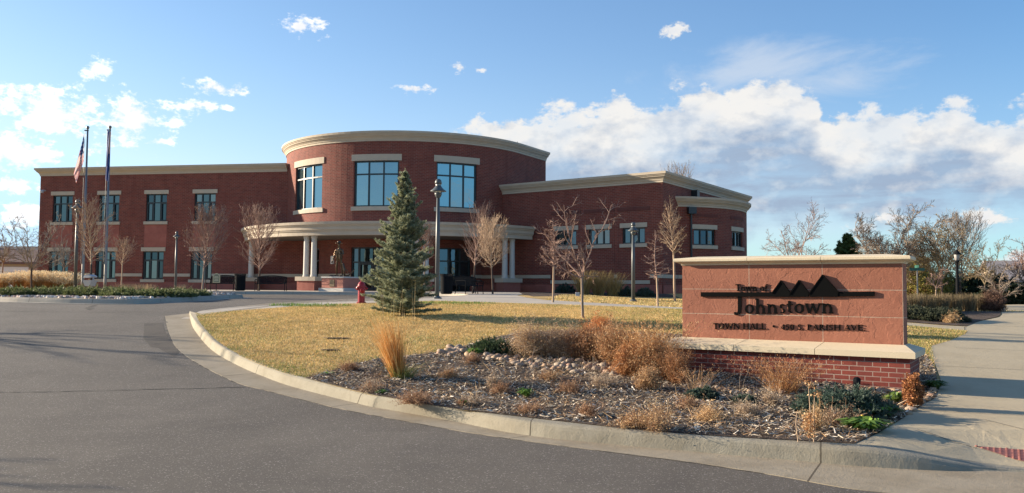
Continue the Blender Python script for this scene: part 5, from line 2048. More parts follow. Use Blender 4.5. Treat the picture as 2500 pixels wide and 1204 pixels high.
# street sign, marker post and lit spotlight
b = onp(PT(2240, 728, 33).x, 33)
t = thing('street_sign', 'green street name blades on a thin post among the trees beyond the sign', 'sign', b, R(-10))
H = PT(2240, 660, 33).z - b.z
mb = MB(); mb.tube([(0, 0, 0), (0, 0, H)], .03, 6); mb.build('post', M['alu'], t)
mb = MB(); mb.box(-.28, .28, -.012, .012, H - .02, H + .09); mb.build('name_blade', simple('sign_green', (.02, .10, .075), .5), t)
mb = MB(); mb.box(-.012, .012, -.26, .26, H + .092, H + .2); mb.build('name_blade', simple('sign_green', (.02, .10, .075), .5), t)
b = onp(PT(2445, 743, 26.5).x, 26.5)
t = thing('utility_pedestal', 'short white utility pedestal on the grass at the far end of the walk', 'utility box', b)
mb = MB(); mb.box(-.07, .07, -.07, .07, 0, .16); mb.build('body', M['whitepaint'], t)
mb = MB(); mb.prism([(-.075, .16), (.075, .16), (.06, .20), (-.06, .20)], lambda a, b_, d: Vector((a, d, b_)), -.075, .075); mb.build('cap', M['whitepaint'], t)
b = GP(2092, 957)
t = thing('garden_spotlight', 'small black spotlight aimed at the brick sign base among the junipers', 'spotlight', b, R(-25))
mb = MB(); mb.tube([(0, 0, 0), (0, 0, .09)], .012, 6); mb.build('stake', M['black'], t)
mb = MB()
q = Matrix.Rotation(R(-55), 4, 'X')
mb.lathe([(.02, -.06), (.045, -.05), (.05, .06), (.052, .07), (.03, .065)], 12, (0, 0, .12), q)
mb.build('head', M['black'], t, smooth=True)
b = GP(1410, 724)
t = thing('marker_box', 'tiny white box in the mulch before the right wing', 'utility box', b)
mb = MB(); mb.box(-.09, .09, -.05, .05, 0, .16); mb.build('body', M['greypaint'], t)
mb = MB(); mb.box(-.1, .1, -.06, .06, .16, .19); mb.build('lid', M['whitepaint'], t)
# the red tactile pad in the walk
pts = [(2380, 1092), (2640, 1100), (2640, 1160), (2476, 1124)]
P = [GP(*p) for p in pts]
o = sheet('tactile_paving', [(p.x, p.y) for p in P], Zp, .013, simple('tactile_red', (.24, .085, .068), .75, var=.25, scale=12), kind='thing')
del o['kind']
tag(o, 'red tactile paving pad with raised domes set in the concrete walk', 'tactile paving')
mb = MB()
for i in range(60):
    for j in range(40):
        a, b_ = i * .06 + (j % 2) * .03, j * .052
        p = Vector((P[0].x - .5 + a, P[0].y + .25 - b_, 0))
        if inpoly(np.array([[p.x, p.y]]), [(q.x, q.y) for q in P])[0]:
            mb.lathe([(.016, 0), (.013, .008), (.006, .011)], 7, (p.x, p.y, float(Zp(p.x, p.y)) + .0125))
d = mb.build('dome', simple('tactile_dome_red', (.25, .09, .072), .7), o)
# flat dark discs for the two dark patches in the lawn
for px, py, w, lab in ((822, 827, .26, 'dark flat patch in the dry lawn, larger of the two'), (806, 856, .17, 'dark flat patch in the dry lawn, nearer the kerb')):
    c = GP(px, py)
    mb = MB()
    mb.lathe([(w, .012), (w * .95, .020), (w * .8, .022), (w * .78, .014)], 14)
    mb.lathe([(w * .77, .012), (w * .76, .016)], 14)
    o = mb.build('dark_lawn_patch', M['barkdark'])
    o.location = c
    o.scale = (1, .55, 1)
    tag(o, lab, 'valve cover')
# ------------------------------------------------------------------ trees
def rot(v, ax, a): return Matrix.Rotation(a, 3, ax) @ v


def limb(mb, r, p, d, L, r0, r1, seg, wob, trop, n):
    """a crooked limb; returns its points and directions"""
    k = max(2, int(L / seg + .5))
    P, D, Rd = [p.copy()], [d.copy()], [r0]
    for i in range(k):
        d = (d + Vector((r.gauss(0, wob), r.gauss(0, wob), r.gauss(0, wob) + trop))).normalized()
        p = p + d * (L / k)
        P.append(p.copy()); D.append(d.copy()); Rd.append(r0 + (r1 - r0) * (i + 1) / k)
    mb.tube(P, Rd, n, cap=False)
    return P, D, Rd


def at(P, D, Rd, t):
    x = t * (len(P) - 1)
    i = min(int(x), len(P) - 2)
    f = x - i
    return P[i].lerp(P[i + 1], f), D[i].lerp(D[i + 1], f).normalized(), Rd[i] + (Rd[i + 1] - Rd[i]) * f


def bare_tree(name, label, base, H, rad, fb, style, seed, mats=('bark', 'barkred'), group='bare winter trees', twr=.0035, leaves=0, leafcol=None, lean=0.0, dens=1.0, thick=1.0):
    """trunk and crown as two parts. fb: height of the first branches, rad: crown radius"""
    r = random.Random(seed)
    t = thing(name, label, 'tree', base, r.uniform(0, 6.28) if style != 'crab' else 0, group)
    twr *= 1.2
    tr, cr = MB(), MB()
    R0 = max(.028, H * .0135) * thick
    ends = []

    def twigs(P, D, Rd, L, n, lo, ang, lvl, trop, wob, ratio=.45):
        for i in range(n):
            q = lo + (1 - lo) * (i + r.random()) / n
            p, d, rr = at(P, D, Rd, q)
            ax = d.orthogonal()
            ax.rotate(Matrix.Rotation(r.uniform(0, 6.28), 3, d))
            nd = rot(d, ax, ang * r.uniform(.6, 1.3))
            l = L * ratio * r.uniform(.5, 1.2) * (1.15 - .5 * q)
            if l < .05: continue
            rr2 = max(twr * .8, min(rr * .6, twr * (1.8 if lvl else 1.1)))
            P2, D2, R2 = limb(cr, r, p, nd, l, rr2, twr * .6, max(.12, l / 4), wob, trop, 3)
            ends.append((P2[-1], D2[-1]))
            for a_ in P2[1:-1]: ends.append((a_, D2[-1]))
            if lvl > 0: twigs(P2, D2, R2, l, max(2, int(n * .55)), .2, ang, lvl - 1, trop, wob, .5)

    if style in ('oval', 'leader', 'pods'):
        top = H * (.93 if style != 'leader' else .97)
        P, D, Rd = limb(tr, r, Vector((0, 0, -.05)), Vector((lean, 0, 1)).normalized(), fb + .1, R0, R0 * .78, .5, .02, .03, 7)
        P, D, Rd = limb(cr, r, P[-1] - D[-1] * .02, D[-1], top - fb, R0 * .78, twr, .3, .05 if style != 'leader' else .07, .06, 6)
        nb = int({'oval': 58, 'leader': 46, 'pods': 34}[style] * dens)
        for i in range(nb):
            q = (i + r.random() * .8) / nb
            p, d, rr = at(P, D, Rd, q * .93)
            a = i * 2.4 + r.uniform(-.4, .4)
            if style == 'oval':
                env = rad * (math.sin(math.pi * min(1, (.22 + .78 * q)) ** .9) ** .8) * 1.25
                tilt = R(62 - 34 * q) * r.uniform(.8, 1.15)
                L = max(.25, env / max(math.sin(tilt), .45)) * r.uniform(.75, 1.1)
                L = min(L, (H - p.z) * 1.0 + .2)
                nd = Vector((math.sin(tilt) * math.cos(a), math.sin(tilt) * math.sin(a), math.cos(tilt)))
                P1, D1, R1 = limb(cr, r, p, nd, L, max(twr * 1.5, min(rr * .55, H * .0042)), twr * .7, .22, .07, .12, 4)
                twigs(P1, D1, R1, L, int(9 * dens), .12, R(34), 1, .10, .09, .42)
            elif style == 'leader':
                env = rad * (1.05 - .8 * q) * r.uniform(.6, 1.15)
                tilt = R(82 - 25 * q) * r.uniform(.75, 1.2)
                nd = Vector((math.sin(tilt) * math.cos(a), math.sin(tilt) * math.sin(a), math.cos(tilt)))
                P1, D1, R1 = limb(cr, r, p, nd, env + .1, max(twr * 1.6, min(rr * .6, H * .006)), twr, .13, .26, -.01, 4)
                twigs(P1, D1, R1, env, int(6 * dens), .2, R(50), 1, -.02, .3, .5)
            else:
                env = rad * (1.1 - .55 * q) * r.uniform(.7, 1.1)
                tilt = R(55 - 25 * q) * r.uniform(.8, 1.2)
                nd = Vector((math.sin(tilt) * math.cos(a), math.sin(tilt) * math.sin(a), math.cos(tilt)))
                L = env / max(math.sin(tilt), .5)
                P1, D1, R1 = limb(cr, r, p, nd, L, max(twr * 2, min(rr * .6, H * .006)), twr, .2, .12, .08, 4)
                twigs(P1, D1, R1, L, int(7 * dens), .15, R(42), 1, .03, .16, .42)
    else:
        # spreading: the trunk divides into a few crooked scaffold limbs
        P, D, Rd = limb(tr, r, Vector((0, 0, -.05)), Vector((lean, 0, 1)).normalized(), fb + .07, R0, R0 * .85, .4, .03, .03, 7)
        nl = 6 if style == 'crab' else 10
        for i in range(nl):
            a = i * 6.283 / nl + r.uniform(-.4, .4)
            tilt = R(r.uniform(18, 62) if style != 'crab' else (24, 66, 38, 58, 30, 70)[i % 6])
            nd = Vector((math.sin(tilt) * math.cos(a), math.sin(tilt) * math.sin(a), math.cos(tilt)))
            L = min((H - fb) / max(math.cos(tilt), .35) * .98, rad / max(math.sin(tilt), .2) * 1.05) * r.uniform(.85, 1.1)
            p = P[-1] - D[-1] * r.uniform(0, .12)
            P1, D1, R1 = limb(cr, r, p, nd, L, R0 * r.uniform(.45, .62), twr * 1.6, .22, .14, .05, 6)
            ns = int((10 if style == 'crab' else 13) * dens)
            for j in range(ns):
                q = .18 + .8 * (j + r.random()) / ns
                p2, d2, rr = at(P1, D1, R1, q)
                ax = d2.orthogonal(); ax.rotate(Matrix.Rotation(r.uniform(0, 6.28), 3, d2))
                n2 = rot(d2, ax, R(r.uniform(30, 65)))
                L2 = L * r.uniform(.25, .5) * (1.1 - .5 * q)
                P2, D2, R2 = limb(cr, r, p2, n2, L2, max(twr * 1.5, rr * .55), twr, .14, .17, .06, 4)
                twigs(P2, D2, R2, L2, int((7 if style == 'crab' else 9) * dens), .15, R(45), 1 if style != 'crab' else 1, .04, .16, .45)
    tr.build('trunk', M[mats[0]], t, smooth=True)
    c = cr.build('crown', M[mats[1]], t)
    if leaves:
        rn = np.random.default_rng(seed)
        idx = rn.integers(0, len(ends), leaves)
        Pp = np.array([tuple(ends[i][0]) for i in idx]) + rn.normal(0, .02, (leaves, 3))
        u = rn.normal(0, 1, (leaves, 3)); u /= np.linalg.norm(u, axis=1)[:, None]
        v = np.cross(u, rn.normal(0, 1, (leaves, 3))); v /= np.linalg.norm(v, axis=1)[:, None]
        s = rn.uniform(.010, .026, leaves)[:, None] * max(1, H / 4.5)
        Vq = np.stack([Pp - u * s - v * s * .5, Pp + u * s - v * s * .5, Pp + u * s + v * s * .5, Pp - u * s + v * s * .5], 1)
        lc = np.array(leafcol)
        tris('dry_leaves', Vq, lc[rn.integers(0, len(lc), leaves)] * rn.uniform(.7, 1.2, leaves)[:, None], M['dry'], t)
    return t


def tree_px(label, px, pyb, pyt, hwpx, pyf, style, seed, Yd=None, **k):
    b = GP(px, pyb) if Yd is None else onp(PT(px, pyb, Yd).x, Yd)
    H = PT(px, pyt, b.y).z - b.z
    fb = PT(px, pyf, b.y).z - b.z
    return bare_tree('bare_tree', label, b, H, hwpx / F * b.y, max(fb, .3), style, seed, **k)


BRN = [(.25, .14, .075), (.33, .21, .115), (.20, .115, .07), (.40, .28, .17)]
tree_px('bare spreading tree at the corner of the brick wing, in front of the golden grasses', 76, 713, 528, 62, 655, 'vase', 3, 38, mats=('barkdark', 'barkgrey'), dens=.75, twr=.006)
tree_px('slim bare tree rising among the golden grasses before the far left lower window', 153, 706, 562, 38, 652, 'vase', 5, 47, mats=('bark', 'barkgrey'), dens=.6, twr=.006, thick=.8)
tree_px('narrow upright bare tree between the two flagpoles', 222, 717, 480, 44, 648, 'oval', 7, 36.8, mats=('barkdark', 'barktan'), dens=.8, twr=.0055, leaves=300, leafcol=BRN)
tree_px('small bare tree just right of the flagpoles with a few brown leaves', 296, 708, 588, 34, 650, 'oval', 9, 48, mats=('barktan', 'barktan'), dens=.6, twr=.006, leaves=260, leafcol=BRN)
tree_px('oval bare tree with brown leaves left of the first black bench', 494, 711, 512, 57, 658, 'oval', 11, 44.5, mats=('bark', 'barkred'), twr=.0055, leaves=1500, leafcol=BRN)
tree_px('oval bare tree behind the black bench at the left end of the porch', 632, 710, 512, 50, 662, 'oval', 13, 48.6, mats=('barkdark', 'barkred'), twr=.0055, leaves=450, leafcol=BRN)
tree_px('tall bare tree in the shade of the porch behind the oval one on its right', 1155, 716, 488, 44, 650, 'oval', 15, 44.5, mats=('barkdark', 'barkred'), twr=.005, dens=.85)
tree_px('oval bare tree in the paving between the lamp and the porch end', 1203, 723, 538, 45, 657, 'oval', 17, 41, mats=('barkdark', 'barktan'), twr=.0052, leaves=500, leafcol=BRN)
tree_px('bare reddish tree partly hidden behind the right side of the spruce', 1037, 718, 553, 33, 640, 'oval', 19, 44, mats=('bark', 'barkred'), twr=.005, leaves=300, leafcol=BRN, dens=.8)
tree_px('bare tree with a straight pale trunk and curling side twigs beside the path', 1350, 738.5, 527, 45, 655, 'leader', 21, mats=('barktan', 'barkred'), twr=.0045)
tree_px('bare tree with crooked spreading limbs standing in the middle of the lawn', 1423, 777, 497, 100, 672, 'crab', 64, mats=('bark', 'barkred'), twr=.0042, thick=.95)
tree_px('slim pale trunked bare tree close to the left end of the sign', 1606, 749, 553, 39, 682, 'leader', 25, mats=('barktan', 'barkred'), twr=.0042, dens=.8)
tree_px('bare tree hung with thin seed pods just behind the left end of the sign', 1648, 735, 503, 40, 625, 'pods', 27, 40, mats=('barktan', 'barktan'), twr=.006, leaves=240, leafcol=[(.34, .19, .09), (.28, .16, .09)])
tree_px('bare spreading tree whose fine top shows above the middle of the sign', 1950, 733, 487, 78, 650, 'crab', 33, 34, mats=('barkred', 'barkred'), twr=.0045, dens=1.15, thick=.6)
tree_px('wide bare tree with pinkish limbs directly behind the right end of the sign', 2188, 735, 533, 84, 690, 'vase', 37, 36, mats=('barkdark', 'barkgrey'), twr=.0065, dens=1.25)
tree_px('bare tree with dark trunk and yellowish haze of twigs left of the lantern lamp', 2300, 733, 545, 78, 680, 'vase', 39, 36, mats=('barkdark', 'barkolive'), twr=.0065, dens=1.05, leaves=800, leafcol=[(.26, .21, .06), (.20, .16, .06)])
tree_px('tall pale topped bare tree behind the lantern lamp', 2345, 731, 532, 70, 690, 'oval', 41, 47, mats=('barkdark', 'barkgrey'), twr=.007, dens=.95)
tree_px('low bare tree with ochre buds right of the lantern lamp', 2405, 730, 600, 50, 695, 'vase', 43, 40, mats=('barkdark', 'barkolive'), twr=.007, leaves=500, leafcol=[(.30, .19, .07), (.24, .15, .07)], dens=.8)
tree_px('small bare tree with pale forked trunk before the yellow garage', 2445, 740, 650, 46, 722, 'crab', 45, 27.5, mats=('barktan', 'barkgrey'), twr=.005)
tree_px('hazy bare tree at the right edge of the view behind the houses', 2505, 728, 585, 42, 690, 'vase', 47, 60, mats=('bark', 'barkred'), twr=.01, dens=.8)
tree_px('short bare tree with white painted trunk under the dark trunked tree', 2284, 733, 660, 30, 700, 'crab', 49, 32, mats=('barktan', 'barkred'), twr=.005)
tree_px('pale bare tree top rising over the cornice of the right wing', 1655, 720, 408, 70, 500, 'oval', 51, 88, mats=('bark', 'barkgrey'), twr=.011, dens=.5)
tree_px('bare tree at the left edge of the view behind the grey house', 4, 700, 548, 30, 640, 'vase', 53, 70, mats=('bark', 'barkgrey'), twr=.012, dens=.6)
tree_px('bare tree farther back between the sign and the tall pale tree', 2235, 728, 590, 60, 680, 'vase', 57, 55, mats=('barkdark', 'barkolive'), twr=.01, dens=.8, leaves=700, leafcol=[(.22, .18, .05), (.17, .15, .05)])
# street trees beyond the left edge; their long shadows cross the road
bare_tree('bare_tree', 'bare street tree across the drive to the left, seen only by its long shadow', Vector((-22.0, 20.4, 0.8)), 4.8, 1.25, 1.8, 'vase', 61, mats=('bark', 'barkgrey'), twr=.009, dens=.45, thick=1.1)
bare_tree('bare_tree', 'bare street tree at the roadside left of the viewer, its shadow at the lower left', Vector((-16.5, 10.4, 0.03)), 3.7, .8, 1.5, 'vase', 67, mats=('bark', 'barkgrey'), twr=.009, dens=.5, thick=1.2)


# ------------------------------------------------------------------ conifers
def needles(rn, A, B, per, ln, w, up=.35, spread=.9):
    """needle triangles along twigs from A to B (n,3)"""
    n = len(A)
    t = rn.random((n, per, 1))
    P = A[:, None] + (B - A)[:, None] * t
    d = (B - A); L = np.linalg.norm(d, axis=1)[:, None]; d = d / np.maximum(L, 1e-6)
    q = rn.normal(0, 1, (n, per, 3))
    q -= (q * d[:, None]).sum(-1, keepdims=True) * d[:, None]
    q /= np.linalg.norm(q, axis=-1, keepdims=True)
    nd = d[:, None] * up + q * spread + np.array([0, 0, .15])
    nd /= np.linalg.norm(nd, axis=-1, keepdims=True)
    s = np.cross(nd, rn.normal(0, 1, (n, per, 3)))
    s /= np.linalg.norm(s, axis=-1, keepdims=True)
    l = ln * rn.uniform(.7, 1.2, (n, per, 1))
    return np.stack([P - s * w, P + s * w, P + nd * l], 2).reshape(-1, 3, 3)


def conifer(label, base, H, rad, seed, whorls=24, per=26, ln=.05, w=.006, dark=(.040, .070, .040), light=(.085, .125, .070), bare=.12, group=None, name='spruce_tree'):
    r = random.Random(seed)
    rn = np.random.default_rng(seed)
    t = thing(name, label, 'tree', base, 0, group)
    tr = MB()
    tr.tube([(0, 0, -.05), (.01, 0, H * .5), (0, .01, H * .9), (0, 0, H)], [H * .018, H * .011, H * .004, H * .0015], 7)
    A, B, T = [], [], []
    br = MB()
    nseg = 0
    for k in range(whorls):
        q = k / (whorls - 1)
        z = H * (bare + (.955 - bare) * q)
        env = rad * (1 - q) ** .66 + H * .012
        if q < .12: env *= .80 + q * 1.6
        nb = r.randint(6, 8) if q < .8 else 5
        a0 = r.uniform(0, 6.28)
        for i in range(nb):
            a = a0 + i * 6.283 / nb + r.uniform(-.25, .25)
            L = env * r.choice((.62, .8, .95, 1.0, 1.12, 1.22)) * r.uniform(.92, 1.06)
            el = R(12 + 42 * q ** 1.2) + r.uniform(-.14, .16)
            d = Vector((math.cos(a) * math.cos(el), math.sin(a) * math.cos(el), math.sin(el)))
            p = Vector((0, 0, z + r.uniform(-.04, .04) * H / 4))
            pts = [p.copy()]
            ns = max(3, int(L / (H * .022)))
            dd = d.copy()
            for j in range(ns):
                dd = (dd + Vector((r.gauss(0, .03), r.gauss(0, .03), .012 + .05 * (j / ns) ** 2 - .02 * (1 - q)))).normalized()
                p = p + dd * (L / ns)
                pts.append(p.copy())
            br.tube(pts, [H * .0032 * (1 - .75 * j / ns) for j in range(ns + 1)], 3, cap=False)
            side = dd.cross(Vector((0, 0, 1))).normalized()
            for j in range(ns):
                A.append(pts[j]); B.append(pts[j + 1]); T.append(j / ns)
                if j >= 1 or q > .5:
                    for sg in (-1, 1):
                        l = (L * .42 * (1 - .62 * j / ns) + H * .008) * r.uniform(.6, 1.15)
                        e = dd * .72 + side * sg * .75 + Vector((0, 0, r.uniform(-.22, .2)))
                        e.normalize()
                        s0 = pts[j].lerp(pts[j + 1], r.random())
                        m_ = s0 + e * l * .5
                        e2 = (e + dd * .35 + Vector((0, 0, .12))).normalized()
                        e_ = m_ + e2 * l * .5
                        A += [s0, m_]; B += [m_, e_]; T += [.5, 1.0]
                        if l > H * .035:
                            for s3 in (-1, 1):
                                f = (e * .8 + side * s3 * .5 + Vector((0, 0, r.uniform(-.2, .3)))).normalized()
                                A.append(m_); B.append(m_ + f * l * .4); T.append(.9)
    # leader shoots
    for i in range(6):
        a = i * 1.05
        A.append(Vector((0, 0, H * .90))); B.append(Vector((math.cos(a) * H * .028, math.sin(a) * H * .028, H * .95))); T.append(1)
    A.append(Vector((0, 0, H * .93))); B.append(Vector((0, 0, H))); T.append(1)
    tr.build('trunk', M['barkdark'], t)
    br.build('branches', M['barkdark'], t)
    A = np.array([tuple(v) for v in A]); B = np.array([tuple(v) for v in B]); T = np.array(T)
    V = needles(rn, A, B, per, ln, w)
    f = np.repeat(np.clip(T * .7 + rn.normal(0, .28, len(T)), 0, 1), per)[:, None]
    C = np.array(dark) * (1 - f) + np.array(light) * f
    C = C * rn.uniform(.8, 1.2, len(C))[:, None]
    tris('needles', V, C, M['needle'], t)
    return t


b, h = place_h(985, 771, 410)
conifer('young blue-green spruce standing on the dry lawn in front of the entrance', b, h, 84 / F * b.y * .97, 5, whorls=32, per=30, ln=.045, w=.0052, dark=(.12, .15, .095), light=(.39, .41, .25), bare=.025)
b = onp(PT(2070, 728, 58).x, 58)
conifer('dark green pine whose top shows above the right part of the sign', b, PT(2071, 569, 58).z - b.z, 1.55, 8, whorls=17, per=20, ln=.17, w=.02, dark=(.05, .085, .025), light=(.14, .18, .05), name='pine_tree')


# ------------------------------------------------------------------ shrubs, grasses and small plants
def clump(name, label, cat, base, n, h0, h1, rad, spread, cols, seed, w=.004, seg=4, bend=.5, group=None, mat='dry', plume=0, plumecol=None, lean=(0, 0), part='stems', tuft=None):
    """a tussock of arching stems, each a tapered strip"""
    rn = np.random.default_rng(seed)
    t = thing(name, label, cat, base, 0, group)
    a = rn.uniform(0, 6.283, n)
    rr = rad * np.sqrt(rn.random(n))
    root = np.column_stack([rr * np.cos(a), rr * np.sin(a), np.full(n, -.01)])
    h = rn.uniform(h0, h1, n)
    out = rn.normal(0, spread, (n, 2)) + np.column_stack([np.cos(a), np.sin(a)]) * (spread * .8 * rr / max(rad, 1e-6))[:, None] + np.array(lean)
    cols = np.array(cols)
    ci = cols[rn.integers(0, len(cols), n)] * rn.uniform(.75, 1.2, n)[:, None]
    sd = rn.normal(0, 1, (n, 3)); sd[:, 2] = 0
    sd /= np.linalg.norm(sd, axis=1)[:, None]
    Vs, Cs = [], []
    pts = []
    for k in range(seg + 1):
        q = k / seg
        off = out * (q ** (1 + bend))[..., None] if False else out * (q * (1 - bend) + bend * q * q)
        z = h * (q - .18 * bend * q * q)
        pts.append(root + np.column_stack([off * h[:, None], z]))
    for k in range(seg):
        w0, w1 = w * (1 - .75 * k / seg), w * (1 - .75 * (k + 1) / seg)
        Vs.append(np.stack([pts[k] - sd * w0, pts[k] + sd * w0, pts[k + 1] + sd * w1, pts[k + 1] - sd * w1], 1))
        Cs.append(ci)
    o = tris(part, np.concatenate(Vs), np.concatenate(Cs), M[mat], t)
    if plume:
        m_ = n
        rep = plume
        P = np.repeat(pts[-1], rep, 0) + (np.repeat(pts[-2] - pts[-1], rep, 0)) * rn.uniform(-.15, .8, (m_ * rep, 1)) + rn.normal(0, .012 * h1, (m_ * rep, 3))
        u = rn.normal(0, 1, (len(P), 3)); u[:, 2] = np.abs(u[:, 2]) + .6
        u /= np.linalg.norm(u, axis=1)[:, None]
        s = np.cross(u, rn.normal(0, 1, (len(P), 3))); s /= np.linalg.norm(s, axis=1)[:, None]
        l = h1 * .05
        V = np.stack([P - s * w * 1.4, P + s * w * 1.4, P + u * l], 1)
        pc_ = np.array(plumecol)
        tris('seed_plumes', V, pc_[rn.integers(0, len(pc_), len(P))] * rn.uniform(.8, 1.2, len(P))[:, None], M[mat], t)
    return t


def scrub(name, label, cat, base, rad, h, n, cols, seed, leaf=.012, nl=8, tw=.0025, up=.5, group=None, leafcols=None, mat='dry', rx=1.0, ry=1.0, droop=0.0):
    """a twiggy dried shrub: forked stems with small seed heads and leaves"""
    rn = np.random.default_rng(seed)
    t = thing(name, label, cat, base, 0, group)
    nlobe = 7
    la, ll, le = rn.uniform(0, 6.283, nlobe), rn.uniform(.6, 1.2, nlobe), rn.uniform(.15, 1.0, nlobe)
    wl = rn.integers(0, nlobe, n)
    free = rn.random(n) < .35
    a = np.where(free, rn.uniform(0, 6.283, n), la[wl] + rn.normal(0, .35, n))
    el = np.arcsin(np.clip(np.where(free, rn.uniform(0, 1, n) ** (1 / (1 + up)), le[wl] ** (1 / (1 + up)) + rn.normal(0, .13, n)), -.05, 1))
    L = rn.uniform(.25, 1.0, n) * np.where(rn.random(n) < .14, rn.uniform(1.1, 1.4, n), 1.0) * np.where(free, .9, ll[wl])
    d = np.column_stack([np.cos(a) * np.cos(el) * rad * rx, np.sin(a) * np.cos(el) * rad * ry, np.sin(el) * h]) * L[:, None]
    root = np.column_stack([rn.normal(0, rad * .12 * rx, n), rn.normal(0, rad * .12 * ry, n), np.zeros(n)])
    mid = root + d * .5 + rn.normal(0, .05, (n, 3)) * rad + np.array([0, 0, .08 * h])
    tip = root + d + rn.normal(0, .06, (n, 3)) * rad - np.array([0, 0, droop * h])
    mid[:, 2] = np.maximum(mid[:, 2], .01); tip[:, 2] = np.maximum(tip[:, 2], .01)
    segs = [(root, mid, tw * 1.5, tw), (mid, tip, tw, tw * .5)]
    kids = 5
    for k in range(kids):
        q = rn.uniform(.15, .95, (n, 1))
        s0 = mid * (1 - q) + tip * q
        s1 = s0 + rn.normal(0, .16, (n, 3)) * rad + d * .16 + np.array([0, 0, .05 * h])
        s1[:, 2] = np.maximum(s1[:, 2], .01)
        segs.append((s0, s1, tw * .7, tw * .35))
    cols = np.array(cols)
    Vs, Cs = [], []
    ends = [tip]
    for i, (p, q, w0, w1) in enumerate(segs):
        e = q - p
        s = np.cross(e, rn.normal(0, 1, (n, 3))); s /= np.maximum(np.linalg.norm(s, axis=1), 1e-6)[:, None]
        Vs.append(np.stack([p - s * w0, p + s * w0, q + s * w1, q - s * w1], 1))
        Cs.append(cols[rn.integers(0, len(cols), n)] * rn.uniform(.7, 1.2, n)[:, None])
        if i >= 2: ends.append(q)
    tris('stems', np.concatenate(Vs), np.concatenate(Cs), M[mat], t)
    if nl:
        E_ = np.concatenate(ends)
        P = np.repeat(E_, nl, 0) + rn.normal(0, .055 * rad + .006, (len(E_) * nl, 3))
        P[:, 2] = np.maximum(P[:, 2], .008)
        u = rn.normal(0, 1, (len(P), 3)); u /= np.linalg.norm(u, axis=1)[:, None]
        v = np.cross(u, rn.normal(0, 1, (len(P), 3))); v /= np.linalg.norm(v, axis=1)[:, None]
        s = leaf * rn.uniform(.5, 1.3, (len(P), 1))
        V = np.stack([P - u * s, P + v * s * .45, P + u * s, P - v * s * .45], 1)
        lc = np.array(leafcols if leafcols is not None else cols)
        tris('dry_leaves', V, lc[rn.integers(0, len(lc), len(P))] * rn.uniform(.7, 1.25, len(P))[:, None], M[mat], t)
    return t


def juniper(label, base, rx, ry, h, seed, n=260, dark=(.045, .078, .060), light=(.115, .165, .125), ln=.028, w=.0045, group='low junipers', per=16, name='juniper_shrub'):
    rn = np.random.default_rng(seed)
    t = thing(name, label, 'shrub', base, 0, group)
    a = rn.uniform(0, 6.283, n)
    rr = np.sqrt(rn.random(n))
    c = np.column_stack([rr * np.cos(a) * rx, rr * np.sin(a) * ry, np.zeros(n)])
    c[:, 2] = h * (1 - rr ** 2) * rn.uniform(.35, 1.0, n) + .02
    a2 = a + rn.normal(0, .5, n)
    el = rn.uniform(.0, .7, n) + .3 * (1 - rr)
    d = np.column_stack([np.cos(a2) * np.cos(el), np.sin(a2) * np.cos(el), np.sin(el)])
    L = (min(rx, ry) * .32 * rn.uniform(.5, 1.2, n))[:, None]
    tip = c + d * L
    A, B = [c, c + d * L * .5], [c + d * L * .5, tip]
    for k in range(6):
        q = rn.uniform(.1, .9, (n, 1))
        s = c + d * L * q
        e = d * .7 + rn.normal(0, .5, (n, 3)); e /= np.linalg.norm(e, axis=1)[:, None]
        A.append(s); B.append(s + e * L * .42)
    A, B = np.concatenate(A), np.concatenate(B)
    V = needles(rn, A, B, per, ln, w, up=.9, spread=.55)
    V[:, :, 2] = np.maximum(V[:, :, 2], .004)
    f = np.repeat(rn.random(len(A)), per)[:, None]
    C = (np.array(dark) * (1 - f) + np.array(light) * f) * rn.uniform(.75, 1.2, (len(V), 1))
    tris('foliage', V, C, M['needle'], t)
    mb = MB()
    for i in range(0, min(n, 60)):
        mb.tube([(0, 0, 0), tuple(c[i] * np.array([.6, .6, .8])), tuple(c[i])], [.010, .006, .004], 3, cap=False)
    mb.build('branches', M['barkdark'], t)
    return t


TAN = [(.58, .38, .19), (.46, .29, .14), (.66, .47, .26), (.38, .23, .12)]
RUST = [(.46, .225, .09), (.36, .165, .065), (.54, .29, .13), (.30, .14, .065)]
BROWN = [(.36, .21, .115), (.28, .155, .09), (.46, .29, .17), (.22, .125, .075)]
GREYB = [(.46, .35, .24), (.35, .26, .18), (.56, .45, .33), (.28, .20, .14)]
# the feather reed grass by the kerb
b = GP(972, 925)
hh = PT(940, 775, b.y).z - b.z
clump('feather_reed_grass', 'upright clump of orange feather reed grass by the kerb left of the mulch bed', 'ornamental grass', b, 720, hh * .4, hh * 1.12, .085, .16, [(.62, .29, .07), (.70, .38, .12), (.50, .22, .055), (.72, .48, .2)], 4, w=.0034, bend=.3, lean=(-.24, .02), seg=5)
clump('feather_reed_grass', 'low green and straw tuft at the foot of the orange reed grass', 'ornamental grass', b + Vector((.06, -.02, 0)), 380, .10, .30, .14, .75, [(.20, .23, .06), (.32, .28, .10), (.14, .17, .05)], 5, w=.004, bend=.8, seg=4)


def sp(px, pyb, pyt, hw):
    b = GP(px, pyb)
    return b, PT(px, pyt, b.y).z - b.z, hw / F * b.y


def add_scrub(name, label, px, pyb, pyt, hw, n, cols, seed, cat='shrub', **k):
    b, h, w = sp(px, pyb, pyt, hw)
    return scrub(name, label, cat, b, w, h, n, cols, seed, **k)


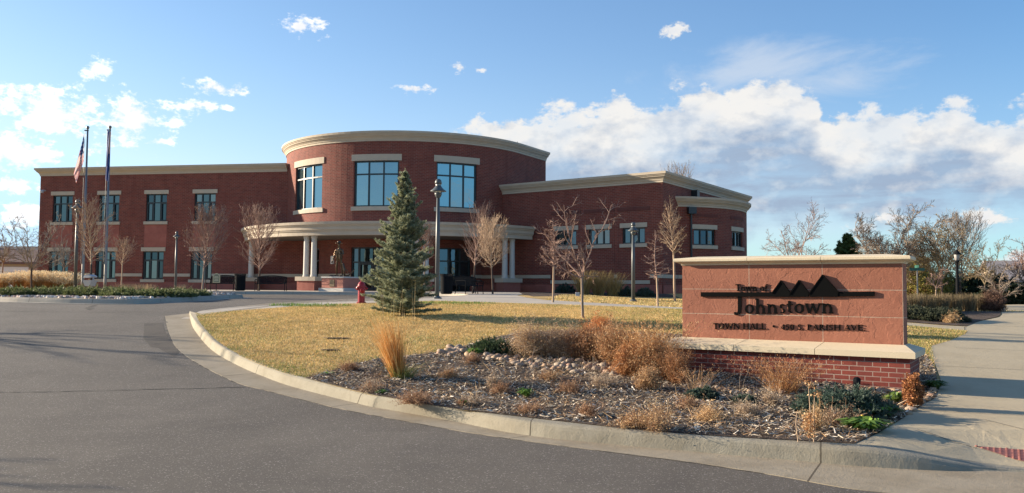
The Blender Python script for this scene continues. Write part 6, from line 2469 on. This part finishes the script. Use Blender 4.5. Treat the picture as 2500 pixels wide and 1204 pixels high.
# the long band of dried shrubs left of the sign
add_scrub('dried_shrub', 'tan dried shrub at the left end of the shrub row by the stones', 1295, 872, 792, 62, 330, GREYB, 11, leaf=.011, nl=9, leafcols=TAN + GREYB, group='dried shrubs left of the sign')
add_scrub('dried_shrub', 'greyish brown dried shrub behind the left of the shrub row', 1365, 872, 788, 66, 380, GREYB, 12, leaf=.010, nl=9, leafcols=GREYB + BROWN + TAN, group='dried shrubs left of the sign')
add_scrub('dried_shrub', 'reddish brown dried shrub over the dark hollow in the shrub row', 1425, 876, 808, 62, 420, BROWN, 13, leaf=.011, nl=11, leafcols=RUST + BROWN, group='dried shrubs left of the sign', up=.9)
add_scrub('dried_shrub', 'bright rust orange dried shrub standing tallest in the middle of the row', 1463, 862, 776, 46, 330, RUST, 14, leaf=.013, nl=13, leafcols=[(.54, .22, .07), (.45, .175, .06), (.60, .27, .10)], group='dried shrubs left of the sign', up=.9)
add_scrub('dried_shrub', 'wide brown dried shrub right of the rust orange one', 1505, 888, 796, 66, 480, BROWN, 15, leaf=.011, nl=11, leafcols=RUST + BROWN + TAN, group='dried shrubs left of the sign', up=.7)
add_scrub('dried_shrub', 'low rust coloured dried shrub in front of the row near the stones', 1535, 918, 850, 46, 340, RUST, 16, leaf=.012, nl=12, leafcols=RUST, group='dried shrubs left of the sign')
b, h, w = sp(1592, 918, 772, 70)
clump('dried_grass', 'tall golden brown arching dried grass against the left end of the sign', 'ornamental grass', b + Vector((0, .35, 0)), 560, h * .45, h * 1.05, .22, .42, [(.46, .27, .10), (.38, .20, .075), (.52, .34, .15)], 17, w=.003, bend=.55, seg=4, plume=5, plumecol=RUST + TAN, group='dried shrubs left of the sign')
add_scrub('dried_shrub', 'full orange brown dried shrub reaching under the sign ledge', 1600, 922, 832, 64, 520, RUST, 18, leaf=.010, nl=11, leafcols=RUST + TAN, group='dried shrubs left of the sign', up=.6)
add_scrub('dried_shrub', 'thin dried shrub overhanging the left corner of the brick base', 1648, 935, 850, 46, 300, RUST, 19, leaf=.008, nl=8, leafcols=RUST + BROWN, group='dried shrubs left of the sign', up=.5)
add_scrub('dried_shrub', 'pale tan low dried plant in front of the left corner of the brick base', 1585, 952, 902, 34, 260, TAN, 20, leaf=.009, nl=8, leafcols=TAN + BROWN, group='dried shrubs left of the sign')
b, h, w = sp(1915, 960, 868, 86)
clump('dried_grass', 'orange brown spray of dried grass against the brick face of the sign', 'ornamental grass', b + Vector((0, .02, 0)), 420, h * .4, h * 1.05, .16, .62, RUST + [(.50, .32, .14)], 21, w=.0028, bend=.5, seg=4, plume=6, plumecol=RUST + BROWN)
b, h, w = sp(1700, 962, 880, 40)
clump('dried_grass', 'sparse reddish dry stems in front of the brick base left part', 'ornamental grass', b, 90, h * .4, h * 1.0, .12, .45, BROWN + TAN, 22, w=.003, bend=.4, plume=4, plumecol=BROWN)
# low dried plants on the mulch
low = [(1010, 985, 938, 52, 'brown mat of dried plant nearest the kerb right of the orange reed grass', BROWN), (1097, 925, 898, 26, 'small tan dried plant right of the orange reed grass', TAN + BROWN),
       (1222, 962, 930, 28, 'straggly brown dried plant above the green dandelion tuft', BROWN), (1205, 950, 905, 24, 'thin upright dried plant below the stones', GREYB), (1340, 930, 898, 34, 'brown dried plant below the cobbles in the bed centre', BROWN + TAN),
       (1392, 958, 930, 46, 'low reddish mat of dried plant in the bed centre', BROWN), (1545, 1045, 1002, 46, 'tan dried plant nearest the kerb under the sign left end', TAN + BROWN), (1600, 1052, 985, 60, 'widest tan dried plant close to the kerb in front of the sign', TAN + BROWN),
       (1440, 1018, 975, 34, 'dark straggly dried plant midway to the kerb', BROWN), (1735, 1030, 985, 60, 'yellowish dried plant before the kerb right of the widest one', TAN), (1880, 990, 940, 40, 'grey tan dried stems in front of the brick base', GREYB),
       (1990, 1055, 980, 34, 'bushy straw coloured plant at the foot of the tall stalk', TAN), (2040, 1040, 985, 60, 'grey brown trailing dried plant before the big juniper', GREYB + BROWN), (1820, 1015, 975, 38, 'pale dried tangle midway between kerb and brick base', GREYB),
       (855, 905, 882, 26, 'reddish dried sprig at the tip of the bed beside the lawn', BROWN), (905, 955, 936, 40, 'straggling brown dried mat beside the kerb at the bed tip', BROWN + GREYB), (1155, 888, 858, 26, 'brown dried plant growing out of the stones', BROWN), (1480, 945, 912, 40, 'pale dry tussock below the cobbles', GREYB), (1680, 1000, 965, 36, 'brown dried mat in front of the sparse red stems', BROWN),
       (1290, 1010, 985, 40, 'flat brown plant remains below the green dandelion tuft', BROWN), (1150, 990, 968, 36, 'flat grey plant remains near the kerb joint', GREYB)]
for i, (px, pb_, pt_, hw, lab, cols) in enumerate(low):
    add_scrub('dried_plant', lab, px, pb_, pb_ - (pb_ - pt_) * .85, hw * 1.15, 95, cols, 40 + i, leaf=.008, nl=4, cat='plant', leafcols=cols, group='low dried plants on the mulch', tw=.003)
# scattered litter of dry stems
def litter(poly, n, seed):
    rn = np.random.default_rng(seed)
    xs = [p[0] for p in poly]; ys = [p[1] for p in poly]
    P = np.column_stack([rn.uniform(min(xs), max(xs), n), rn.uniform(min(ys), max(ys), n)])
    P = P[inpoly(P, poly)]
    n = len(P)
    A = np.column_stack([P, Zp(P[:, 0], P[:, 1]) + rn.uniform(.02, .05, n)])
    a = rn.uniform(0, 6.283, n); el = np.abs(rn.normal(0, .5, n)); L = rn.uniform(.04, .20, n)
    B = A + np.column_stack([np.cos(a) * np.cos(el), np.sin(a) * np.cos(el), np.sin(el)]) * L[:, None]
    s = np.cross(B - A, rn.normal(0, 1, (n, 3))); s /= np.linalg.norm(s, axis=1)[:, None]; s *= rn.uniform(.0015, .004, (n, 1))
    V = np.stack([A - s, A + s, B + s * .4, B - s * .4], 1)
    cols = np.array(TAN + BROWN + GREYB + [(.55, .47, .34)])
    return tris('dry_stem_litter', V, cols[rn.integers(0, len(cols), n)] * rn.uniform(.7, 1.2, (n, 1)), M['dry'], kind='stuff')


litter(bedpoly, 5200, 6)
# bare forked stems
def forked(label, px, pyb, pyt, hw, seed, mat='barkgrey', n=4, tw=.0045):
    b, h, w = sp(px, pyb, pyt, hw)
    r = random.Random(seed)
    t = thing('forked_twigs', label, 'plant', b, 0, 'bare forked stems in the bed')
    mb = MB()
    for i in range(n):
        d = Vector((r.uniform(-1, 1) * w / h, r.uniform(-.4, .4), 1)).normalized()
        P, D, Rr = limb(mb, r, Vector((r.uniform(-.03, .03), r.uniform(-.03, .03), 0)), d, h * r.uniform(.7, 1.1), tw, tw * .5, .06, .16, .02, 4)
        for k in range(3):
            p, d2, rr = at(P, D, Rr, r.uniform(.35, .9))
            ax = d2.orthogonal(); ax.rotate(Matrix.Rotation(r.uniform(0, 6.28), 3, d2))
            limb(mb, r, p, rot(d2, ax, .8), h * r.uniform(.2, .4), tw * .6, tw * .35, .05, .2, .0, 3)
    mb.build('stems', M[mat], t)
    return t


forked('dark reddish forked stems before the orange reed grass', 925, 942, 878, 26, 1, 'barkdark', 5, .0035)
forked('pale forked stems over the cobbles below the tan shrub', 1305, 925, 850, 40, 2)
forked('pale bent stems in front of the dark hollow', 1440, 930, 862, 14, 3, n=3)
forked('pale zigzag stems left of the low rust shrub', 1475, 930, 868, 24, 4, n=4)
forked('thin pale stem rising before the brick base', 1812, 955, 878, 6, 5, n=2, tw=.003)
# tall leafy dead stalk
b, h, w = sp(1977, 1082, 935, 12)
t = thing('dried_stalk', 'tall orange brown dried flower stalk in front of the big juniper', 'plant', b)
mb = MB()
mb.tube([(0, 0, 0), (.01, 0, h * .5), (-.005, .01, h)], [.007, .006, .003], 5)
mb.tube([(.05, .03, 0), (.055, .03, h * .55), (.06, .02, h * .83)], [.006, .005, .003], 5)
mb.tube([(-.10, .03, 0), (-.12, .03, h * .3), (-.115, .02, h * .52)], [.006, .005, .003], 5)
mb.build('stems', M['barktan'], t)
rn = np.random.default_rng(3)
n = 420
P = np.column_stack([rn.normal(0, .03, n), rn.normal(0, .03, n), np.concatenate([rn.uniform(.05, h * .5, n - 90), rn.normal(h * .97, .02, 45), rn.normal(h * .82, .02, 45)])])
P[-45:, 0] += .06
u = rn.normal(0, 1, (n, 3)); u /= np.linalg.norm(u, axis=1)[:, None]
v = np.cross(u, rn.normal(0, 1, (n, 3))); v /= np.linalg.norm(v, axis=1)[:, None]
V = np.stack([P - u * .016, P + v * .006, P + u * .016, P - v * .006], 1)
tris('dry_leaves', V, np.array(RUST + TAN)[rn.integers(0, 8, n)], M['dry'], t)
# rusty plant at the right corner
add_scrub('dried_plant', 'rust brown withered plant at the right front corner of the brick base', 2232, 996, 930, 26, 200, RUST, 90, leaf=.018, nl=10, cat='plant', leafcols=[(.32, .13, .05), (.25, .10, .045), (.38, .18, .07)], group='low dried plants on the mulch', up=1.5)
# junipers by the sign
b, h, w = sp(2060, 1012, 952, 110)
juniper('large blue-green juniper spreading before the right end of the brick base', b, w * .9, .46, max(h * .8, .2), 31, n=460)
b, h, w = sp(1715, 975, 935, 46)
juniper('small juniper half hidden in dry stems at the left of the brick face', b, w * .75, .2, .10, 32, n=120)
b, h, w = sp(1195, 868, 832, 52)
juniper('low green juniper among the stones at the lawn edge', b + Vector((.05, .25, 0)), w * 1.05, .42, max(h * .8, .2), 33, n=320, dark=(.035, .065, .035), light=(.09, .135, .06))
b, h, w = sp(1815, 985, 950, 40)
juniper('sprig of juniper behind the pale tangle at the brick face', b, w * .6, .16, .08, 34, n=70)


def rosette(label, px, pyb, rad, n, seed, cols, h=.16, name='weed_tuft', cat='plant', group='green weeds in the bed', flowers=0):
    b = GP(px, pyb)
    rn = np.random.default_rng(seed)
    t = thing(name, label, cat, b, 0, group)
    a = rn.uniform(0, 6.283, n); l = rad * rn.uniform(.6, 1.2, n); hh_ = h * rn.uniform(.5, 1.1, n)
    d = np.column_stack([np.cos(a), np.sin(a), np.zeros(n)])
    s = np.column_stack([-np.sin(a), np.cos(a), np.zeros(n)])
    z = np.array([0, 0, 1.0])
    r0 = d * rad * .1
    m1 = d * (l * .55)[:, None] + z * hh_[:, None] * .9
    e = d * l[:, None] + z * hh_[:, None] * .75
    w = rad * .11
    C = np.array(cols)[rn.integers(0, len(cols), n)] * rn.uniform(.75, 1.2, (n, 1))
    V = np.concatenate([np.stack([r0 - s * w * .3, r0 + s * w * .3, m1 + s * w, m1 - s * w], 1), np.stack([m1 - s * w, m1 + s * w, e + s * w * .2, e - s * w * .2], 1)])
    tris('leaves', V, np.concatenate([C, C]), M['leafy'], t)
    mb = MB()
    if flowers:
        r = random.Random(seed)
        for i in range(flowers):
            mb.lathe([(.002, 0), (.014, .006), (.012, .012), (.002, .013)], 8, (r.uniform(-rad, rad) * .6, -rad * .5, h * 1.1 + r.uniform(0, .03)))
        mb.build('flower', simple('dandelion_yellow', (.65, .42, .02), .6), t)
    return t


GRN = [(.13, .24, .035), (.18, .30, .05), (.09, .17, .03)]
rosette('bright green dandelion tuft in the middle of the mulch', 1284, 972, .13, 60, 1, GRN, .13)
rosette('green grass tuft growing up through the stones before the lawn edge juniper', 1160, 872, .16, 90, 2, GRN, .16)
rosette('green dandelions with a yellow flower at the kerb end of the bed', 2112, 1052, .26, 150, 3, GRN, .14, flowers=1)
rosette('green leafy tuft under the right edge of the big juniper', 2150, 1020, .22, 120, 4, GRN, .16)
rosette('pale green tuft beside the rust brown withered plant', 2185, 985, .17, 80, 5, [(.20, .28, .06), (.15, .24, .05)], .15)
rosette('dark green tuft at the walk edge behind the brick corner', 2282, 952, .18, 90, 6, [(.06, .12, .03), (.09, .15, .04)], .14)
rosette('small green weed at the kerb below the reed grass', 932, 962, .10, 40, 7, GRN, .06)
rosette('small green weed with orange stems at the kerb joint', 1130, 992, .10, 40, 8, GRN + RUST, .08)
rosette('tiny green weed in the grass edge at the tip of the bed', 800, 915, .12, 50, 9, GRN, .05)
# dry whips around the foot of the spruce
b = GP(985, 778)
clump('dry_whips', 'few tall dry straw stems around the foot of the spruce', 'ornamental grass', b + Vector((-.15, -.35, 0)), 20, .35, 1.05, .55, .06, [(.48, .38, .20), (.40, .31, .16), (.55, .45, .25)], 71, w=.0045, bend=.2, seg=3)

# ------------------------------------------------------------------ river stones
def stones():
    r = random.Random(9)
    protos = []
    for k in range(6):
        bm = bmesh.new()
        bmesh.ops.create_icosphere(bm, subdivisions=2, radius=1)
        ph = [r.uniform(0, 6.28) for _ in range(6)]
        sx, sy, sz = r.uniform(.85, 1.25), r.uniform(.7, 1.0), r.uniform(.55, .75)
        for v in bm.verts:
            c = v.co
            q = 1 + .10 * math.sin(c.x * 2.3 + ph[0]) * math.sin(c.y * 2.1 + ph[1]) + .07 * math.sin(c.z * 3 + ph[2] + c.x * 2)
            v.co = Vector((c.x * sx * q, c.y * sy * q, c.z * sz * q))
        me = bpy.data.meshes.new('river_rock')
        bm.to_mesh(me)
        bm.free()
        me.polygons.foreach_set('use_smooth', [True] * len(me.polygons))
        me.materials.append(M['rock'])
        protos.append(me)

    def strip(pts, n, wpx, s0, s1, lab, grp):
        for i in range(n):
            q = r.random() * (len(pts) - 1)
            k = int(q)
            f = q - k
            px = pts[k][0] * (1 - f) + pts[k + 1][0] * f + r.gauss(0, 8)
            py = pts[k][1] * (1 - f) + pts[k + 1][1] * f + r.gauss(0, wpx)
            b = GP(px, py)
            o = bpy.data.objects.new('river_rock', r.choice(protos))
            COL.objects.link(o)
            s = r.uniform(s0, s1)
            o.location = b + Vector((0, 0, s * .35))
            o.scale = (s, s, s)
            o.rotation_euler = (r.uniform(-.3, .3), r.uniform(-.3, .3), r.uniform(0, 6.28))
            tag(o, lab, 'rock', grp)
    strip([(1085, 864), (1110, 862), (1150, 868), (1200, 876), (1250, 884)], 58, 6, .05, .11, 'rounded tan stone in the row edging the bed under the green juniper', 'stones edging the bed by the lawn')
    strip([(1250, 884), (1320, 892), (1400, 898), (1470, 905), (1530, 915)], 100, 8, .035, .085, 'rounded pale stone scattered beneath the dried shrubs', 'stones beneath the dried shrubs')
    strip([(1690, 952), (1780, 955), (1880, 965), (1960, 958), (2060, 948), (2150, 955), (2225, 968)], 80, 7, .03, .07, 'rounded tan stone lying along the foot of the brick sign', 'stones along the brick sign')
    strip([(2262, 955), (2245, 985), (2215, 1010)], 18, 4, .03, .07, 'rounded stone between the bed corner and the concrete walk', 'stones at the walk edge')


stones()

# ------------------------------------------------------------------ left island planting
def isl(px, Yd): return onp(PT(px, 700, Yd).x, Yd)


r = random.Random(77)
for i, (px, Yd, hh_, ww, where) in enumerate(((8, 43, 1.05, .75, 'at the left edge of the view'), (45, 44, 1.15, .75, 'under the spreading corner tree'), (92, 43.5, 1.25, .8, 'at the brick corner'), (122, 44.5, 1.25, .8, 'below the first lower window'), (150, 43.5, 1.15, .7, 'around the slim tree trunk'), (172, 43, .9, .5, 'nearest the left lamp post'), (-30, 44, 1.1, .9, 'beyond the left edge'), (66, 46, 1.3, .8, 'behind the corner tree trunk'))):
    clump('fountain_grass', 'golden plumed fountain grass clump %s' % where, 'ornamental grass', isl(px, Yd), 420, hh_ * .46, hh_ * .9, .20, .38, [(.50, .27, .09), (.44, .21, .07), (.55, .34, .14)], 200 + i, w=.010, bend=.6, seg=4, group='golden grass clumps at the left', plume=9, plumecol=[(.78, .62, .38), (.70, .53, .30), (.82, .70, .48)])
# low juniper cover on the island in front
for i, (px, py, hw, where) in enumerate(((20, 724, 60, 'at the left edge of the island'), (110, 724, 60, 'under the corner tree'), (200, 725, 62, 'in front of the lamp and drop box'), (292, 727, 55, 'right of the drop box'), (372, 727, 48, 'before the long wing'), (425, 724, 40, 'nearest the island tip'))):
    c = GP(px, py)
    juniper('low spreading juniper mat %s' % where, c + Vector((0, 1.2, 0)), hw / F * c.y * 1.05, 1.5, .13, 300 + i, n=300, ln=.06, w=.012, per=12, dark=(.085, .115, .045), light=(.21, .23, .095), group='juniper mats on the left island')
for i, (px, Yd) in enumerate(((310, 36), (330, 37), (352, 36.5), (365, 35), (440, 36), (300, 38))):
    clump('dry_tussock', 'pale dry grass tussock %s' % ('behind the juniper mats, right of the flagpoles', 'behind the juniper mats, second from the flagpoles', 'pale and thin before the third lower window', 'low in front of the third lower window', 'nearest the small far lamp', 'just right of the dark blue flag pole')[i], 'ornamental grass', isl(px, Yd), 160, .25, .5, .22, .35, [(.42, .32, .18), (.34, .25, .15)], 330 + i, w=.008, bend=.5, group='dry tussocks on the left island')


def gravel(path, n, seed, s0, s1, name='island_gravel'):
    rn = random.Random(seed)
    mb = MB()
    for i in range(n):
        k = rn.randrange(len(path) - 1)
        p = path[k].lerp(path[k + 1], rn.random())
        t = (path[k + 1] - path[k]); nrm = Vector((-t.y, t.x, 0)).normalized()
        p = p + nrm * (.3 + rn.random() * 1.1)
        z = float(Zp(p.x, p.y))
        s = rn.uniform(s0, s1)
        mb.cur = rn.choice([(.50, .42, .36), (.42, .28, .22), (.58, .52, .46), (.30, .24, .20), (.62, .56, .50)])
        a = rn.uniform(0, 3)
        q = [Vector((math.cos(a + j * 1.05) * s * rn.uniform(.7, 1.1), math.sin(a + j * 1.05) * s * rn.uniform(.7, 1.1), 0)) for j in range(6)]
        vs = [p + v + Vector((0, 0, z - p.z)) for v in q] + [p + v * .55 + Vector((0, 0, z - p.z + s * .75)) for v in q]
        mb.add(vs, [(j, (j + 1) % 6, 6 + (j + 1) % 6, 6 + j) for j in range(6)] + [tuple(range(6, 12))])
    return mb.build(name, M['chip'], kind='stuff')


gravel([p for p in isl_s if p.x > -22], 1500, 3, .04, .10)
tipc = isl_s[-22:-2]
gravel(tipc, 260, 4, .06, .14)

# ------------------------------------------------------------------ plants before the right wing and beyond the sign
for i, (px, hw, hgt_) in enumerate(((1425, 34, 1.45), (1462, 34, 1.5), (1497, 30, 1.4))):
    Yd = 48.5
    clump('dry_grass_clump', ('left', 'middle', 'right')[i] + ' of three olive tan dry grass clumps under the right wing windows', 'ornamental grass', onp(PT(px, 715, Yd).x, Yd), 420, hgt_ * .6, hgt_ * 1.1, .30, .30, [(.36, .26, .10), (.30, .21, .085), (.42, .31, .14)], 360 + i, w=.011, bend=.5, group='dry grass clumps by the right wing')
for i, (px, Yd, s) in enumerate(((1380, 50.5, .55), (1520, 48.8, .6), (1575, 48.5, .5))):
    juniper('dark low evergreen shrub %s' % ('left of the dry grass clumps', 'right of the dry grass clumps', 'behind the right lamp post')[i], onp(PT(px, 715, Yd).x, Yd), s, s * .8, s * .9, 370 + i, n=160, ln=.07, w=.014, per=10, group='evergreen shrubs by the right wing')
OL = [(.20, .15, .085), (.16, .115, .065), (.25, .19, .11), (.17, .14, .07)]
lbl = ['next to the sign edge', 'second from the sign edge', 'third from the sign edge', 'fourth from the sign edge', 'before the street name post', 'left of the white painted trunk', 'before the white painted trunk', 'before the dark tree trunk', 'left of the lantern post', 'at the lantern post foot', 'right of the lantern post', 'fourth from the path', 'third from the path', 'second from the path']
for i in range(14):
    px = 2200 + i * 16.5
    Yd = 22.3 + .12 * i + (i % 2) * .25
    b = onp(PT(px, 760, Yd).x, Yd)
    H = PT(px, 716 + 3 * math.sin(i * 1.7), Yd).z - b.z
    clump('brown_reed_grass', 'upright olive brown reed grass clump %s' % lbl[i], 'ornamental grass', b, 420, H * .6, H * 1.08, .16, .13, OL, 400 + i, w=.0055, bend=.3, seg=4, group='row of brown reed grass beyond the sign')
b = onp(PT(2425, 765, 23.6).x, 23.6)
scrub('brown_shrub', 'dark reddish brown rounded shrub at the path end of the reed grass row', 'shrub', b, .34, .52, 520, [(.13, .075, .055), (.10, .06, .045), (.17, .10, .07)], 420, leaf=.016, nl=10, leafcols=[(.14, .075, .05), (.11, .06, .045), (.18, .105, .07)], up=.6)
for i, (px, py, hw, where) in enumerate(((2240, 782, 42, 'closest to the sign'), (2300, 786, 44, 'in the middle of the bed beyond the thin walk'), (2350, 788, 24, 'at the walk corner'))):
    c = GP(px, py)
    juniper('clipped grey-green juniper mound %s' % where, c + Vector((0, .5, 0)), hw / F * c.y * 1.15, .55, .26, 430 + i, n=300, ln=.035, w=.006, dark=(.04, .055, .035), light=(.13, .14, .085), group='juniper mounds beyond the thin walk')
add_scrub('dried_plant', 'pale tan dried plant between the juniper mounds', 2325, 788, 768, 22, 150, TAN, 441, leaf=.012, nl=6, cat='plant', group='juniper mounds beyond the thin walk')
for i, (px, Yd, rx_, h_, lab) in enumerate(((2410, 55, 3.2, 1.5, 'dark evergreen hedge shrub behind the low ochre tree'), (2365, 52, 2.4, 1.6, 'dark evergreen shrub behind the lantern post'), (2440, 40, 1.1, .7, 'dark round shrub before the grey garage'), (2478, 40, 1.2, .8, 'dark round shrub before the yellow garage wall'))):
    b = onp(PT(px, 725, Yd).x, Yd)
    juniper(lab, b, rx_, rx_ * .6, h_, 450 + i, n=320, ln=.14, w=.03, per=10, dark=(.02, .035, .018), light=(.05, .07, .035), group='dark evergreen shrubs far right', name='evergreen_shrub')
YG = [(.22, .20, .04), (.28, .24, .06), (.17, .16, .04)]
for i, (px, Yd, rad_, h_, lab) in enumerate(((2225, 46, 1.6, 2.2, 'yellow-green budding shrub behind the street name post'), (2262, 48, 1.6, 2.0, 'yellow-green budding shrub right of the street name post'))):
    b = onp(PT(px, 725, Yd).x, Yd)
    scrub('budding_shrub', lab, 'shrub', b, rad_, h_, 420, BROWN, 460 + i, leaf=.05, nl=8, leafcols=YG, tw=.012, group='yellow-green shrubs far right')


# ------------------------------------------------------------------ houses far off
def house(label, base, rz, w, d, h, rh, wallm, roofm, gable='x', wins=(), eave=.4, garage=None, group='houses beyond the grounds'):
    t = thing('house', label, 'house', base, rz, group)
    mb = MB()
    mb.box(-w / 2, w / 2, -d / 2, d / 2, -.3, h)
    if gable == 'x':
        mb.add([Vector((-w / 2, -d / 2, h)), Vector((-w / 2, d / 2, h)), Vector((-w / 2, 0, h + rh))], [(0, 1, 2)])
        mb.add([Vector((w / 2, -d / 2, h)), Vector((w / 2, d / 2, h)), Vector((w / 2, 0, h + rh))], [(0, 1, 2)])
    else:
        mb.add([Vector((-w / 2, -d / 2, h)), Vector((w / 2, -d / 2, h)), Vector((0, -d / 2, h + rh))], [(0, 1, 2)])
        mb.add([Vector((-w / 2, d / 2, h)), Vector((w / 2, d / 2, h)), Vector((0, d / 2, h + rh))], [(0, 1, 2)])
    mb.build('wall', wallm, t)
    mb = MB()
    th = .22
    e = eave
    if gable == 'x':
        s = rh / (d / 2)
        for sg in (-1, 1):
            v = [Vector((x, sg * (d / 2 + e), h - e * s + k)) for k in (.01, th) for x in (-w / 2 - e, w / 2 + e)] + [Vector((x, sg * 0.0, h + rh + k)) for k in (.01, th) for x in (-w / 2 - e, w / 2 + e)]
            mb.add(v, [(0, 1, 5, 4), (2, 3, 7, 6), (0, 1, 3, 2), (0, 2, 6, 4), (1, 3, 7, 5)])
    else:
        s = rh / (w / 2)
        for sg in (-1, 1):
            v = [Vector((sg * (w / 2 + e), y, h - e * s + k)) for k in (.01, th) for y in (-d / 2 - e, d / 2 + e)] + [Vector((0, y, h + rh + k)) for k in (.01, th) for y in (-d / 2 - e, d / 2 + e)]
            mb.add(v, [(0, 1, 5, 4), (2, 3, 7, 6), (0, 1, 3, 2), (0, 2, 6, 4), (1, 3, 7, 5)])
    mb.build('roof', roofm, t)
    for x, z, ww, hh_ in wins:
        mb = MB()
        mb.box(x - ww / 2 - .08, x + ww / 2 + .08, -d / 2 - .05, -d / 2 - .005, z - .08, z + hh_ + .08)
        f = mb.build('window', M['whitepaint'], t)
        mb = MB()
        mb.box(x - ww / 2, x + ww / 2, -d / 2 - .07, -d / 2 - .052, z, z + hh_)
        g = mb.build('pane', M['glass'], t)
        g.parent = f
    if garage:
        x, ww, hh_ = garage
        mb = MB()
        for k in range(4): mb.box(x - ww / 2, x + ww / 2, -d / 2 - .06, -d / 2 - .005, .05 + k * hh_ / 4, .02 + (k + 1) * hh_ / 4)
        mb.build('garage_door', M['whitepaint'], t)
    return t


greyw = simple('grey_siding', (.42, .42, .44), .8, var=.08)
yelw = simple('mustard_siding', (.50, .34, .10), .8, var=.1)
beige = simple('beige_siding', (.45, .36, .27), .8, var=.1)
darkroof = simple('dark_shingle_roof', (.075, .075, .085), .9, var=.25, scale=3)
brownroof = simple('brown_shingle_roof', (.16, .10, .085), .9, var=.25, scale=3)
greyroof = simple('grey_shingle_roof', (.22, .20, .20), .9, var=.25, scale=3)
Yd = 92
house('two-storey grey house with dark roof beside the left end of the brick wing', onp(PT(18, 705, Yd).x, Yd), R(0), 7.0, 8, 3.0, 1.3, greyw, darkroof, 'x', [(-1.5, 1.7, 1.3, .9), (2.2, 1.7, 1.1, .9)])
Yd = 84
house('low white-gabled house with brown trim at the left edge of the view', onp(PT(2, 705, Yd).x, Yd), R(-6), 5.0, 6, 2.2, 1.5, simple('white_siding', (.58, .57, .55), .8, var=.06), brownroof, 'y', [(-.8, .9, 1.2, 1.0)])
Yd = 80
house('small beige house with a pale garage door behind the golden grasses', onp(PT(62, 705, Yd).x, Yd), R(4), 4.4, 6, 2.3, 1.1, beige, brownroof, 'x', garage=(.4, 2.6, 1.9))
Yd = 66
house('mustard yellow low house with grey roof at the right edge of the view', onp(PT(2520, 735, Yd).x, Yd), R(-18), 5.0, 6, 1.35, .75, yelw, greyroof, 'x', [(-1.2, .5, .9, .6)])
Yd = 82
house('beige gabled upper storey house behind the mustard one', onp(PT(2470, 735, Yd).x, Yd), R(-20), 4.0, 5, 2.5, .9, beige, greyroof, 'x', [(-1.0, 1.6, 1.0, .6)])
